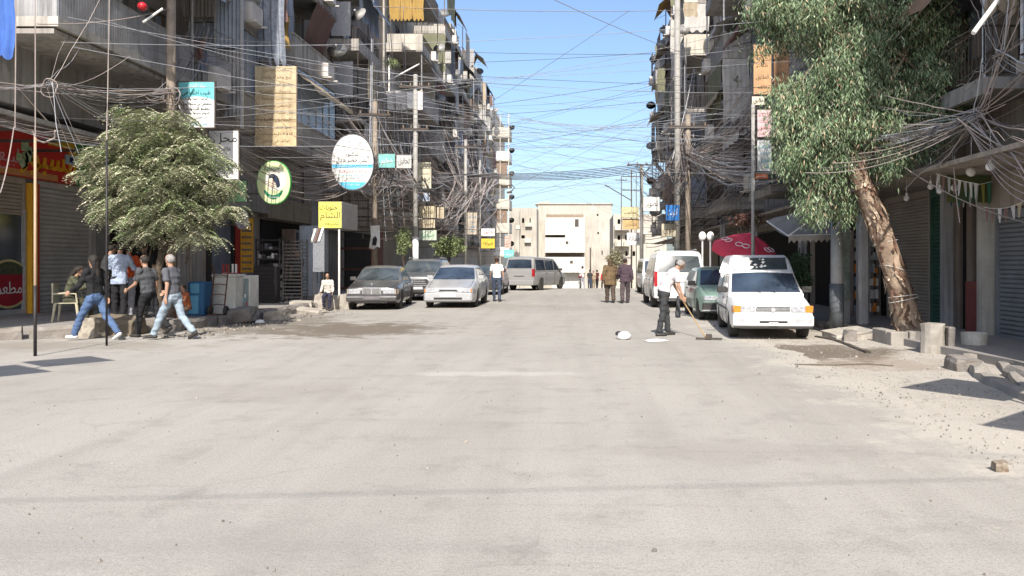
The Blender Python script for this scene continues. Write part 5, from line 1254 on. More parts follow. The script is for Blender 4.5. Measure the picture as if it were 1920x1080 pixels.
def plastic_chair(label, x, y, yaw, m):
    r = thing('plastic_chair', label, 'chair', (x, y, PV), yaw)
    mb = MB(); mb.box(-.22, .22, -.22, .22, .40, .425); mb.box(-.22, .22, .19, .22, .35, .40); mb.build('seat', m, r, bevel=.015)
    for sx in (-1, 1):
        for sy in (-1, 1):
            mb = MB(); mb.tube([(sx * .24, sy * .25, 0), (sx * .20, sy * .20, .41)], [.022, .03], 6); mb.build('leg', m, r)
    mb = MB()
    n = 8
    for i in range(n): a = -.21 + .42 * i / (n - 1); mb.box(a - .018, a + .018, -.26, -.235, .42, .80)
    mb.box(-.23, .23, -.265, -.23, .78, .86); mb.build('backrest', m, r)
    for sx in (-1, 1): mb = MB(); mb.tube([(sx * .22, -.24, .62), (sx * .25, .0, .64), (sx * .24, .2, .62), (sx * .22, .22, .41)], .02, 6); mb.build('armrest', m, r)
    return r
plastic_chair('cream plastic chair under the seated woman, facing the crowd', sx_, sy_, R(-70), mat('plastic_cream', (.45, .42, .30), (.38, .35, .25), rough=.5))
# ------------------------------------------------------------------ trees
def leafmat(name, c, c2, isl=.45):
    return mat(name, c, c2, rough=.55, scale=1.2, island=isl, spec=.25, world=True)  # coarse noise puts highlights and a darker interior into the leaf colour
def leaf_mesh(name, items, m, parent, kind='stuff', org=None):
    """items: arrays of centre, direction (length), width vector, -> 2-quad folded leaves built with numpy"""
    c, d, w = items; n = len(c)
    v = np.empty((n, 4, 3), np.float32)
    v[:, 0] = c; v[:, 1] = c + d * .45 + w * .5; v[:, 2] = c + d; v[:, 3] = c + d * .45 - w * .5
    me = bpy.data.meshes.new(name); me.vertices.add(4 * n); me.vertices.foreach_set('co', (v.reshape(-1, 3) - np.array(org or (0, 0, 0), np.float32)).ravel())
    me.loops.add(4 * n); me.loops.foreach_set('vertex_index', np.arange(4 * n, dtype=np.int32))
    me.polygons.add(n); me.polygons.foreach_set('loop_start', np.arange(0, 4 * n, 4, dtype=np.int32))
    me.materials.append(m); me.update(calc_edges=True)
    o = bpy.data.objects.new(name, me); COL.objects.link(o); o.parent = parent
    if kind: o['kind'] = kind
    return o
def limb(mb, pts, r0, r1, n=7, jit=.03, seed=0):
    rn = random.Random(seed); P = [Vector(p) for p in pts]; out = []
    for i in range(len(P) - 1):
        for k in range(3): out.append(P[i].lerp(P[i + 1], k / 3) + Vector((rn.uniform(-jit, jit), rn.uniform(-jit, jit), 0)))
    out.append(P[-1]); m = len(out)
    mb.tube(out, [r0 + (r1 - r0) * i / (m - 1) for i in range(m)], n)
m_bark = mat('eucalyptus_bark', (.44, .33, .235), (.19, .135, .10), rough=.9, scale=3.2, detail=10, bump=1.0, bscale=16, streak=.75, world=True)
m_bark2 = mat('brown_bark', (.13, .10, .075), (.07, .055, .04), rough=.9, scale=6, bump=.9, world=True)

def eucalyptus():
    root = thing('eucalyptus_tree', 'big leaning eucalyptus with shaggy orange-brown trunk over the right pavement', 'tree', (6.5, 15.05, .13))
    o = tuple(root.location)
    def rel(p): return Vector(p) - Vector(o)
    mb = MB()
    tr = [at(1712, 640, 15.05), at(1697, 580, 15.0), at(1668, 480, 14.95), at(1632, 380, 14.9), at(1608, 320, 14.9), at(1590, 230, 15.0), at(1598, 130, 15.2), at(1615, 0, 15.4), at(1600, -160, 15.4)]
    pts = [rel(p) for p in tr]; P = []
    rad = [.32, .235, .205, .19, .175, .15, .14, .10, .05]; rr = []
    for i in range(len(pts) - 1):
        for k in range(6): P.append(pts[i].lerp(pts[i + 1], k / 6)); rr.append(rad[i] + (rad[i + 1] - rad[i]) * k / 6)
    P.append(pts[-1]); rr.append(rad[-1])
    n = 20; vs = []; rn = random.Random(4)
    for i, p in enumerate(P):
        for j in range(n):
            a = 6.2832 * j / n; r = rr[i] * (1 + .07 * math.sin(j * 2.7 + i * .15) + .06 * math.sin(j * 5.1 + i * .31) + rn.uniform(-.05, .05)) + (.10 if i == 0 else 0)
            vs.append(p + Vector((math.cos(a) * r, math.sin(a) * r, 0)))
    mb.add(vs, [(i * n + j, i * n + (j + 1) % n, (i + 1) * n + (j + 1) % n, (i + 1) * n + j) for i in range(len(P) - 1) for j in range(n)])
    mb.build('trunk', m_bark, root, smooth=True)
    # peeling strips of bark
    rn = random.Random(9)
    def on_trunk(t, a, dr):
        f = t * (len(P) - 1); i = min(len(P) - 2, int(f)); p = P[i].lerp(P[i + 1], f - i); r = (rr[i] + (rr[i + 1] - rr[i]) * (f - i)) * 1.05 + dr; return p + Vector((math.cos(a) * r, math.sin(a) * r, 0))
    for nm, m, cnt in (('peeling_bark', mat('bark_strip_pale', (.54, .43, .32), (.34, .25, .17), rough=.9, scale=12, island=.3), 90), ('dark_bark_strip', mat('bark_strip_dark', (.11, .065, .045), (.2, .12, .08), rough=.95, scale=12, island=.4), 120)):
        mb = MB()
        for _ in range(cnt):
            t = rn.uniform(.0, .62); a = rn.uniform(math.pi * .9, math.pi * 2.1); L = rn.uniform(.012, .045); w = rn.uniform(.06, .17); k = 4; vs = []
            for q in range(k + 1): tt = min(.99, t + L * q / k); a_ = a + .12 * math.sin(q + t * 40); ww = w * math.sin(math.pi * (.12 + .80 * q / k)); d_ = .012 + rn.uniform(0, .02) + (.03 if q == 0 else 0); vs += [on_trunk(tt, a_ - ww, d_), on_trunk(tt, a_ + ww, d_)]
            mb.add(vs, [(2 * q, 2 * q + 2, 2 * q + 3, 2 * q + 1) for q in range(k)])
        mb.build(nm, m, root)['kind'] = 'stuff'
    # wires bound round the trunk
    mb = MB()
    for (px, py, r, tl) in ((1660, 455, .225, .05), (1675, 505, .245, -.08), (1692, 555, .265, .03), (1694, 562, .268, .06)):
        c = rel(at(px, py, 14.97)); mb.tube([c + Vector((math.cos(a) * r, math.sin(a) * r, tl * math.cos(a) - .02 * math.sin(a))) for a in [6.2832 * i / 20 for i in range(21)]], .008, 4)
    mb.build('bound_wire', mat('wire_white', (.6, .58, .54)), root)
    mb = MB(); tgt = []
    lumps = [  # px, py, Y, rx, ry, rz
        (1530, 40, 15.6, 1.25, 1.3, .85), (1650, 50, 15.6, 1.2, 1.4, .9), (1735, 95, 15.5, .62, .9, .75), (1505, 250, 15.3, .62, .8, .75), (1600, 200, 15.6, 1.25, 1.1, .75), (1710, 205, 15.4, .95, 1.1, .75),
        (1545, 320, 15.2, .70, .7, .50), (1525, 385, 15.1, .32, .4, .36), (1585, 388, 15.4, .26, .35, .36), (1668, 300, 15.5, .45, .5, .32), (1450, 20, 15.6, .62, .9, .42), (1670, -60, 15.6, 1.5, 1.6, 1.0), (1530, -80, 15.6, 1.5, 1.6, .9),
        (1765, 190, 15.3, .42, .7, .42), (1478, 185, 15.3, .40, .5, .40), (1590, 235, 14.55, .55, .35, .42), (1610, 170, 14.6, .5, .35, .42), (1600, 90, 14.9, .6, .35, .45), (1760, 110, 15.2, .35, .5, .4), (1660, 245, 14.6, .4, .35, .35), (1775, 205, 15.0, .50, .6, .42), (1745, 150, 15.2, .55, .8, .55), (1720, 60, 15.3, .7, .8, .6), (1560, 150, 15.0, .7, .6, .5), (1500, 215, 15.1, .5, .5, .5), (1555, 270, 14.9, .6, .5, .45), (1660, 300, 14.6, .35, .3, .25), (1800, 210, 15.0, .22, .35, .2), (1720, 270, 15.3, .45, .5, .35), (1480, 300, 15.2, .28, .4, .35), (1610, 120, 14.9, .8, .6, .5)]
    for i, (px, py, Y, a, b_, c_) in enumerate(lumps):
        ce = rel(at(px, py, Y)); s = P[min(len(P) - 1, 24 + (i * 5) % 18)]
        mid = s.lerp(ce, .5) + Vector((0, 0, .15)); limb(mb, [s, mid, ce], .07, .02, 6, .04, i)
        for q in range(5):
            e = ce + Vector((random.uniform(-a, a) * .7, random.uniform(-b_, b_) * .7, random.uniform(-c_, c_) * .6)); limb(mb, [mid.lerp(ce, .6), e], .022, .008, 5, .03, i * 9 + q)
    mb.build('branches', m_bark, root, smooth=True)['kind'] = 'stuff'
    rng = np.random.default_rng(3); C, D, Wd = [], [], []
    for (px, py, Y, a, b_, c_) in lumps:
        ce = np.array(rel(at(px, py, Y))); vol = a * b_ * c_; nc = int(200 * (a * c_ + b_ * c_ + a * b_) / 3 ** .5)
        for _ in range(nc):
            while True:
                u = rng.uniform(-1, 1, 3)
                rr_ = np.linalg.norm(u)
                if .35 < rr_ < 1 * (.80 + .38 * math.sin(u[0] * 5 + px) * math.sin(u[2] * 6 + py)): break
            p = ce + u * np.array([a, b_, c_]); k = rng.integers(24, 46)
            off = rng.normal(0, .095, (k, 3)); off[:, 2] *= 1.3
            L = rng.uniform(.07, .15, k)
            dr = np.stack([rng.normal(0, .55, k), rng.normal(0, .55, k), -np.ones(k)], 1); dr /= np.linalg.norm(dr, axis=1)[:, None]
            a_ = rng.uniform(0, 6.28, k); wv = np.stack([np.cos(a_), np.sin(a_), rng.normal(0, .2, k)], 1) * rng.uniform(.016, .028, k)[:, None]
            C.append(p + off); D.append(dr * L[:, None]); Wd.append(wv)
    C, D, Wd = np.concatenate(C), np.concatenate(D), np.concatenate(Wd)
    sel = rng.random(len(C)); 
    for nm, m, lo, hi in (('crown', leafmat('eucalyptus_leaf', (.20, .27, .15), (.09, .14, .07), .7), 0, .80), ('dry_leaves', leafmat('eucalyptus_dry', (.42, .34, .22), (.30, .22, .15), .5), .80, .90), ('young_leaves', leafmat('eucalyptus_young', (.40, .45, .33), (.28, .34, .22), .4), .90, 1.01)):
        q = (sel >= lo) & (sel < hi); leaf_mesh(nm, (C[q], D[q], Wd[q]), m, root)
    return root
eucalyptus()

def feathery_tree():
    root = thing('tree', 'small dusty olive tree with drooping feathery crown on the left pavement', 'tree', (-9.2, 17.0, .22)); o = Vector(root.location)
    mb = MB(); limb(mb, [(0, 0, 0), (-.05, 0, .9), (.02, .05, 1.7)], .09, .07, 9, .01, 1)
    rn = random.Random(12); tips = []
    def rel(px, py, Y): return at(px, py, Y) - o
    lumps = [(285, 262, 17.0, .75, .8, .6), (240, 300, 16.9, .75, .8, .55), (345, 300, 16.9, .85, .8, .6), (212, 335, 17.1, .42, .6, .33), (300, 345, 16.6, 1.25, .9, .55), (390, 355, 16.9, .52, .6, .42), (320, 405, 16.6, .95, .7, .42), (240, 390, 17.0, .6, .7, .45), (255, 218, 17.1, .40, .5, .25), (330, 222, 17.1, .3, .4, .18), (185, 290, 17.1, .35, .4, .16), (172, 325, 17.0, .25, .3, .2), (425, 345, 16.9, .25, .3, .18), (425, 395, 16.8, .3, .3, .2), (270, 440, 16.7, .35, .3, .2), (370, 445, 16.6, .4, .3, .2), (345, 258, 17.2, .42, .5, .28)]
    for i, (px, py, Y, a, b, c) in enumerate(lumps):
        ce = rel(px, py, Y); limb(mb, [(.02, .05, 1.7 - .05 * (i % 4)), Vector((0, 0, 2.0)).lerp(ce, .6) + Vector((0, 0, .1)), ce], .045, .012, 6, .03, i)
        for q in range(4): limb(mb, [ce * .7, ce + Vector((rn.uniform(-a, a) * .8, rn.uniform(-b, b) * .8, rn.uniform(-c, c) * .6))], .016, .005, 4, .02, i * 7 + q)
    mb.build('trunk', m_bark2, root, smooth=True)
    rng = np.random.default_rng(5); C, D, W = [], [], []
    for (px, py, Y, a, b, c) in lumps:
        ce = np.array(rel(px, py, Y)); n = int(360 * (a * b + a * c + b * c))
        for _ in range(n):
            while True:
                u = rng.uniform(-1, 1, 3); r_ = np.linalg.norm(u)
                if .3 < r_ < 1.0 * (.80 + .38 * math.sin(u[0] * 6 + px) * math.sin(u[2] * 5 + py)): break
            p = ce + u * np.array([a, b, c]); out = np.array([u[0], u[1], 0.0]); out += rng.normal(0, .5, 3) * [1, 1, 0]; out /= (np.linalg.norm(out) + 1e-6)
            L = rng.uniform(.25, .42); k = 9; t = np.linspace(.08, 1, k)
            spine = p + out * (L * t * .8)[:, None] + np.array([0, 0, 1.0]) * (L * (.25 * t - .85 * t * t))[:, None]
            side = np.cross(out, [0, 0, 1.0]); 
            for sg in (-1, 1):
                dr = side * sg * .8 + out * .45 + np.array([0, 0, -.35]); dr = dr / np.linalg.norm(dr)
                ll = .085 * np.sin(np.clip(t * 2.6 + .4, 0, 3.0)) + .03
                C.append(spine); D.append(dr[None] * ll[:, None] * 1.05 + rng.normal(0, .012, (k, 3))); W.append(np.tile(out * .026, (k, 1)) + rng.normal(0, .004, (k, 3)))
    C, D, W = np.concatenate(C), np.concatenate(D), np.concatenate(W); sel = rng.random(len(C) // 9).repeat(9)
    for nm, m, lo, hi in (('crown', leafmat('dusty_leaf', (.44, .45, .31), (.31, .33, .21), .4), 0, .72), ('green_leaves', leafmat('fresh_leaf', (.34, .43, .20), (.2, .28, .13), .5), .72, .9), ('pale_leaves', leafmat('pale_leaf', (.62, .57, .43), (.5, .46, .34), .3), .9, 1.01)):
        q = (sel >= lo) & (sel < hi); leaf_mesh(nm, (C[q], D[q], W[q]), m, root)
feathery_tree()

def bush(label, c, rx, ry, rz, n, m, L=(.08, .15), w=.05, seed=0, stem=True, name='small_tree', cat='tree', ground=None, droop=.2):
    root = thing(name, label, cat, (c[0], c[1], ground if ground is not None else gz(c[1]) + .2)); o = np.array(root.location); rng = np.random.default_rng(seed)
    ce = np.array(c) - o
    u = rng.normal(0, 1, (n, 3)); u /= np.linalg.norm(u, axis=1)[:, None]; u *= (rng.random(n) ** .4 * (.8 + .25 * np.sin(u[:, 0] * 6) * np.sin(u[:, 2] * 7)))[:, None]
    C = ce + u * [rx, ry, rz]; a = rng.normal(0, 1, (n, 3)); a[:, 2] -= droop * 3; a /= np.linalg.norm(a, axis=1)[:, None]; D = a * rng.uniform(*L, n)[:, None]; W = rng.normal(0, 1, (n, 3)); W /= np.linalg.norm(W, axis=1)[:, None]; W *= w
    leaf_mesh('crown', (C, D, W), m, root)
    if stem:
        mb = MB(); e = Vector(ce); limb(mb, [(0, 0, 0), e * .5, e], .06, .02, 6, .04, seed); [limb(mb, [e * .6, e + Vector((math.cos(i) * rx * .6, math.sin(i) * ry * .6, rz * .3))], .02, .006, 4, .02, i) for i in range(6)]; mb.build('trunk', m_bark2, root)
    return root
lg = leafmat('bush_leaf', (.24, .28, .13), (.14, .18, .08), .5)
bush('small street tree left of the tall white-based pole', at(757, 452, 36), .42, .5, .85, 1500, lg, seed=1)
bush('broad street tree beside the tall white-based pole, over the parked cars', at(842, 462, 46), 1.15, .9, .75, 3200, lg, (.12, .22), .08, seed=2)
bush('dusty tree by the couple walking away, right kerb', at(1155, 488, 52), .8, .7, .95, 1500, leafmat('dusty_bush_leaf', (.26, .24, .15), (.17, .16, .10), .4), (.12, .2), .07, seed=3)
bush('tall dark green plant under the grey awning', at(1497, 515, 18.3), .36, .35, .75, 2200, leafmat('dark_plant_leaf', (.05, .10, .045), (.03, .06, .03), .5), (.08, .14), .03, seed=4, name='potted_plant', cat='plant', ground=.13, droop=.5)
bush('reddish bougainvillea trailing over the awnings behind the sunshade', at(1400, 412, 24.5), .75, .5, .28, 1200, leafmat('bougainvillea', (.26, .10, .09), (.14, .12, .07), .5), (.06, .1), .06, seed=5, stem=True, name='climbing_plant', cat='plant', ground=.13)
bush('potted green plant hung on a high left balcony', at(735, 118, 40) , .5, .4, .3, 500, lg, (.08, .14), .05, seed=6, stem=False, name='balcony_plant', cat='plant', ground=11.2)
bush('dark plant on the right balcony above the grey awning', at(1378, 150, 34), .35, .35, .4, 500, lg, (.1, .16), .05, seed=7, stem=False, name='balcony_plant', cat='plant', ground=9.2)
# ------------------------------------------------------------------ signs
def facing_board(name, label, px0, px1, py0, py1, Y, face, frame=m_iron, th=.06, cat='sign', bracket=None, group=None, border=.03):
    "board facing the camera side; returns root at the board's centre"
    a, b = at(px0, py1, Y), at(px1, py0, Y); c = (a + b) / 2; w, h = b.x - a.x, b.z - a.z
    r = thing(name, label, cat, c, group=group)
    mb = MB(); mb.box(-w / 2, w / 2, 0, th, -h / 2, h / 2); mb.build('board', frame, r, bevel=.006)
    mb = MB(); mb.box(-w / 2 + border, w / 2 - border, -.008, -.001, -h / 2 + border, h / 2 - border); mb.build('face', face, r)
    if bracket is not None:
        mb = MB()
        for z in (-h * .35, h * .35):
            mb.tube([(0, th + .03, z), (bracket - c.x, th + .05, z)], .02, 5)
        mb.build('bracket', m_iron, r)
    return r, w, h
ink = mat('sign_ink', (.03, .03, .035)); inkb = mat('sign_ink_blue', (.03, .25, .52)); inkt = mat('sign_teal', (.16, .50, .53), (.13, .45, .48), rough=.5); inkr = mat('sign_ink_red', (.55, .12, .16)); inkbr = mat('sign_ink_brown', (.17, .11, .06)); inkw = mat('sign_ink_white', (.8, .8, .78))
sgw = mat('sign_white', (.76, .76, .74), (.66, .66, .63), rough=.5, scale=2, dirt=.22, dirtc=(.45, .43, .39), streak=.12)
# teal and white doctor's sign
r, w, h = facing_board('shop_sign', 'white sign with teal head and four dark lines of writing above the feathery tree', 333, 404, 152, 241, 19.3, sgw, bracket=-12.0)
mb = MB(); n = 12; mb.add([(-w / 2 + .03, -.012, h / 2 - .03)] + [(w / 2 - .03, -.012, h / 2 - .03)] + [(w / 2 - .03 - (w - .06) * i / n, -.012, .10 * h + .09 * math.sin(math.pi * i / n) - .0) for i in range(n + 1)], [tuple(range(n + 3))]); mb.build('teal_panel', inkt, r)
for i, (s_, sz, z, mm, ww) in enumerate((('عيادة الدكتور', .13, .40, inkw, .5), ('طبيب اختصاصي', .17, .26, ink, .75), ('أمراض داخلية وقلبية', .09, .13, ink, .6), ('اختصاص من جامعة دمشق', .10, .02, ink, .85), ('تخطيط قلب ومعاينة', .10, -.08, ink, .72), ('الدوام صباحا ومساء', .10, -.17, ink, .7), ('ت منزل عيادة', .10, -.26, ink, .55), ('العنوان الشارع العام', .11, -.40, inkt, .6))):
    text(shape(s_), sz, mm, r, (0, -.016, z * h), CAMROT, width=ww * w)
r, w, h = facing_board('shop_sign', 'blank white sign with a few dark letters just right of the feathery tree', 390, 449, 243, 338, 20.4, sgw, bracket=-12.0)
text(shape('محل'), .34, ink, r, (.05, -.012, .33 * h), CAMROT); text(shape('هاتف للجوال'), .16, inkbr, r, (-.1, -.012, .12 * h), CAMROT, width=w * .7)
r, w, h = facing_board('notice_board', 'small white plate hung left of the teal headed sign', 312, 332, 190, 206, 19.5, sgw, bracket=-12.0, border=.01)
# weathered plywood board of three sheets
r, w, h = facing_board('weathered_board', 'tall weathered plywood board in three stacked sheets with faded handwriting', 478, 557, 124, 275, 25.0, m_wood, frame=m_brownsh, bracket=-12.0)
cuts = [.5, .16, -.17, -.5]
for i in range(3):
    mb = MB(); mb.box(-w / 2 + .015, w / 2 - .015, -.035, -.010, h * cuts[i + 1] + .012, h * cuts[i] - .012)
    mb.build('plywood_sheet', mat('plywood_%d' % i, ((.60, .50, .34), (.56, .46, .30), (.58, .47, .29))[i], ((.46, .37, .23), (.40, .31, .19), (.42, .32, .19))[i], rough=.85, scale=3.5, streak=.35), r)
lns = ['مكتب عقاري', 'بيع وشراء وايجار', 'جميع انواع الشقق', 'والمحلات التجارية', 'معاملات رسمية', 'ترخيص وتسجيل', 'نقل ملكية السيارات', 'الطابق الاول', 'يوجد لدينا', 'كافة الخدمات', 'الهاتف في الداخل']
for i, s_ in enumerate(lns): text(shape(s_), .13, inkbr, r, (random.uniform(-.05, .05), -.038, h * (.45 - i * .088)), CAMROT, width=w * random.uniform(.6, .88))
# oval white clinic sign on its bracket
def disc_sign(name, label, px, py, rx, ry, Y, face, rim, bracket):
    c = at(px, py, Y); a, b = rx * Y / F, ry * Y / F; r = thing(name, label, 'sign', c); n = 40
    def ell(s, y): return [(math.copysign(abs(math.cos(t)) ** .92, math.cos(t)) * a * s, y, math.sin(t) * b * s) for t in [6.2832 * i / n for i in range(n)]]
    mb = MB(); mb.add(ell(1, 0) + ell(1, .12), [tuple(range(n)), tuple(range(n, 2 * n))[::-1]] + [(i, n + i, n + (i + 1) % n, (i + 1) % n) for i in range(n)]); mb.build('casing', rim, r)
    mb = MB(); mb.add(ell(.96, -.006), [tuple(range(n))]); mb.build('face', face, r)
    mb = MB(); [mb.tube([(0, .15, z), (bracket - c.x, .18, z)], .022, 5) for z in (-b * .5, b * .5)]; mb.build('bracket', m_iron, r)
    return r, a, b
r, a, b = disc_sign('clinic_sign', 'large white oval clinic sign with two light blue bands', 661, 304, 40.5, 53.5, 30, sgw, mat('casing_dark', (.10, .10, .11)), -12.0)
def band(z0, z1, m, y=-.010):
    n = 10; f = lambda z: a * .95 * math.sqrt(max(0, 1 - (z / (b * .96)) ** 2))
    zs = [z0 + (z1 - z0) * i / n for i in range(n + 1)]
    mb = MB(); mb.add([(-f(z), y, z) for z in zs] + [(f(z), y, z) for z in zs], [(i, n + 1 + i, n + 2 + i, i + 1) for i in range(n)]); mb.build('blue_band', m, r)
bl = mat('sign_sky_blue', (.10, .45, .66), (.09, .42, .62), rough=.5)
band(-.20 * b, -.08 * b, bl); band(-.955 * b, -.70 * b, bl)
mb = MB(); mb.tube([(-.12 * a, -.012, .62 * b), (-.18 * a, -.012, .72 * b), (-.10 * a, -.012, .75 * b)], .010, 4); mb.tube([(-.12 * a, -.012, .62 * b), (0, -.012, .57 * b)], .006, 4); mb.tube([(.26 * a, -.012, .56 * b), (.34 * a, -.012, .66 * b), (.45 * a, -.012, .69 * b)], .010, 4); mb.tube([(-.75 * a, -.012, .60 * b), (-.2 * a, -.012, .52 * b), (.5 * a, -.012, .44 * b), (.85 * a, -.012, .40 * b)], .011, 4); mb.build('swoosh_logo', mat('logo_grey', (.22, .22, .24)), r)
for s_, sz, z, mm, ww in (('الدكتور', .22, .28, ink, .66), ('أيمن خضر هلال', .26, .08, ink, 1.5), ('اختصاصي في الجراحة العامة', .1, -.14, inkw, 1.4), ('جراحة عامة وتنظيرية', .12, -.32, inkr, 1.3), ('جامعة دمشق ومعاينة يومية', .12, -.44, inkt, 1.2), ('من الساعة الى', .12, -.55, ink, .62), ('مساء', .1, -.64, inkr, .8), ('هاتف العيادة', .1, -.79, inkw, .7)):
    text(shape(s_), sz, mm, r, (0, -.014, z * b), CAMROT, width=ww * a)
# green round pharmacy style sign: plain head in profile
r, a, b = disc_sign('round_sign', 'round green and yellow sign with a dark haired head silhouette', 513, 342, 32, 41, 24.3, mat('sign_pale_green', (.50, .66, .36), (.70, .70, .40), rough=.5, scale=1.6), mat('casing_green', (.10, .36, .10)), -12.0)
def ellp(mb, cx, cz, ra, rb, y, n=22, t0=0, t1=6.2832): mb.add([(cx + math.cos(t0 + (t1 - t0) * i / n) * ra, y, cz + math.sin(t0 + (t1 - t0) * i / n) * rb) for i in range(n + (0 if t1 > 6.28 else 1))], [tuple(range(n + (0 if t1 > 6.28 else 1)))])
mb = MB(); ellp(mb, .12 * a, .12 * b, .62 * a, .52 * b, -.008); mb.build('white_patch', mat('patch_white', (.72, .70, .58), (.74, .72, .64), rough=.5), r)
mb = MB(); ellp(mb, -.05 * a, .0, .30 * a, .26 * b, -.011); mb.build('face_shape', mat('face_pale', (.70, .58, .46), (.66, .54, .42)), r)
mb = MB(); mb.add([(x * a, -.014, z * b) for x, z in ((-.28, .18), (-.22, .36), (0, .40), (.22, .30), (.36, .08), (.40, -.14), (.32, -.24), (.18, -.22), (.14, -.06), (.02, .04), (-.06, .20))], [tuple(range(11))]); mb.build('hair_shape', mat('hair_navy', (.03, .045, .08)), r)
mb = MB(); n = 14; o_ = [(math.cos(t) * .66 * a, -.011, math.sin(t) * .78 * b) for t in [R(212 + 116 * i / n) for i in range(n + 1)]]; i_ = [(math.cos(t) * .58 * a, -.011, math.sin(t) * .58 * b) for t in [R(212 + 116 * i / n) for i in range(n + 1)]]
mb.add(o_ + i_, [(i, i + 1, n + 2 + i, n + 1 + i) for i in range(n)]); mb.build('green_arc', mat('arc_green', (.03, .22, .12)), r)
text(shape('صيدلية'), .2, mat('ink_green', (.02, .25, .08)), r, (-.1 * a, -.014, .64 * b), CAMROT, width=a * .9); text(shape('مستحضرات'), .12, inkw, r, (0, -.016, -.66 * b), CAMROT, width=a * .6)
# yellow light box
c = at(619, 403, 26.6); r = thing('light_box', 'yellow light-box sign with dark writing and a grey side, on a white pole', 'sign', c)
w, h = 44 * 26.6 / F, 50 * 26.6 / F
mb = MB(); mb.box(-w / 2, w / 2, 0, 1.9, -h / 2, h / 2); mb.build('box', mat('box_grey', (.33, .31, .28), (.26, .24, .22), rough=.6), r, bevel=.01)
mb = MB(); mb.box(-w / 2 + .01, w / 2 - .01, -.02, -.001, -h / 2 + .01, h / 2 - .01); mb.build('face', mat('sign_yellow', (.66, .60, .10), (.60, .58, .16), rough=.5), r)
text(shape('حلويات'), .24, ink, r, (-.05, -.025, h * .28), CAMROT, width=w * .75); text(shape('الشام'), .30, inkbr, r, (.02, -.025, -.02), CAMROT, width=w * .85); text(shape('للضيافة'), .15, mat('ink_olive', (.12, .16, .03)), r, (.08, -.025, -h * .33), CAMROT, width=w * .6)
c = at(636, 578, 26.5); rp = thing('sign_pole', 'thin white pole carrying the yellow light box, by the sitting boy', 'pole', (c.x, c.y, 0)); mb = MB(); mb.tube([(0, 0, 0), (0, 0, at(636, 430, 26.5).z)], .035, 8); mb.build('shaft', m_white, rp); mb = MB(); mb.lathe([(.0, 0), (.12, 0), (.12, .02), (.04, .03), (.04, .1)], n=12); mb.build('base_plate', m_iron, rp)
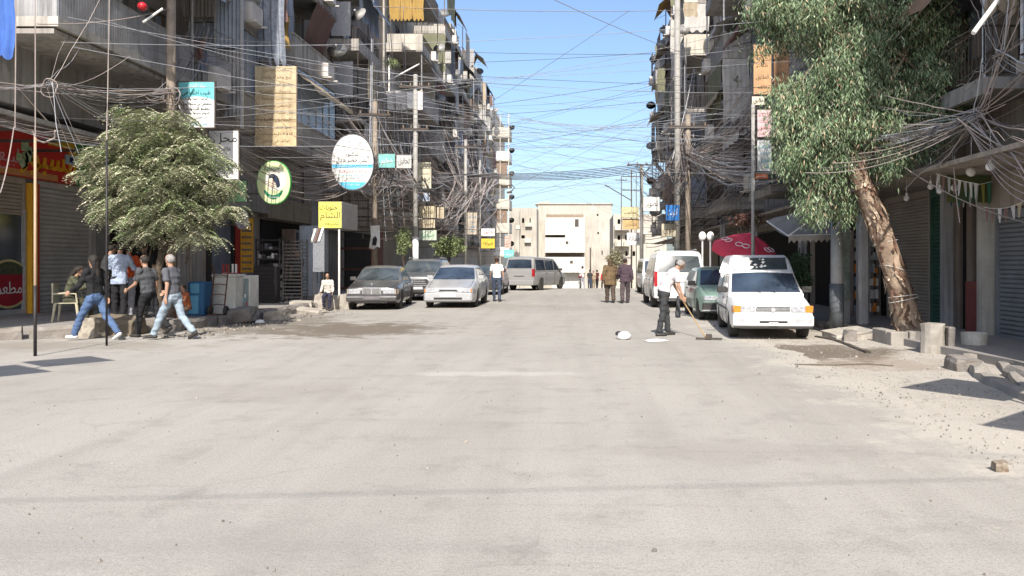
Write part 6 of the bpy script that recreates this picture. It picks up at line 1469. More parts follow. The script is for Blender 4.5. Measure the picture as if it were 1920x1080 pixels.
# assorted boards along both rows: label, px0,px1,py0,py1,Y, face colour, text, ink, wall x
def m3(n, r_, g_, b_): return mat('board_' + n, (r_, g_, b_), (r_ * .80, g_ * .80, b_ * .78), rough=.6, scale=3.5, dirt=.35, dirtc=(r_ * .45 + .06, g_ * .45 + .06, b_ * .45 + .05), streak=.22)
BL = [('small teal sign with white letters right of the oval clinic sign', 709, 741, 288, 315, 33, m3('teal', .22, .55, .52), 'مخبر', inkw, -12), ('small grey-white light box joined to the small teal sign', 743, 772, 290, 316, 33.2, m3('grey', .55, .55, .54), 'تحاليل', ink, -12),
 ('cream poster with dark scribbles right of the white pole', 784, 809, 304, 354, 38, m3('cream', .62, .58, .44), 'معهد', ink, -11.8), ('narrow blue and white sign under the cream poster', 782, 806, 361, 378, 38, m3('bluewhite', .45, .50, .60), 'لغات', inkb, -11.8),
 ('sand coloured sign, top one of the stack by the white pole', 785, 817, 386, 409, 38, m3('sand', .56, .49, .34), 'محامي', inkbr, -11.8), ('small sand plate beside the top of the stack', 819, 833, 388, 410, 38.3, m3('sand2', .54, .46, .33), 'مكتب', inkbr, -11.8),
 ('sand coloured sign, middle one of the stack by the white pole', 785, 816, 411, 428, 38, m3('sand3', .58, .50, .36), 'طبيب', inkbr, -11.8), ('green and white sign, lowest of the stack by the white pole', 785, 819, 431, 451, 38, m3('green', .48, .56, .46), 'صيدلية', mat('ink_green', (.02, .25, .08)), -11.8),
 ('white and tan sign high on the third left pole', 876, 895, 398, 440, 52, m3('tan', .58, .50, .40), 'مركز', inkb, -11.7), ('white plate with a red line above the yellow plate', 902, 928, 428, 443, 50, m3('white', .72, .72, .70), 'هاتف', inkr, -11.7), ('bright yellow plate far along the left row', 902, 928, 447, 466, 50, m3('yellow', .66, .50, .06), 'صرافة', ink, -11.7),
 ('pale pink poster far along the left row', 946, 958, 442, 465, 70, m3('pink', .62, .46, .40), 'خياط', ink, -11.7), ('small turquoise sign above the silver van', 945, 964, 468, 484, 62, m3('turquoise', .20, .58, .56), 'بريد', inkw, -11.7),
 ('white sign with a dark heading on the far right pole', 1206, 1238, 369, 396, 44, m3('white2', .74, .73, .70), 'تصوير', ink, 8), ('glossy blue sign with white writing on the right row', 1248, 1274, 384, 414, 38, m3('blue', .03, .19, .55), 'انترنت', inkw, 8),
 ('cream trapezoid-like board under the glossy blue sign', 1240, 1268, 419, 444, 38.5, m3('cream2', .56, .50, .38), 'كوي', inkbr, 8), ('cream stack of plates far down on the right', 1165, 1198, 388, 408, 60, m3('cream3', .62, .56, .34), 'محاسب', inkbr, 8), ('orange-tan plate below the cream plates far down on the right', 1167, 1198, 410, 430, 60.2, m3('tan2', .60, .42, .20), 'مهندس', inkbr, 8),
 ('white light box hung far down on the right', 1175, 1202, 436, 460, 52, m3('white3', .76, .76, .76), 'بقالة', ink, 8),
 ('tall orange-tan board half hidden by the eucalyptus leaves', 1412, 1447, 82, 178, 21, m3('orange_tan', .56, .33, .17), 'مكتب السلام', inkbr, 8), ('second orange-tan board deeper in the eucalyptus leaves', 1450, 1480, 60, 178, 21.3, m3('orange_tan2', .50, .28, .15), 'عقارات', inkbr, 8),
 ('short cream plate below the orange-tan board', 1409, 1434, 180, 198, 20.9, m3('cream4', .68, .64, .52), 'طابق', ink, 8), ('pink and white poster with red marks on the right column', 1419, 1448, 205, 258, 20.5, m3('pinkwhite', .66, .50, .52), 'أزياء', inkr, 8), ('white poster with faint writing beside the right column', 1419, 1448, 262, 322, 20.5, m3('offwhite', .70, .72, .72), 'عروض', inkt, 8), ('small orange plate below the white poster', 1415, 1441, 325, 336, 20.4, m3('orange', .62, .17, .07), 'خصم', inkw, 8)]
for (lb, a0, a1, b0, b1, Y, face, tx, ik, wx) in BL:
    r, w, h = facing_board('shop_sign', lb, a0, a1, b0, b1, Y, face, bracket=wx, border=.015, th=.08)
    if h > w * 1.3:
        for q, z in enumerate((.3, .08, -.15, -.34)): text(shape([tx, 'خدمات', 'الطابق', 'هاتف'][q]), w * .3, ik, r, (0, -.012, z * h), CAMROT, width=w * (.8, .6, .7, .5)[q])
    else: text(shape(tx), h * .6, ik, r, (0, -.012, h * .04), CAMROT, width=w * .72)
r, w, h = facing_board('shop_sign', 'pale green sign peeping out right of the feathery tree, under the white one', 426, 463, 338, 379, 21.6, m3('pale_green', .30, .60, .30), bracket=-12.0, border=.015)
text(shape('خضار'), .18, mat('ink_green', (.02, .25, .08)), r, (.05, -.012, -.02), CAMROT, width=w * .6)
r, a, b = disc_sign('round_sign', 'small dark round sign with grey rim above the yellow price board', 452, 411, 11, 19, 23, mat('round_plum', (.16, .10, .13), (.3, .3, .33), scale=6), mat('casing_grey', (.30, .30, .32)), -12.0)
# red shop sign over the near left shops (in the street wall)
r = thing('shop_sign', 'long red shop fascia with big yellow letters and a green end', 'sign', (-14.18, 16, 3.70), world=True)
box_part(r, 'red_panel', mat('fascia_red', (.62, .035, .025), (.50, .025, .02), rough=.45, scale=1.5, dirt=.15), (-14.28, -14.16, 16.0, 21.75, 3.72, 4.92))
box_part(r, 'green_panel', mat('fascia_green', (.08, .30, .08), (.06, .24, .06), rough=.5), (-14.28, -14.165, 21.76, 22.75, 3.72, 4.9))
box_part(r, 'lower_rim', mat('rim_orange', (.62, .30, .12), (.5, .22, .08)), (-14.157, -14.14, 16.0, 21.0, 3.74, 3.90))
box_part(r, 'yellow_plate', mat('plate_yellow', (.65, .42, .03)), (-14.155, -14.13, 20.6, 21.7, 4.68, 4.88)); box_part(r, 'blue_emblem_plate', mat('plate_pale', (.42, .55, .62)), (-14.155, -14.12, 21.3, 22.0, 4.26, 4.52)); box_part(r, 'navy_emblem', mat('navy', (.02, .03, .10)), (-14.118, -14.11, 21.45, 21.8, 4.32, 4.46))
yel = mat('letters_yellow', (.80, .42, .02), (.72, .36, .02), rough=.4)
text(shape('السبور'), .95, yel, r, (-14.145, 20.7, 4.32), EASTROT, width=2.2, depth=.015, bold=.012)
text(shape('لبيع'), .5, mat('letters_pink', (.75, .40, .45)), r, (-14.145, 19.2, 4.2), EASTROT, width=.7, depth=.008)
mb = MB()
for i in range(5): pass
for i, (yy, z_, ra) in enumerate(((19.75, 4.5, .16), (19.85, 4.25, .19), (19.7, 4.05, .15), (19.95, 4.42, .12), (19.55, 4.2, .13))): mb.cbox((-14.14, yy, z_), (.02, ra * 1.6, ra * 1.5), (R(20 * i), 0, 0))
mb.build('fruit_picture', mat('picture_mixed', (.55, .55, .42), (.20, .36, .12), scale=9, rough=.5), r)
# oval red sticker on the shop window
r = thing('window_sticker', 'red oval food sticker on the near left shop window', 'sticker', (-14.34, 19.45, 1.0)); n = 30
mb = MB(); mb.add([(0, math.cos(6.2832 * i / n) * .75, math.sin(6.2832 * i / n) * .62) for i in range(n)] + [(.01, math.cos(6.2832 * i / n) * .75, math.sin(6.2832 * i / n) * .62) for i in range(n)], [tuple(range(n, 2 * n))] + [(i, (i + 1) % n, n + (i + 1) % n, n + i) for i in range(n)]); mb.build('rim', mat('rim_yellow', (.62, .52, .25)), r)
mb = MB(); mb.add([(.014, math.cos(6.2832 * i / n) * .70, math.sin(6.2832 * i / n) * .56) for i in range(n)], [tuple(range(n))]); mb.build('face', mat('sticker_red', (.36, .02, .035)), r)
mb = MB(); mb.add([(.018, math.cos(R(25) + R(130) * i / n) * .70, math.sin(R(25) + R(130) * i / n) * .56) for i in range(n + 1)], [tuple(range(n + 1))]); mb.build('dark_top', mat('sticker_dark', (.03, .05, .04), (.12, .12, .05), scale=8), r)
text(shape('مطعم'), .42, inkw, r, (.02, .0, -.12), EASTROT, width=.9)

# ------------------------------------------------------------------ awning roof over the near left shop
r = thing('shop_canopy', 'dark corrugated shop canopy with a bleached front beam, near left corner', 'canopy', (-14.2, 8.0, 5.05), world=True)
mb = MB(); n = 80; vs = []
for i in range(n + 1):
    y = 8.0 + 12.1 * i / n; b_ = .02 if i % 2 else -.02  # stretch nearer than the shop front, out of view, added to shade the pavement
    vs += [(-14.2, y, 5.1 + b_), (-11.25, y, 4.52 + b_)]
mb.add(vs, [(2 * i, 2 * i + 2, 2 * i + 3, 2 * i + 1) for i in range(n)]); mb.build('roof_sheet', m_corr, r)
box_part(r, 'front_beam', mat('bleached_wood', (.42, .39, .35), (.26, .23, .2), scale=6), (-11.30, -11.22, 7.9, 20.2, 4.44, 4.53)); box_part(r, 'rafter', m_iron, *[(-14.2, -11.3, y, y + .05, 4.4, 4.47) for y in (8.2, 10.0, 11.8, 13.6, 15.2, 16.8, 18.4, 20.0)])
mb = MB(); [mb.tube([(-11.25, y, 4.45), (-12.9, y, 6.3)], .015, 4) for y in (16.5, 19.9)]; mb.build('stay', m_iron, r)

# ------------------------------------------------------------------ poles
def pole(label, px, pyb, Y, top_py, r0, r1, m, zb=0, name='utility_pole', cross=(), n=10, cat='pole', lower=None):
    c = at(px, pyb, Y); zt = at(px, top_py, Y).z; r = thing(name, label, cat, (c.x, Y, zb))
    mb = MB(); mb.tube([(0, 0, 0), (0, 0, zt - zb)], [r0, r1], n); mb.build('shaft', m, r, smooth=True)
    if lower: mb = MB(); mb.tube([(0, 0, 0), (0, 0, lower[0])], r0 * 1.12, n); mb.build('lower_sleeve', lower[1], r, smooth=True)
    for (dz, L, th) in cross:
        mb = MB(); mb.box(-L / 2, L / 2, -th / 2 - r1, th / 2 - r1, zt - zb - dz - th / 2, zt - zb - dz + th / 2); mb.build('crossarm', m_iron, r)
        for q in range(4):
            x = -L / 2 + .1 + q * (L - .2) / 3; mb = MB(); mb.lathe([(.0, 0), (.03, 0), (.045, .03), (.03, .06), (.045, .09), (.02, .14), (0, .14)], (x, -r1, zt - zb - dz + th / 2), 8); mb.build('insulator', m_brownsh, r)
    return Vector((c.x, Y, zt)), r
m_pole = mat('pole_grey_wood', (.30, .25, .20), (.20, .165, .13), rough=.9, scale=5, streak=.4, bump=.4)
m_polem = mat('pole_metal_grey', (.36, .35, .33), (.28, .27, .25), rough=.6, scale=5, dirt=.2)
PT = {}
PT['a'] = pole('stout grey wooden utility pole rising behind the feathery tree', 321, 0, 18.6, -220, .115, .095, m_pole, PV, cross=((.8, 1.6, .1),))[0]
PT['b'] = pole('thin two-tone street pole at the far left of the photograph', 66, 668, 12.6, 258, .022, .019, mat('pole_tan', (.42, .30, .20), (.34, .24, .16)), 0, lower=(1.15, m_black))[0]
PT['c'] = pole('thin dark street pole standing in front of the queueing people', 200, 648, 14.2, 262, .019, .017, m_black, 0)[0]
PT['d'] = pole('pale utility pole wound with loose cables and a torn poster', 703, 0, 33.5, 190, .12, .10, m_pole, .15, cross=((.6, 1.4, .1),))[0]
PT['e'] = pole('tall pole with white painted lower half by the stack of sand signs', 779, 0, 36.5, 140, .13, .10, m_polem, .15, cross=((.6, 1.5, .1), (2.6, 1.3, .1)), lower=(2.6, m_white))[0]
PT['f'] = pole('slim pale pole third along the left pavement', 873, 0, 52, 262, .13, .10, m_polem, 0, cross=((.5, 1.4, .1),))[0]
PT['g'] = pole('far slim pole fourth along the left pavement', 900, 0, 62, 300, .11, .09, m_polem, -.2)[0]
PT['h'] = pole('grey street pole with wire crossarm against the sky at the far right', 1203, 0, 50, 308, .13, .10, m_polem, 0, cross=((.05, 1.9, .08),))[0]
PT['i'] = pole('cable-wrapped utility pole in front of the right row', 1290, 0, 30, 215, .12, .10, m_pole, .1, cross=((.5, 1.5, .1),))[0]
PT['j'] = pole('tall grey concrete post running up in front of the right row', 1270, 0, 40, -60, .17, .15, m_polem, .1)[0]
PT['k'] = pole('twin rail metal mast carrying the posters by the right column', 1412, 0, 20.3, 195, .05, .05, m_polem, .13)[0]
PT['l'] = pole('far right lattice of thin masts: the tallest dark one', 1184, 0, 90, 318, .10, .07, m_iron, -1.5, cross=((.8, 2.2, .1), (2.4, 2.2, .1)))[0]
PT['m'] = pole('thin dark mast left of the tallest far mast', 1165, 0, 92, 330, .06, .05, m_iron, -1.5, cross=((.5, 1.4, .08),))[0]
PT['n'] = pole('lone dark pole in front of the building closing the street', 1107, 0, 80, 464, .08, .07, m_iron, -1.2)[0]
PT['o'] = pole('thin grey mast right of the tallest far mast', 1193, 0, 88, 325, .05, .04, m_iron, -1.4)[0]
PT['p'] = pole('steel post with dark lower sleeve under the grey awning', 1569, 611, 16.6, 430, .14, .13, m_polem, .13, lower=(.95, mat('sleeve_slate', (.10, .11, .12), (.07, .075, .08), rough=.5)))[0]
# torn poster on pole d
r = thing('torn_poster', 'torn white poster with a dark figure tied to the cable-wound pole', 'poster', at(703, 443, 33.3)); mb = MB(); mb.add([(x, y, z) for x, z, y in ((-.2, .45, 0), (.2, .47, .02), (.22, -.5, .0), (.08, -.44, -.02), (-.05, -.56, .0), (-.26, -.5, .02), (-.17, 0, -.02))], [tuple(range(7))]); mb.build('sheet', m_white, r)
mb = MB(); mb.add([(x, -.03, z) for x, z in ((-.08, -.1), (.02, .02), (.1, -.12), (.06, -.4), (-.12, -.38))], [(0, 1, 2, 3, 4)]); mb.build('figure', ink, r)
# bracketed far street light on the left row
r = thing('street_light', 'dark curved street light bracket sticking out against the sky, left row', 'street light', at(952, 352, 90)); mb = MB(); mb.tube([(-1.2, 0, .4), (-.3, 0, .2), (.5, 0, .35), (.8, 0, 0), (.5, 0, -.35), (.1, 0, -.5)], .07, 6); mb.build('arm', m_iron, r); mb = MB(); mb.box(-.1, .5, -.15, .15, -.65, -.45); mb.build('lamp_head', m_iron, r)
r = thing('street_light', 'slanting street light arm on the far right mast', 'street light', PT['l'] + Vector((0, 0, -2.4))); mb = MB(); mb.tube([(0, 0, -1.2), (-2.6, 0, .35)], .06, 5); mb.build('arm', m_iron, r); mb = MB(); mb.cbox((-2.8, 0, .45), (.7, .25, .12), (0, R(28), 0)); mb.build('lamp_head', m_iron, r)
# twin globe lamps
for i, px in enumerate((1317, 1332)):
    c = at(px, 443 - i * 0, 26.5); r = thing('globe_lamp', 'white globe lamp on a slim post, %s one of the pair behind the green car' % ('left', 'right')[i], 'street lamp', (c.x, 26.5, .13))
    mb = MB(); mb.tube([(0, 0, 0), (0, 0, c.z - .25)], .03, 6); mb.build('post', m_white, r); mb = MB(); mb.ball((0, 0, c.z - .13), .13, 14, 9, sc=(1, 1, 1.25)); mb.build('globe', mat('globe_white', (.85, .84, .80), (.8, .79, .75), rough=.3), r, smooth=True)
# electricity box and a slanted tube flagpole top right
r = thing('flag_pole', 'white slanting tube projecting from the near right balcony', 'pole', at(1900, -40, 12)); p0, p1 = at(1905, -60, 12.3), at(1825, 62, 11.5)
mb = MB(); mb.tube([(0, 0, 0), p1 - at(1900, -40, 12)], .035, 8); mb.build('tube', m_white, r)
r = thing('slanted_tube', 'short pale slanting tube on the near left balcony', 'tube', at(268, 42, 17.5)); mb = MB(); mb.tube([(0, 0, 0), at(305, 16, 17.7) - at(268, 42, 17.5)], .025, 6); mb.build('tube', m_white, r)
r = thing('ball', 'red ball hung on the near left balcony', 'ball', at(267, 12, 17.2)); mb = MB(); mb.ball((0, 0, 0), .10, 16, 10, sc=(1, 1, .95)); mb.build('ball_skin', mat('ball_red', (.55, .02, .03), (.4, .02, .03), rough=.35), r, smooth=True)
# laundry
rn = random.Random(4)
for i, (px, py, Y, w, h, mi, lb) in enumerate(((352, 108, 21.5, .34, .75, 7, 'black garment hanging left on the balcony washing line'), (368, 92, 21.3, .42, .5, 5, 'faded red shirt hanging on the balcony washing line'), (381, 112, 21.6, .25, .6, 0, 'blue-grey cloth hanging right on the balcony washing line'),
        (528, 60, 27.5, .5, 1.1, 8, 'ochre blanket hanging over the second block balcony edge'), (517, 12, 27.2, .8, 1.0, 5, 'dark red cloth at the very top of the second block'), (9, 45, 14.8, .42, 1.25, 0, 'blue cloth sign hanging at the top left corner'), (1400, 232, 31, .35, 1.1, 1, 'white cloth hanging from the sagging right awning'),
        (1295, 18, 44, .8, .8, 6, 'sand cloth hung over the high cream balcony'), (1240, 150, 52, .5, 1.6, 2, 'olive cloth strip on the far right balcony edge'))):
    c = at(px, py - h * F / Y / 2, Y); r = thing('laundry', lb, 'laundry', c); me = wavy(w, h, 2, .05, 12, i).mesh('cloth', mat('bright_blue_cloth', (.06, .14, .42)) if 'blue cloth sign' in lb else CURT[mi], True)
    inst('cloth', me, r); mb = MB(); mb.tube([(-w / 2 - .3, 0, 0), (w / 2 + .3, 0, .01)], .006, 4); mb.build('line', m_iron, r)

r = thing('tarpaulin', 'crumpled grey-blue tarpaulin hanging above the plywood board', 'tarpaulin', at(497, -60, 25.4)); me = wavy(1.25, 3.1, 5, .10, 40, 4).mesh('sheet', mat('tarp_greyblue', (.30, .33, .38), (.17, .19, .23), rough=.8, scale=7, bump=1.0, bscale=9), True); inst('sheet', me, r); mb = MB(); mb.tube([(-.8, 0, 0), (.8, 0, 0)], .02, 5); mb.build('bar', m_iron, r)
r = thing('balcony_light_arm', 'slanting white tube in front of the white-walled balcony', 'tube', at(695, 172, 42)); mb = MB(); mb.tube([at(690, 210, 42) - r.location, at(698, 168, 42) - r.location, at(786, 120, 44) - r.location], .05, 6); mb.build('tube', m_white, r)
# ------------------------------------------------------------------ left pavement objects
r = thing('water_tank_stand', 'tall blue plastic barrel cooler standing by the squatting child', 'barrel', (-9.05 - .35, 19.3, PV)); bl_ = mat('barrel_blue', (.03, .14, .30), (.025, .10, .22), rough=.45, scale=3); bl2 = mat('barrel_sky', (.12, .36, .55), (.1, .3, .46), rough=.45, scale=3)
mb = MB(); mb.box(-.25, .16, -.22, .22, 0, .84); mb.build('cabinet', bl_, r, bevel=.03, seg=2); mb = MB(); mb.box(-.24, .02, -.235, -.222, .05, .50); mb.build('front_door', bl2, r, bevel=.01); mb = MB(); mb.box(-.18, .04, -.235, -.222, .56, .80); mb.build('upper_panel', bl2, r, bevel=.01)
fw = mat('fridge_white', (.72, .71, .66), (.55, .54, .49), rough=.5, scale=3, dirt=.3)
r = thing('chest_freezer', 'grimy white freezer behind the hand truck on the left kerb', 'freezer', (-9.0, 19.7, PV)); mb = MB(); mb.box(-.32, .28, -.05, .55, 0, .95); mb.build('cabinet', fw, r, bevel=.02); mb = MB(); mb.box(-.33, .29, -.07, .56, .95, 1.02); mb.build('lid', fw, r, bevel=.015)
r = thing('glass_cooler', 'pale cooler with blue-green glass front on the left kerb, right of the hand truck', 'cooler', (-8.72, 20.2, PV)); mb = MB(); mb.box(-.25, .16, -.05, .5, 0, .98); mb.build('cabinet', fw, r, bevel=.02); mb = MB(); mb.box(-.20, .12, -.075, -.052, .1, .9); mb.build('glass_door', mat('cooler_glass', (.16, .22, .24), (.30, .34, .34), scale=12, rough=.2), r)
for i in range(7): mb = MB(); mb.box(-.17 + .04 * i, -.14 + .04 * i, -.09, -.077, .2 + .1 * (i % 3), .3 + .1 * (i % 3)); mb.build('bottle_label', [inkt, inkw, inkr, inkb][i % 4], r)
r = thing('hand_truck', 'rusty hand truck with two upright handles leaning on the freezer', 'hand truck', (-9.0, 19.35, PV)); rust = mat('rusty_iron', (.16, .07, .04), (.09, .05, .035), rough=.8, scale=8)
for sx in (-1, 1): mb = MB(); mb.tube([(sx * .17, -.1, .1), (sx * .17, .1, 1.0), (sx * .19, .12, 1.12), (sx * .23, .08, 1.28)], .018, 6); mb.build('side_rail', rust, r); mb = MB(); mb.lathe([(0, -.03), (.11, -.03), (.12, 0), (.11, .03), (0, .03)], (sx * .2, -.05, .12), 14, 'x'); mb.build('wheel', m_tyre, r)
for z in (.25, .5, .75, .98): mb = MB(); mb.tube([(-.17, -.07 + z * .17, z), (0, -.12 + z * .17, z + .03), (.17, -.07 + z * .17, z)], .012, 5); mb.build('crossbar', rust, r)
mb = MB(); mb.box(-.2, .2, -.3, -.05, .02, .035); mb.build('toe_plate', rust, r)
mb = MB(); mb.tube([(-.12, .25, 1.02), (-.12, .25, 1.32)], .015, 5); mb.tube([(.15, .3, 1.02), (.15, .3, 1.3)], .015, 5)
r = thing('plastic_stool', 'small pink and red stool upside down on the freezer lid', 'stool', (-9.0, 19.95, PV + 1.02)); mb = MB(); mb.box(-.15, .15, -.12, .12, 0, .04); mb.build('seat', mat('stool_pink', (.50, .22, .20)), r, bevel=.01)
for i in range(4): mb = MB(); mb.box(*((-.14, -.10) if i % 2 else (.10, .14)), *((-.11, -.08) if i < 2 else (.08, .11)), .04, .26); mb.build('leg', [m_white, mat('stool_red', (.35, .04, .04))][i % 2], r)
def rack(label, x, y, w, d, h, n, goods, mfr):
    r = thing('display_rack', label, 'rack', (x, y, PV))
    for sx in (-1, 1):
        for sy in (-1, 1): mb = MB(); mb.box(sx * w / 2 - .02, sx * w / 2 + .02, sy * d / 2 - .02, sy * d / 2 + .02, 0, h); mb.build('upright', mfr, r)
    for i in range(n):
        z = .15 + (h - .25) * i / (n - 1); mb = MB(); mb.box(-w / 2, w / 2, -d / 2, d / 2, z, z + .02); mb.box(-w / 2, w / 2, -d / 2 - .01, -d / 2 + .005, z + .02, z + .05); mb.build('shelf', mfr, r)
        if goods and i < n - 1:
            rn = random.Random(i + n); a = -w / 2 + .05
            while a < w / 2 - .12:
                ww = rn.uniform(.06, .16); mb = MB(); mb.box(a, a + ww, -d / 2 + .04, d / 2 - .1, z + .022, z + .02 + rn.uniform(.08, (h - .25) / (n - 1) * .75)); mb.build('carton', rn.choice(goods), r); a += ww + rn.uniform(.005, .05)
    return r
gd = [m_white, CURT[7], m_black, CURT[4], m_black]
rack('tall black display rack, left one, with white boxes at mid height', -10.35, 26.0, .78, .5, 2.15, 7, gd, m_black)
rack('tall black display rack with dense narrow shelves, right one of the two', -9.45, 25.8, .62, .5, 2.1, 17, [], m_black)
r = thing('black_cabinet', 'black crate cabinet at the foot of the left display rack', 'cabinet', (-10.3, 25.5, PV)); mb = MB(); mb.box(-.38, .38, -.1, .2, 0, 1.2); mb.build('body', m_black, r, bevel=.02); mb = MB(); [mb.box(-.36, .36, -.115, -.101, .1 + i * .13, .17 + i * .13) for i in range(8)]; mb.build('louvre', mat('dull_black', (.035, .03, .03)), r)
r = thing('glass_cabinet', 'narrow glass cabinet with hanging stock beside the black racks', 'cabinet', (-8.95, 26.6, PV)); mb = MB(); mb.box(-.2, .2, 0, .45, 1.0, 2.5); mb.build('case', mat('case_dusty', (.26, .27, .29), (.16, .17, .19), scale=14), r, bevel=.01); mb = MB(); [mb.tube([(sx * .18, .2 + sy * .2, 0), (sx * .18, .2 + sy * .2, 1.0)], .015, 4) for sx in (-1, 1) for sy in (-1, 1)]; mb.build('leg', m_iron, r)['kind'] = 'stuff'
for i in range(3): mb = MB(); mb.cbox((.1 - i * .13, -.03, 2.3 - i * .02), (.07, .03, .5), (0, R(18), 0)); mb.build('hanging_pack', [m_white, CURT[5], m_white][i], r)
# broken kerb blocks under the boy
rn = random.Random(6); mk2 = mat('pale_block', (.42, .39, .34), (.30, .27, .23), rough=.9, scale=6, bump=.7, bscale=20)
def rock(name, label, c, s, m, seed, cat='block', rot=0.0, box=.7):
    rn = random.Random(seed); mb = MB(); mb.ball((0, 0, 0), 1, 10, 7)
    mb.v = [tuple(max(-1, min(1, p[i] * (1 + box))) * s[i] * (1 + rn.uniform(-.09, .09)) for i in range(3)) for p in mb.v]
    o = mb.build(name, m, None); o.location = c; o.rotation_euler = (rn.uniform(-.1, .1), rn.uniform(-.1, .1), rot); tag(o, label, cat); return o
rock('kerb_block', 'pale broken kerb block directly under the sitting boy', (-8.25, 25.3, .24), (.34, .25, .26), mk2, 1)
rock('kerb_block', 'pale broken block leaning left of the sitting boy', (-8.85, 24.6, .14), (.34, .22, .17), mk2, 2, rot=.3)
rock('kerb_block', 'low pale slab on the road left of the boy', (-8.3, 23.6, .07), (.55, .22, .08), mk2, 3, rot=-.3)
rock('kerb_block', 'square pale block between the boy and the dark saloon', (-7.75, 25.7, .24), (.16, .2, .25), mk2, 4)
rock('rubble_lump', 'pale lump of rubble where the left kerb has crumbled', (-8.1, 20.8, .10), (.30, .20, .13), mk2, 5, 'rubble'); rock('rubble_lump', 'dark lump of broken kerb by the spilled white bag', (-8.55, 19.6, .22), (.34, .3, .16), m_kerb, 6, 'rubble')
rock('kerb_block', 'big tan stone block among the legs of the crowd', (-9.75, 16.35, .20), (.45, .26, .20), mat('tan_stone', (.20, .165, .12), (.14, .115, .085), rough=.9, scale=4, bump=.5), 7, box=1.2)
rock('kerb_block', 'pale squared stone by the thin dark street pole', (-9.95, 15.75, .20), (.20, .18, .2), mat('cream_stone', (.40, .36, .29), (.2, .17, .14), rough=.9, scale=9), 8, box=1.2)
def bag(label, c, s, m, seed):
    rn = random.Random(seed); mb = MB(); mb.ball((0, 0, 0), 1, 14, 9); mb.v = [(p[0] * s[0] * (1 + rn.uniform(-.16, .16)), p[1] * s[1] * (1 + rn.uniform(-.16, .16)), max(-.5, p[2]) * s[2] * (1 + rn.uniform(-.2, .2))) for p in mb.v]
    o = mb.build('litter_bag', m, None, smooth=True); o.location = c; return tag(o, label, 'litter')
lw = mat('bag_white', (.78, .78, .78), (.6, .6, .6), rough=.5)
bag('crumpled white plastic bag lying on the open road', (.90, 15.35, .06), (.14, .10, .10), lw, 1); bag('black scrap stuck to the white bag on the road', (.80, 15.5, .10), (.07, .05, .05), m_black, 2)
bag('flattened white litter near the feet of the sweeping man', (1.5, 14.9, .02), (.22, .09, .035), lw, 3); bag('white scrap at the foot of the left kerb', (-7.95, 19.3, .05), (.12, .08, .06), lw, 4)
# ------------------------------------------------------------------ right pavement objects
mp = mat('planter_concrete', (.36, .33, .29), (.26, .24, .21), rough=.9, scale=4, bump=.5, dirt=.3)
r = thing('tree_planter', 'low concrete block wall round the foot of the eucalyptus', 'planter', (6.35, 14.6, 0)); 
for i, (a, b_, y0_, y1_) in enumerate(((-.62, -.30, -.42, -.2), (-.28, .10, -.43, -.21), (.12, .58, -.42, -.2), (-.62, -.42, -.18, .5), (.40, .60, -.18, .5))): mb = MB(); mb.box(a, b_, y0_, y1_, -.05, .25 + .01 * (i % 2)); mb.build('block', mp, r, bevel=.015)
r = thing('concrete_stump', 'upright broken concrete stump right of the eucalyptus foot', 'concrete stump', (5.95, 13.0, 0)); mb = MB(); rn = random.Random(2); vs = []
for z in (-.05, .15, .35, .48):
    for j in range(12): a = 6.2832 * j / 12; q = .20 * (1 + rn.uniform(-.1, .1)); vs.append((math.cos(a) * q, math.sin(a) * q * .8, z + (rn.uniform(-.04, .03) if z > .4 else 0)))
mb.add(vs, [(i * 12 + j, i * 12 + (j + 1) % 12, i * 12 + 12 + (j + 1) % 12, i * 12 + 12 + j) for i in range(3) for j in range(12)] + [tuple(36 + j for j in range(12))]); mb.build('stump', mp, r); mb = MB(); mb.box(.22, .34, -.12, .10, -.05, .45); mb.build('side_slab', m_kerb, r, bevel=.02)
r = thing('paint_bucket', 'short whitish cement bucket on the right kerb', 'bucket', (6.75, 13.2, .05)); mb = MB(); mb.lathe([(0, 0), (.20, 0), (.21, .28), (.19, .28), (.18, .2), (0, .2)], n=20); mb.build('pail', mat('cement_white', (.55, .53, .47), (.4, .38, .33), scale=6, rough=.8), r, smooth=False)
rock('kerb_block', 'long pale kerb slab right of the white van bumper', (5.45, 15.6, .06), (.42, .30, .10), mk2, 12, rot=.2, box=1.3)
rock('loose_rock', 'brown fist-sized stone on the bare dirt, lower right', (3.05, 5.6, .035), (.045, .04, .035), mat('brown_stone', (.14, .09, .06), (.3, .27, .22), scale=30, rough=.9), 13, 'rock')
# broken drain channel kerb curving out of the frame
def strip(label, pts, w, h, m, name='broken_kerb', seed=0, cat='kerb'):
    rn = random.Random(seed); mb = MB(); P = [Vector(p) for p in pts]; Q = []
    for i in range(len(P) - 1):
        for k in range(5): Q.append(P[i].lerp(P[i + 1], k / 5))
    Q.append(P[-1]); vs = []
    for i, p in enumerate(Q):
        t = (Q[min(i + 1, len(Q) - 1)] - Q[max(0, i - 1)]).normalized(); s_ = Vector((t.y, -t.x, 0)); ww, hh = w * rn.uniform(.75, 1.2), h * rn.uniform(.6, 1.15)
        vs += [p - s_ * ww / 2 + Vector((0, 0, -.05)), p - s_ * ww * .42 + Vector((0, 0, hh * .9)), p + Vector((0, 0, hh)), p + s_ * ww * .40 + Vector((0, 0, hh * .85)), p + s_ * ww / 2 + Vector((0, 0, -.05))]
    mb.add(vs, [(i * 5 + k, i * 5 + k + 1, i * 5 + 6 + k, i * 5 + 5 + k) for i in range(len(Q) - 1) for k in range(4)] + [(0, 1, 2, 3, 4), tuple(len(vs) - 5 + k for k in range(5))])
    return tag(mb.build(name, m), label, cat)
def G(px, py): Y = 2175 / (py - VY); return Vector(((px - VX) * Y / F, Y, 0))
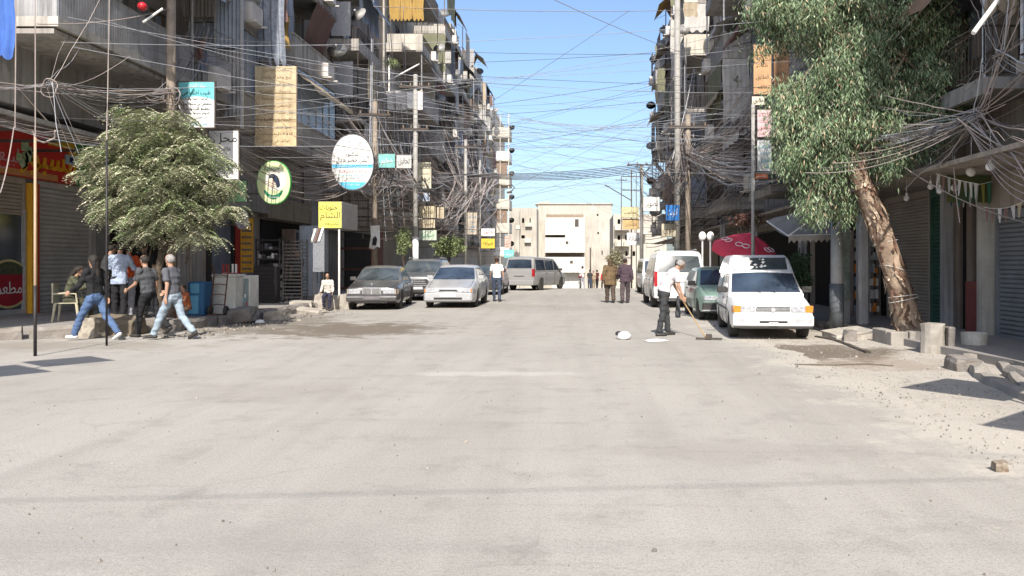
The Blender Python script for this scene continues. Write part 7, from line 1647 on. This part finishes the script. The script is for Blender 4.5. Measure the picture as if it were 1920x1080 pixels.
strip('jagged pale kerb strip curving down to the lower right edge', [G(1815, 665), G(1822, 690), G(1850, 715), G(1925, 750), G(2080, 810)], .22, .13, mp, seed=1)
strip('thin outer kerb strip running off the right edge', [G(1865, 668), G(1890, 700), G(1925, 735), G(2050, 780)], .14, .10, mp, seed=2)
rock('rubble_lump', 'round grey lump at the end of the jagged kerb strip', G(1808, 694) + Vector((0, 0, .06)), (.20, .2, .12), m_kerb, 14, 'rubble')
strip('dark crack of broken asphalt running from the white van wheel', [G(1530, 632), G(1570, 640), G(1600, 652), G(1628, 663)], .10, .035, mat('dark_crack', (.07, .06, .05)), 'broken_edge', 3, 'kerb')
strip('ragged dark dirt ridge across the shoulder in front of the white van', [G(1490, 684), G(1560, 686), G(1620, 684), G(1675, 687)], .10, .02, mat('dirt_dark', (.14, .115, .09)), 'dirt_ridge', 4, 'dirt')
# red sunshade
um = mat('sunshade_red', (.60, .055, .10), (.48, .04, .07), rough=.75, scale=2, dirt=.08)
r = thing('market_umbrella', 'tilted crimson sunshade with white ring emblems above the green car', 'umbrella', (5.0, 21.6, .13)); top = at(1408, 436, 21.3) - r.location; n = 8; Rr = .98
tilt = Euler((R(14), R(12), 0)).to_matrix(); vs = [top]
for ring_, (q, dz) in enumerate(((.5, -.20), (1.0, -.52))):
    for i in range(n * 2):
        a = 6.2832 * (i + .5) / (n * 2); s_ = (1 - .05 * (i % 2)); vs.append(top + tilt @ Vector((math.cos(a) * Rr * q * s_, math.sin(a) * Rr * q * s_, dz - (0.03 if i % 2 else 0))))
for i in range(n * 2): p = vs[1 + n * 2 + i]; vs.append(p + tilt @ Vector((0, 0, -.16)))
mb = MB(); m_ = n * 2; mb.add(vs, [(0, 1 + i, 1 + (i + 1) % m_) for i in range(m_)] + [(1 + k * m_ + i, 1 + (k + 1) * m_ + i, 1 + (k + 1) * m_ + (i + 1) % m_, 1 + k * m_ + (i + 1) % m_) for k in range(2) for i in range(m_)]); can = mb.build('canopy', um, r)
for i in (11, 14, 9):
    a = 6.2832 * (i + 0) / m_; base = top + tilt @ Vector((math.cos(a) * Rr * .70, math.sin(a) * Rr * .70, -.305)); nn = (tilt @ Vector((math.cos(a) * .42, math.sin(a) * .42, 1))).normalized(); tx = nn.cross(Vector((math.cos(a), math.sin(a), 0))).normalized(); ty = nn.cross(tx)
    for dx in (-.095, .095): mb = MB(); c_ = base + tx * dx + nn * .03; mb.tube([c_ + tx * math.cos(t) * .095 + ty * math.sin(t) * .095 for t in [6.2832 * j / 16 for j in range(17)]], .011, 4); mb.build('ring_emblem', inkw, can)
mb = MB(); mb.tube([(0, 0, 0), (0, 0, 1.1), top], .025, 6); mb.build('pole', m_alu, r); mb = MB(); mb.lathe([(0, 0), (.25, 0), (.22, .08), (.04, .1), (0, .1)], n=14); mb.build('base', mp, r)
for i in range(n): a = 6.2832 * (i + .25) / n; mb = MB(); mb.tube([top, top + tilt @ Vector((math.cos(a) * Rr * .95, math.sin(a) * Rr * .95, -.56))], .008, 4); mb.build('rib', m_alu, r)
# grey awning on the right
r = thing('fabric_awning', 'sagging grey cloth awning on a pale frame right of the sunshade', 'awning', (6.3, 18.0, 2.6), world=True); aw = mat('awning_grey', (.36, .325, .29), (.24, .215, .19), rough=.9, scale=3, bump=.5, bscale=8, world=True)
A_, B_, C_, D_ = at(1438, 415, 19.8), at(1492, 396, 20.3), at(1560, 440, 17.2), at(1478, 442, 17.0); E_ = at(1560, 415, 19.5)
n = 10; vs = []
for j in range(n + 1):
    for i in range(n + 1):
        u, w_ = i / n, j / n; p = (A_.lerp(E_, u)).lerp(D_.lerp(C_, u), w_); p = p + Vector((0, 0, .22 * math.sin(math.pi * u) * (1 - w_) - .08 * math.sin(math.pi * w_) + .02 * math.sin(u * 17 + w_ * 5))); vs.append(p)
mb = MB(); mb.add(vs, [(j * (n + 1) + i, j * (n + 1) + i + 1, (j + 1) * (n + 1) + i + 1, (j + 1) * (n + 1) + i) for j in range(n) for i in range(n)]); mb.build('cloth', aw, r, smooth=True)
mb = MB(); k = 16; mb.add([v for i in range(k + 1) for v in (D_.lerp(C_, i / k) + Vector((0, -.02, -.0)), D_.lerp(C_, i / k) + Vector((0, -.03, -.10 if i % 2 else -.17)))], [(2 * i, 2 * i + 2, 2 * i + 3, 2 * i + 1) for i in range(k)]); mb.build('valance', aw, r)
mb = MB(); [mb.tube([p, q], .02, 5) for p, q in ((A_, D_), (D_, C_), (C_, E_), (A_, E_), (C_, Vector((6.2, 17.2, 3.1))), (D_, Vector((6.2, 17.6, 3.15))))]; mb.build('frame', m_white, r)
r = thing('poster_panel', 'dusty glass poster panel with pale figures beside the steel post', 'poster', (6.0, 17.9, .13)); mb = MB(); mb.box(-.02, .28, 0, .04, .55, 2.35); mb.build('panel', mat('poster_mixed', (.34, .36, .32), (.12, .15, .11), scale=5, rough=.4), r); mb = MB(); mb.box(-.06, .30, .05, .4, 0, .6); mb.build('box', CONC[3], r)
# shelves with books and bottles in the dark shop
r = thing('shelf_unit', 'tall shelf crammed with small bottles and boxes in the dark right shop', 'shelf', (7.55, 20.4, .13)); rn = random.Random(9)
mb = MB(); mb.box(-.36, -.34, -.14, .14, 0, 2.25); mb.box(.34, .36, -.14, .14, 0, 2.25); mb.build('side', m_brownsh, r)
for i in range(7):
    mb = MB(); mb.box(-.34, .34, -.14, .14, .1 + i * .34, .12 + i * .34); mb.build('shelf_board', m_brownsh, r); a = -.32
    if i < 6:
        while a < .28: w_ = rn.uniform(.035, .07); mb = MB(); mb.box(a, a + w_, -.12, -.04, .121 + i * .34, .121 + i * .34 + rn.uniform(.12, .24)); mb.build('bottle', rn.choice([m_white, CURT[0], CURT[4], m_amber, m_alu, CURT[1]]), r); a += w_ + rn.uniform(.004, .02)
# bunting and bulbs under the near right balcony
def bunting(label, p0, p1, sag, n, cols, seed, hh=.24):
    rn = random.Random(seed); r = thing('bunting', label, 'bunting', p0); d = p1 - p0; f = lambda t: d * t + Vector((0, 0, -4 * sag * t * (1 - t)))
    mb = MB(); mb.tube([f(i / 16) for i in range(17)], .006, 4); mb.build('string', m_white, r)
    for i in range(n):
        t = (i + .5) / n; c = f(t); w = (d.length / n) * .33; dx = d.normalized() * w; lean = Vector((rn.uniform(-.03, .03), rn.uniform(-.05, .05), 0))
        mb = MB(); mb.add([c - dx, c + dx, c + dx * .2 + lean + Vector((0, 0, -hh)), c - dx * .3 + lean + Vector((0, .01, -hh * .97))], [(0, 1, 2, 3)]); mb.build('pennant', rn.choice(cols), r)
dc = [CURT[1], CURT[4], CURT[1], CURT[5]]
bunting('string of faded pale pennants across the shop fronts at right', at(1755, 325, 14.3), at(1835, 345, 13.8), .02, 8, dc, 1, .28); bunting('string of reddish white pennants curving up to the right edge', at(1845, 388, 13.5), at(1945, 360, 12.4), .12, 8, [CURT[5], CURT[1], CURT[6]], 2, .24)
bunting('string of green and yellow pennants over the dark shop door', at(1780, 345, 15.0), at(1860, 340, 14.6), .05, 7, [mat('pennant_green', (.03, .14, .09)), mat('pennant_olive', (.22, .20, .05)), mat('pennant_navy', (.03, .06, .12)), CURT[4]], 3, .42)
r = thing('shop_banner', 'dark yellow and green printed banner in the shade over the right shop', 'banner', at(1830, 352, 14.8)); mb = MB(); mb.box(-.55, .45, 0, .04, -.28, .28); mb.build('sheet', mat('banner_print', (.13, .12, .03), (.03, .09, .06), scale=3), r)
for i, (px, py, Y, s_) in enumerate(((1857, 312, 12.6, .075), (1821, 322, 13.6, .085), (1790, 352, 14.2, .07), (1762, 358, 14.5, .06), (1745, 350, 14.8, .06), (1700, 372, 15.5, .06))):
    c = at(px, py, Y); r = thing('light_bulb', ['bare white bulb hanging from the cable tangle at far right', 'dim round bulb left of the brightest hanging bulb', 'small unlit bulb over the dark shop door', 'small unlit bulb at the left end of the pale pennants', 'unlit bulb above the tan shutter top corner', 'dark lamp fitting on the tan shutter wall'][i], 'light bulb', c)
    mb = MB(); mb.ball((0, 0, 0), s_, 12, 8); mb.build('bulb', m_white if i else mat('bulb_white', (.88, .88, .86), (.8, .8, .8), rough=.3), r, smooth=True); mb = MB(); mb.tube([(0, 0, s_ * .8), (0, 0, s_ * 1.9)], s_ * .4, 8); mb.build('socket', m_white, r); mb = MB(); mb.tube([(0, 0, s_ * 1.9), (0, 0, s_ * 1.9 + .45)], .005, 4); mb.build('flex', m_white, r)
# parasols added out of frame on both corners to cast shadows into the picture
def parasol(label, x, y, h, rr, sides, m, rz=0):
    r = thing('market_umbrella', label, 'umbrella', (x, y, 0), R(rz)); vs = [(0, 0, h)] + [(math.cos(6.2832 * i / sides) * rr, math.sin(6.2832 * i / sides) * rr, h - .35) for i in range(sides)]
    mb = MB(); mb.add(vs, [(0, 1 + i, 1 + (i + 1) % sides) for i in range(sides)]); mb.build('canopy', m, r); mb = MB(); mb.tube([(0, 0, 0), (0, 0, h)], .025, 6); mb.build('pole', m_iron, r)
parasol('square faded parasol added for its shadow at the left street corner, outside the picture', -7.75, 9.2, 2.9, .68, 4, CURT[6], 8); parasol('second square parasol added for its shadow at the left street corner, nearer', -8.1, 7.9, 2.9, .9, 4, CURT[1], 10)
parasol('square parasol added for its shadow beside the right kerb, outside the picture', 4.85, 6.55, 2.9, .85, 4, CURT[6], -6); parasol('second square parasol added for its shadow beside the right kerb, nearer', 4.75, 4.4, 2.9, .9, 4, CURT[1], -4)
# ------------------------------------------------------------------ overhead cables
m_cab = [mat('cable_sunbleached', (.38, .32, .29), (.22, .19, .175), rough=.7, scale=2), mat('cable_dark', (.07, .065, .065), (.11, .10, .10), rough=.6, scale=2), mat('cable_grey', (.36, .37, .39), (.26, .27, .29), rough=.7, scale=2)]
def cable_pts(a, b, sag, n=14, jit=0, rn=random):
    a, b = Vector(a), Vector(b); d = b - a
    return [a + d * (i / n) + Vector((rn.uniform(-jit, jit), rn.uniform(-jit, jit), rn.uniform(-jit, jit) - 4 * sag * (i / n) * (1 - i / n))) for i in range(n + 1)]
def cable(label, a, b, sag, r=.011, mi=0, group=None, jit=0, n=14, name='overhead_cable'):
    o_ = Vector(a); mb = MB(); mb.tube([p - o_ for p in cable_pts(a, b, sag, n, jit)], r, 4, caps=False)
    o = mb.build(name, m_cab[mi], None); o.location = o_; return tag(o, label, 'cable', group)
rn = random.Random(21)
# across the street: counted one by one
XL, XR = -10.4, 6.3
g1 = 'thin cables crossing the sky between the two rows'
for i in range(66):
    y = 15 + 50 * rn.random() ** 1.25; y2 = y + rn.uniform(-6, 8) if y > 20 else y + rn.uniform(-1, 9)
    hi = min(17, 3.8 + (y / 60) * 11); z1, z2 = rn.uniform(4.2, hi), rn.uniform(4.2, hi)
    mi_ = 2 if rn.random() < .6 else 1
    cable('thin %s cable crossing the sky %s, %s' % ('black' if mi_ == 1 else 'grey', ('high up', 'at middle height', 'low down')[0 if z1 > hi * .8 else 1 if z1 > hi * .55 else 2], 'sloping up to the right' if z2 > z1 + .8 else 'sloping down to the right' if z2 < z1 - .8 else 'nearly level'), (XL, y, z1), (XR, y2, z2), rn.uniform(.05, .6), max(.005, .00015 * y), mi_, g1)
g2 = 'black cable bundle low across the street'
for i in range(6): cable('black cable of the heavy bundle sagging low across the far street', PT['h'] + Vector((0, 0, -.1 * i)), (XL, 52 + i * .3, 7.6 + .08 * i), .30 + .06 * i, .024, 1, g2)
# steep ones from near right up over the left and to the poles
sp = [('long cable rising from the top of the right row to the left rooftops', at(1180, 20, 30), at(760, 290, 44)), ('pale cable running from top centre down to the right balconies', at(1040, 0, 22), at(1345, 120, 34)), ('cable across the very top of the sky', at(700, 12, 24), at(1300, 18, 34)),
      ('pale cable slanting from the top right corner to the eucalyptus', at(1920, 18, 11), at(1780, 290, 14.3)), ('long pale rope sloping from the tan shutter corner to the right edge', at(1690, 310, 14.6), at(1925, 418, 12.4)), ('pale wire hanging to a cut end before the dark shop door', at(1786, 285, 13.4), at(1800, 418, 13.4)),
      ('long pinkish cable across the near left canopy', at(-20, 162, 14), at(335, 172, 18.5)), ('second pinkish cable just above it on the near left', at(-20, 152, 14), at(335, 165, 18.5)), ('near vertical pale wire at the far left', at(30, -20, 12.8), at(28, 240, 12.8)), ('pale wire dropping down to the bottom left shopfront', at(26, 238, 12.8), at(0, 362, 12.5)),
      ('cable from the thin dark pole top to the feathery tree', tuple(PT['c']), at(205, -20, 15)), ('cable running up from the two-tone pole top', tuple(PT['b']), at(66, -40, 12.6)), ('white wire on the left slanting to the wooden pole', at(70, 45, 15), at(322, 15, 18.6))]
for lb, a, b in sp: cable(lb, a, b, .12, .010, 0)
# looping cable
def loop(label, c, r0, Y, r=.012, mi=0, t0=0, t1=6.28):
    n = 18; o_ = at(*c, Y); mb = MB(); mb.tube([Vector((math.cos(t0 + (t1 - t0) * i / n) * r0, .03 * math.sin(i), math.sin(t0 + (t1 - t0) * i / n) * r0 * 1.1)) for i in range(n + 1)], r, 4); o = mb.build('cable_loop', m_cab[mi], None); o.location = o_; tag(o, label, 'cable')
loop('orange-brown loop of cable hanging over the red fascia', (83, 242), .20, 12.9, .014, 0, 3.3, 6.2); loop('coil of cable tied on the stout wooden pole', (322, 180), .20, 18.4); loop('knotted coil of cable under the top left balcony', (92, 165), .16, 15.0)
# along the rows, from pole to pole and into the houses
g3, g4 = 'cables sagging along the left row', 'cables sagging along the right row'
def along(side, n, y0, y1, xlo, xhi, zlo, zf, label, group, seed, long=(8, 26)):
    rn = random.Random(seed)
    for i in range(n):
        y = y0 + (y1 - y0) * rn.random() ** 1.5; L = rn.uniform(*long); x = rn.uniform(xlo, xhi); x2 = rn.uniform(xlo, xhi); z = rn.uniform(zlo, zf(y)); z2 = z + rn.uniform(-1.2, 1.2)
        k = 0 if y < 24 else 1 if y < 38 else 2 if y < 55 else 3
        hgt = 'low' if z < 4 + (zf(y) - 4) * .5 else 'high'
        where = (('over the near left shops', 'about the plywood board and the oval sign', 'before the white-walled balcony', 'far along the left row') if side < 0 else ('by the eucalyptus', 'about the wrapped right pole', 'by the tall grey concrete post', 'far along the right row'))[k]
        mi_ = rn.choice([0, 0, 1, 2]); lb = ('pale', 'black', 'grey')[mi_] + ' loose cable sagging ' + hgt + ' ' + where
        cable(lb, (x, y, z), (x2, y + L, z2), rn.uniform(.02, .5), max(.0055, .00021 * y) * rn.uniform(.8, 1.3), mi_, group, .02)
along(-1, 60, 15.5, 75, -11.9, -9.5, 4.0, lambda y: min(16, 5.5 + y * .17), 'loose cable sagging along the fronts of the left row', g3, 1); along(1, 60, 11, 55, 5.3, 7.6, 3.1, lambda y: min(15, 4.0 + y * .17), 'loose cable sagging along the fronts of the right row', g4, 2)
# the knots and bundles that nobody could count
T = 'cable_tangle'
def bundle(label, runs, r, seed, mi=0):
    """runs: (point a, point b, number, spread at a, spread at b, sag range)"""
    rn = random.Random(seed); mb = MB(); c = Vector(runs[0][0])
    for a, b, n, sa, sb, sg in runs:
        a, b = Vector(a), Vector(b); L = (b - a).length
        for _ in range(n):
            p = a + Vector([rn.gauss(0, sa) for _ in range(3)]); q = b + Vector([rn.gauss(0, sb) for _ in range(3)])
            k = max(8, min(16, int(L * 2)))
            P = cable_pts(p - c, q - c, rn.uniform(*sg) * L * .12, k, .012, rn)
            if rn.random() < .25: w = rn.uniform(1, 3); P = [v + Vector((0, 0, .05 * math.sin(i * w))) for i, v in enumerate(P)]
            mb.tube(P, r * rn.choice([.5, .7, 1, 1, 1.3, 2.0]), 3, rn.choice([0, 0, 0, 1, 2]), caps=False)
    o = mb.build(T, [m_cab[mi], m_cab[(mi + 1) % 3], m_cab[(mi + 2) % 3]], None); o.location = c; return tag(o, label, 'cables', kind='stuff')
def rnd_fac(side, y, z, seed=0): return (side, y, z)
rq = random.Random(77)
def fan(hub, side_x, y0, y1, z0, z1, n, k=2, s=.12, sg=(.1, 1.0)):
    return [(hub, (side_x + rq.uniform(-.3, .3), rq.uniform(y0, y1), rq.uniform(z0, z1)), k, s, .25, sg) for _ in range(n)]
A = lambda p, dz=0.0: Vector((p.x, p.y - .1, p.z + dz))
pa = Vector((PT['a'].x, 18.5, 5.55)); pd = A(PT['d'], -2.6); pe = A(PT['e'], -5.2); pf = A(PT['f'], -3.6); pg = A(PT['g'], -2.0); pi = A(PT['i'], -1.6); pj = Vector((PT['j'].x, 39.9, 6.4)); ph = A(PT['h'], -.3)
k0 = at(92, 158, 15.0); ke = at(1835, 218, 12.6)
bundle('bundle of pale cables over the near left shops, meeting the stout wooden pole', [(at(-40, 165, 14), k0, 8, .03, .05, (.05, .4)), (k0, pa, 14, .06, .10, (.05, .6)), (k0, at(330, 262, 18), 6, .05, .12, (.1, .6)), (at(-30, 225, 14), at(250, 275, 18.8), 10, .04, .06, (.0, .3)), (k0, at(150, 330, 15), 4, .04, .2, (.2, 1)), (k0, (-10.6, 17, 7.6), 4, .05, .6, (0, .5))], .0052, 1)
bundle('fan of cables leaving the stout wooden pole for the balconies', fan(pa, -10.6, 19, 24, 5.0, 9.0, 12) + [(pa, (-10.6, 25.5, 6.2), 14, .08, .4, (.1, .9)), (pa, pd, 14, .1, .3, (.3, 1.2))], .008, 2)
bundle('mesh of cables in front of the plywood board and oval sign', [((-10.5, 23.4, 5.4), pd, 13, .35, .35, (.1, 1.2))] + fan(pd, -10.6, 24, 33, 4.6, 9.0, 20) + [((-10.4, 24, 6.6), (-10.3, 36, 6.4), 9, .5, .5, (.1, 1.0)), ((-10.4, 22, 4.9), (-10.2, 34, 4.7), 12, .3, .4, (.1, .9))], .008, 3)
bundle('bristling knot of cables round the poster pole', [(pd + Vector((rq.gauss(0, .12), rq.gauss(0, .12), rq.uniform(-1.6, .2))), pd + Vector((rq.gauss(0, .5), rq.gauss(0, .6), rq.uniform(-1.2, .6))), 2, .08, .12, (.5, 4)) for _ in range(34)], .010, 4)
bundle('cables hanging before the grey shop windows right of the oval sign', [(pd, pe, 26, .25, .5, (.2, 1.6))] + fan(pe, -10.5, 33, 45, 4.2, 11, 16) + [((-10.6, 34 + i * .6, 5.8), (-10.6, 34.4 + i * .7, 3.4), 3, .1, .2, (0, .3)) for i in range(7)], .010, 5)
bundle('dense cable web along the middle of the left row', [(pe, pf, 34, .5, .7, (.2, 1.5)), ((-10.2, 38, 7.5), (-9.6, 56, 7.0), 24, .9, 1.0, (.1, .8)), ((-9.6, 42, 5.2), (-9.8, 62, 5.2), 24, .6, .8, (.1, .6))] + fan(pf, -9.9, 42, 62, 4, 13, 22), .014, 6)
bundle('dense brown cable web far along the left row', [(pf, pg, 30, .6, .8, (.3, 1.5)), ((-9.6, 56, 8.5), (-10, 80, 8), 30, 1.3, 1.5, (.1, .6)), (pg, (-10, 92, 6), 30, .6, 1.6, (.1, .6))] + fan(pg, -10, 52, 88, 3, 15, 20, 2, .3), .019, 7)
bundle('cables dropping down the fronts of the middle left blocks', [((-10.3, y_ := rq.uniform(38, 80), rq.uniform(9, 17)), (-10.1 + rq.gauss(0, .2), y_ + rq.gauss(0, 2), rq.uniform(3, 8)), 2, .1, .3, (0, .3)) for _ in range(34)], .014, 8, 2)
bundle('cable web round the wrapped pole of the right row', [(pi, pj, 26, .2, .5, (.2, 1.4)), ((6.2, 20, 4.6), pi, 24, .3, .2, (.1, 1.0)), ((6.3, 22, 6.5), (6.3, 42, 6.2), 18, .6, .6, (.1, .8))] + fan(pi, 6.5, 21, 42, 3.6, 9.5, 26), .011, 9)
bundle('stiff cables bunched at the head of the wrapped right pole', [(pi + Vector((rq.gauss(0, .1), 0, rq.uniform(-1.4, .9))), pi + Vector((rq.gauss(0, .35), rq.gauss(0, .6), rq.uniform(-1.6, 1.0))), 2, .08, .1, (.5, 3)) for _ in range(22)], .011, 10)
bundle('dense cable web along the far right row', [(pj, ph, 24, .4, .2, (.1, .8)), ((6.3, 34, 6.5), (6.2, 62, 7), 26, 1.2, 1.5, (.1, .6)), ((6.2, 30, 4.6), (6.2, 60, 4.2), 20, .5, .7, (.1, .4))] + fan(pj, 6.4, 34, 62, 3.5, 15, 24, 2, .3), .014, 11)
bundle('thick fan of cables spreading from the near right balcony corner', [(ke, at(*q, Y), n, .07, .10, (.0, .7)) for q, Y, n in (((1960, 120), 10.5, 4), ((1960, 250), 10.5, 6), ((1960, 330), 10.8, 5), ((1700, 250), 14, 6), ((1600, 268), 15.5, 5), ((1470, 262), 19, 4), ((1640, 190), 14.6, 3), ((1900, 20), 11.8, 3), ((1872, 105), 12, 5), ((1760, 300), 13.8, 4), ((1690, 330), 14.8, 3))], .0065, 12)
bundle('dark cable bundle from the eucalyptus to the right corner', [(ke, at(1655, 262, 14.2), 16, .07, .06, (.1, .7)), (at(1655, 262, 14.2), at(1420, 235, 22), 7, .08, .2, (.1, .5))], .0065, 13, 1)
bundle('upper fan of cables at the top right corner', [(at(1872, 105, 12), at(*q, Y), 4, .05, .08, (0, .4)) for q, Y in (((1960, 40), 11), ((1900, -30), 11.8), ((1830, -20), 12.5), ((1960, 150), 10.8), ((1790, 160), 13.5))], .006, 14)
# one heavy trunk cable bundle drooping right
for i in range(7): cable('heavy pale cable swooping from the right balcony corner past the bulbs', at(1795 + i * 4, 222 + i * 3, 12.8), at(1960, 300 + i * 13, 10.8), .10 + .05 * i, .009, 0, 'heavy cables swooping past the bulbs at right')
for i in range(7): cable('heavy dark cable through the lower eucalyptus crown', at(1810, 215 + i * 4, 12.9), at(1660 - i * 25, 270 + i * 9, 14.2), .05 + .03 * i, .008, 1 if i % 2 else 0, 'heavy cables through the lower eucalyptus crown')
# cables behind the camera whose thin shadows cross the road in front of it
for i, (y, z) in enumerate(((-2.9, 7.2), (-6.5, 10.5), (3.6, 8.6))): cable(('lowest','highest','nearest')[i] + ' of the three cables strung over the street beside the camera, outside the picture', (-14, y - .4 + i * .1, z), (8, y + rn.uniform(-.5, 1.5), z + rn.uniform(-.3, .3)), .2, .010 if i == 0 else .006, 1)
fuse_all()
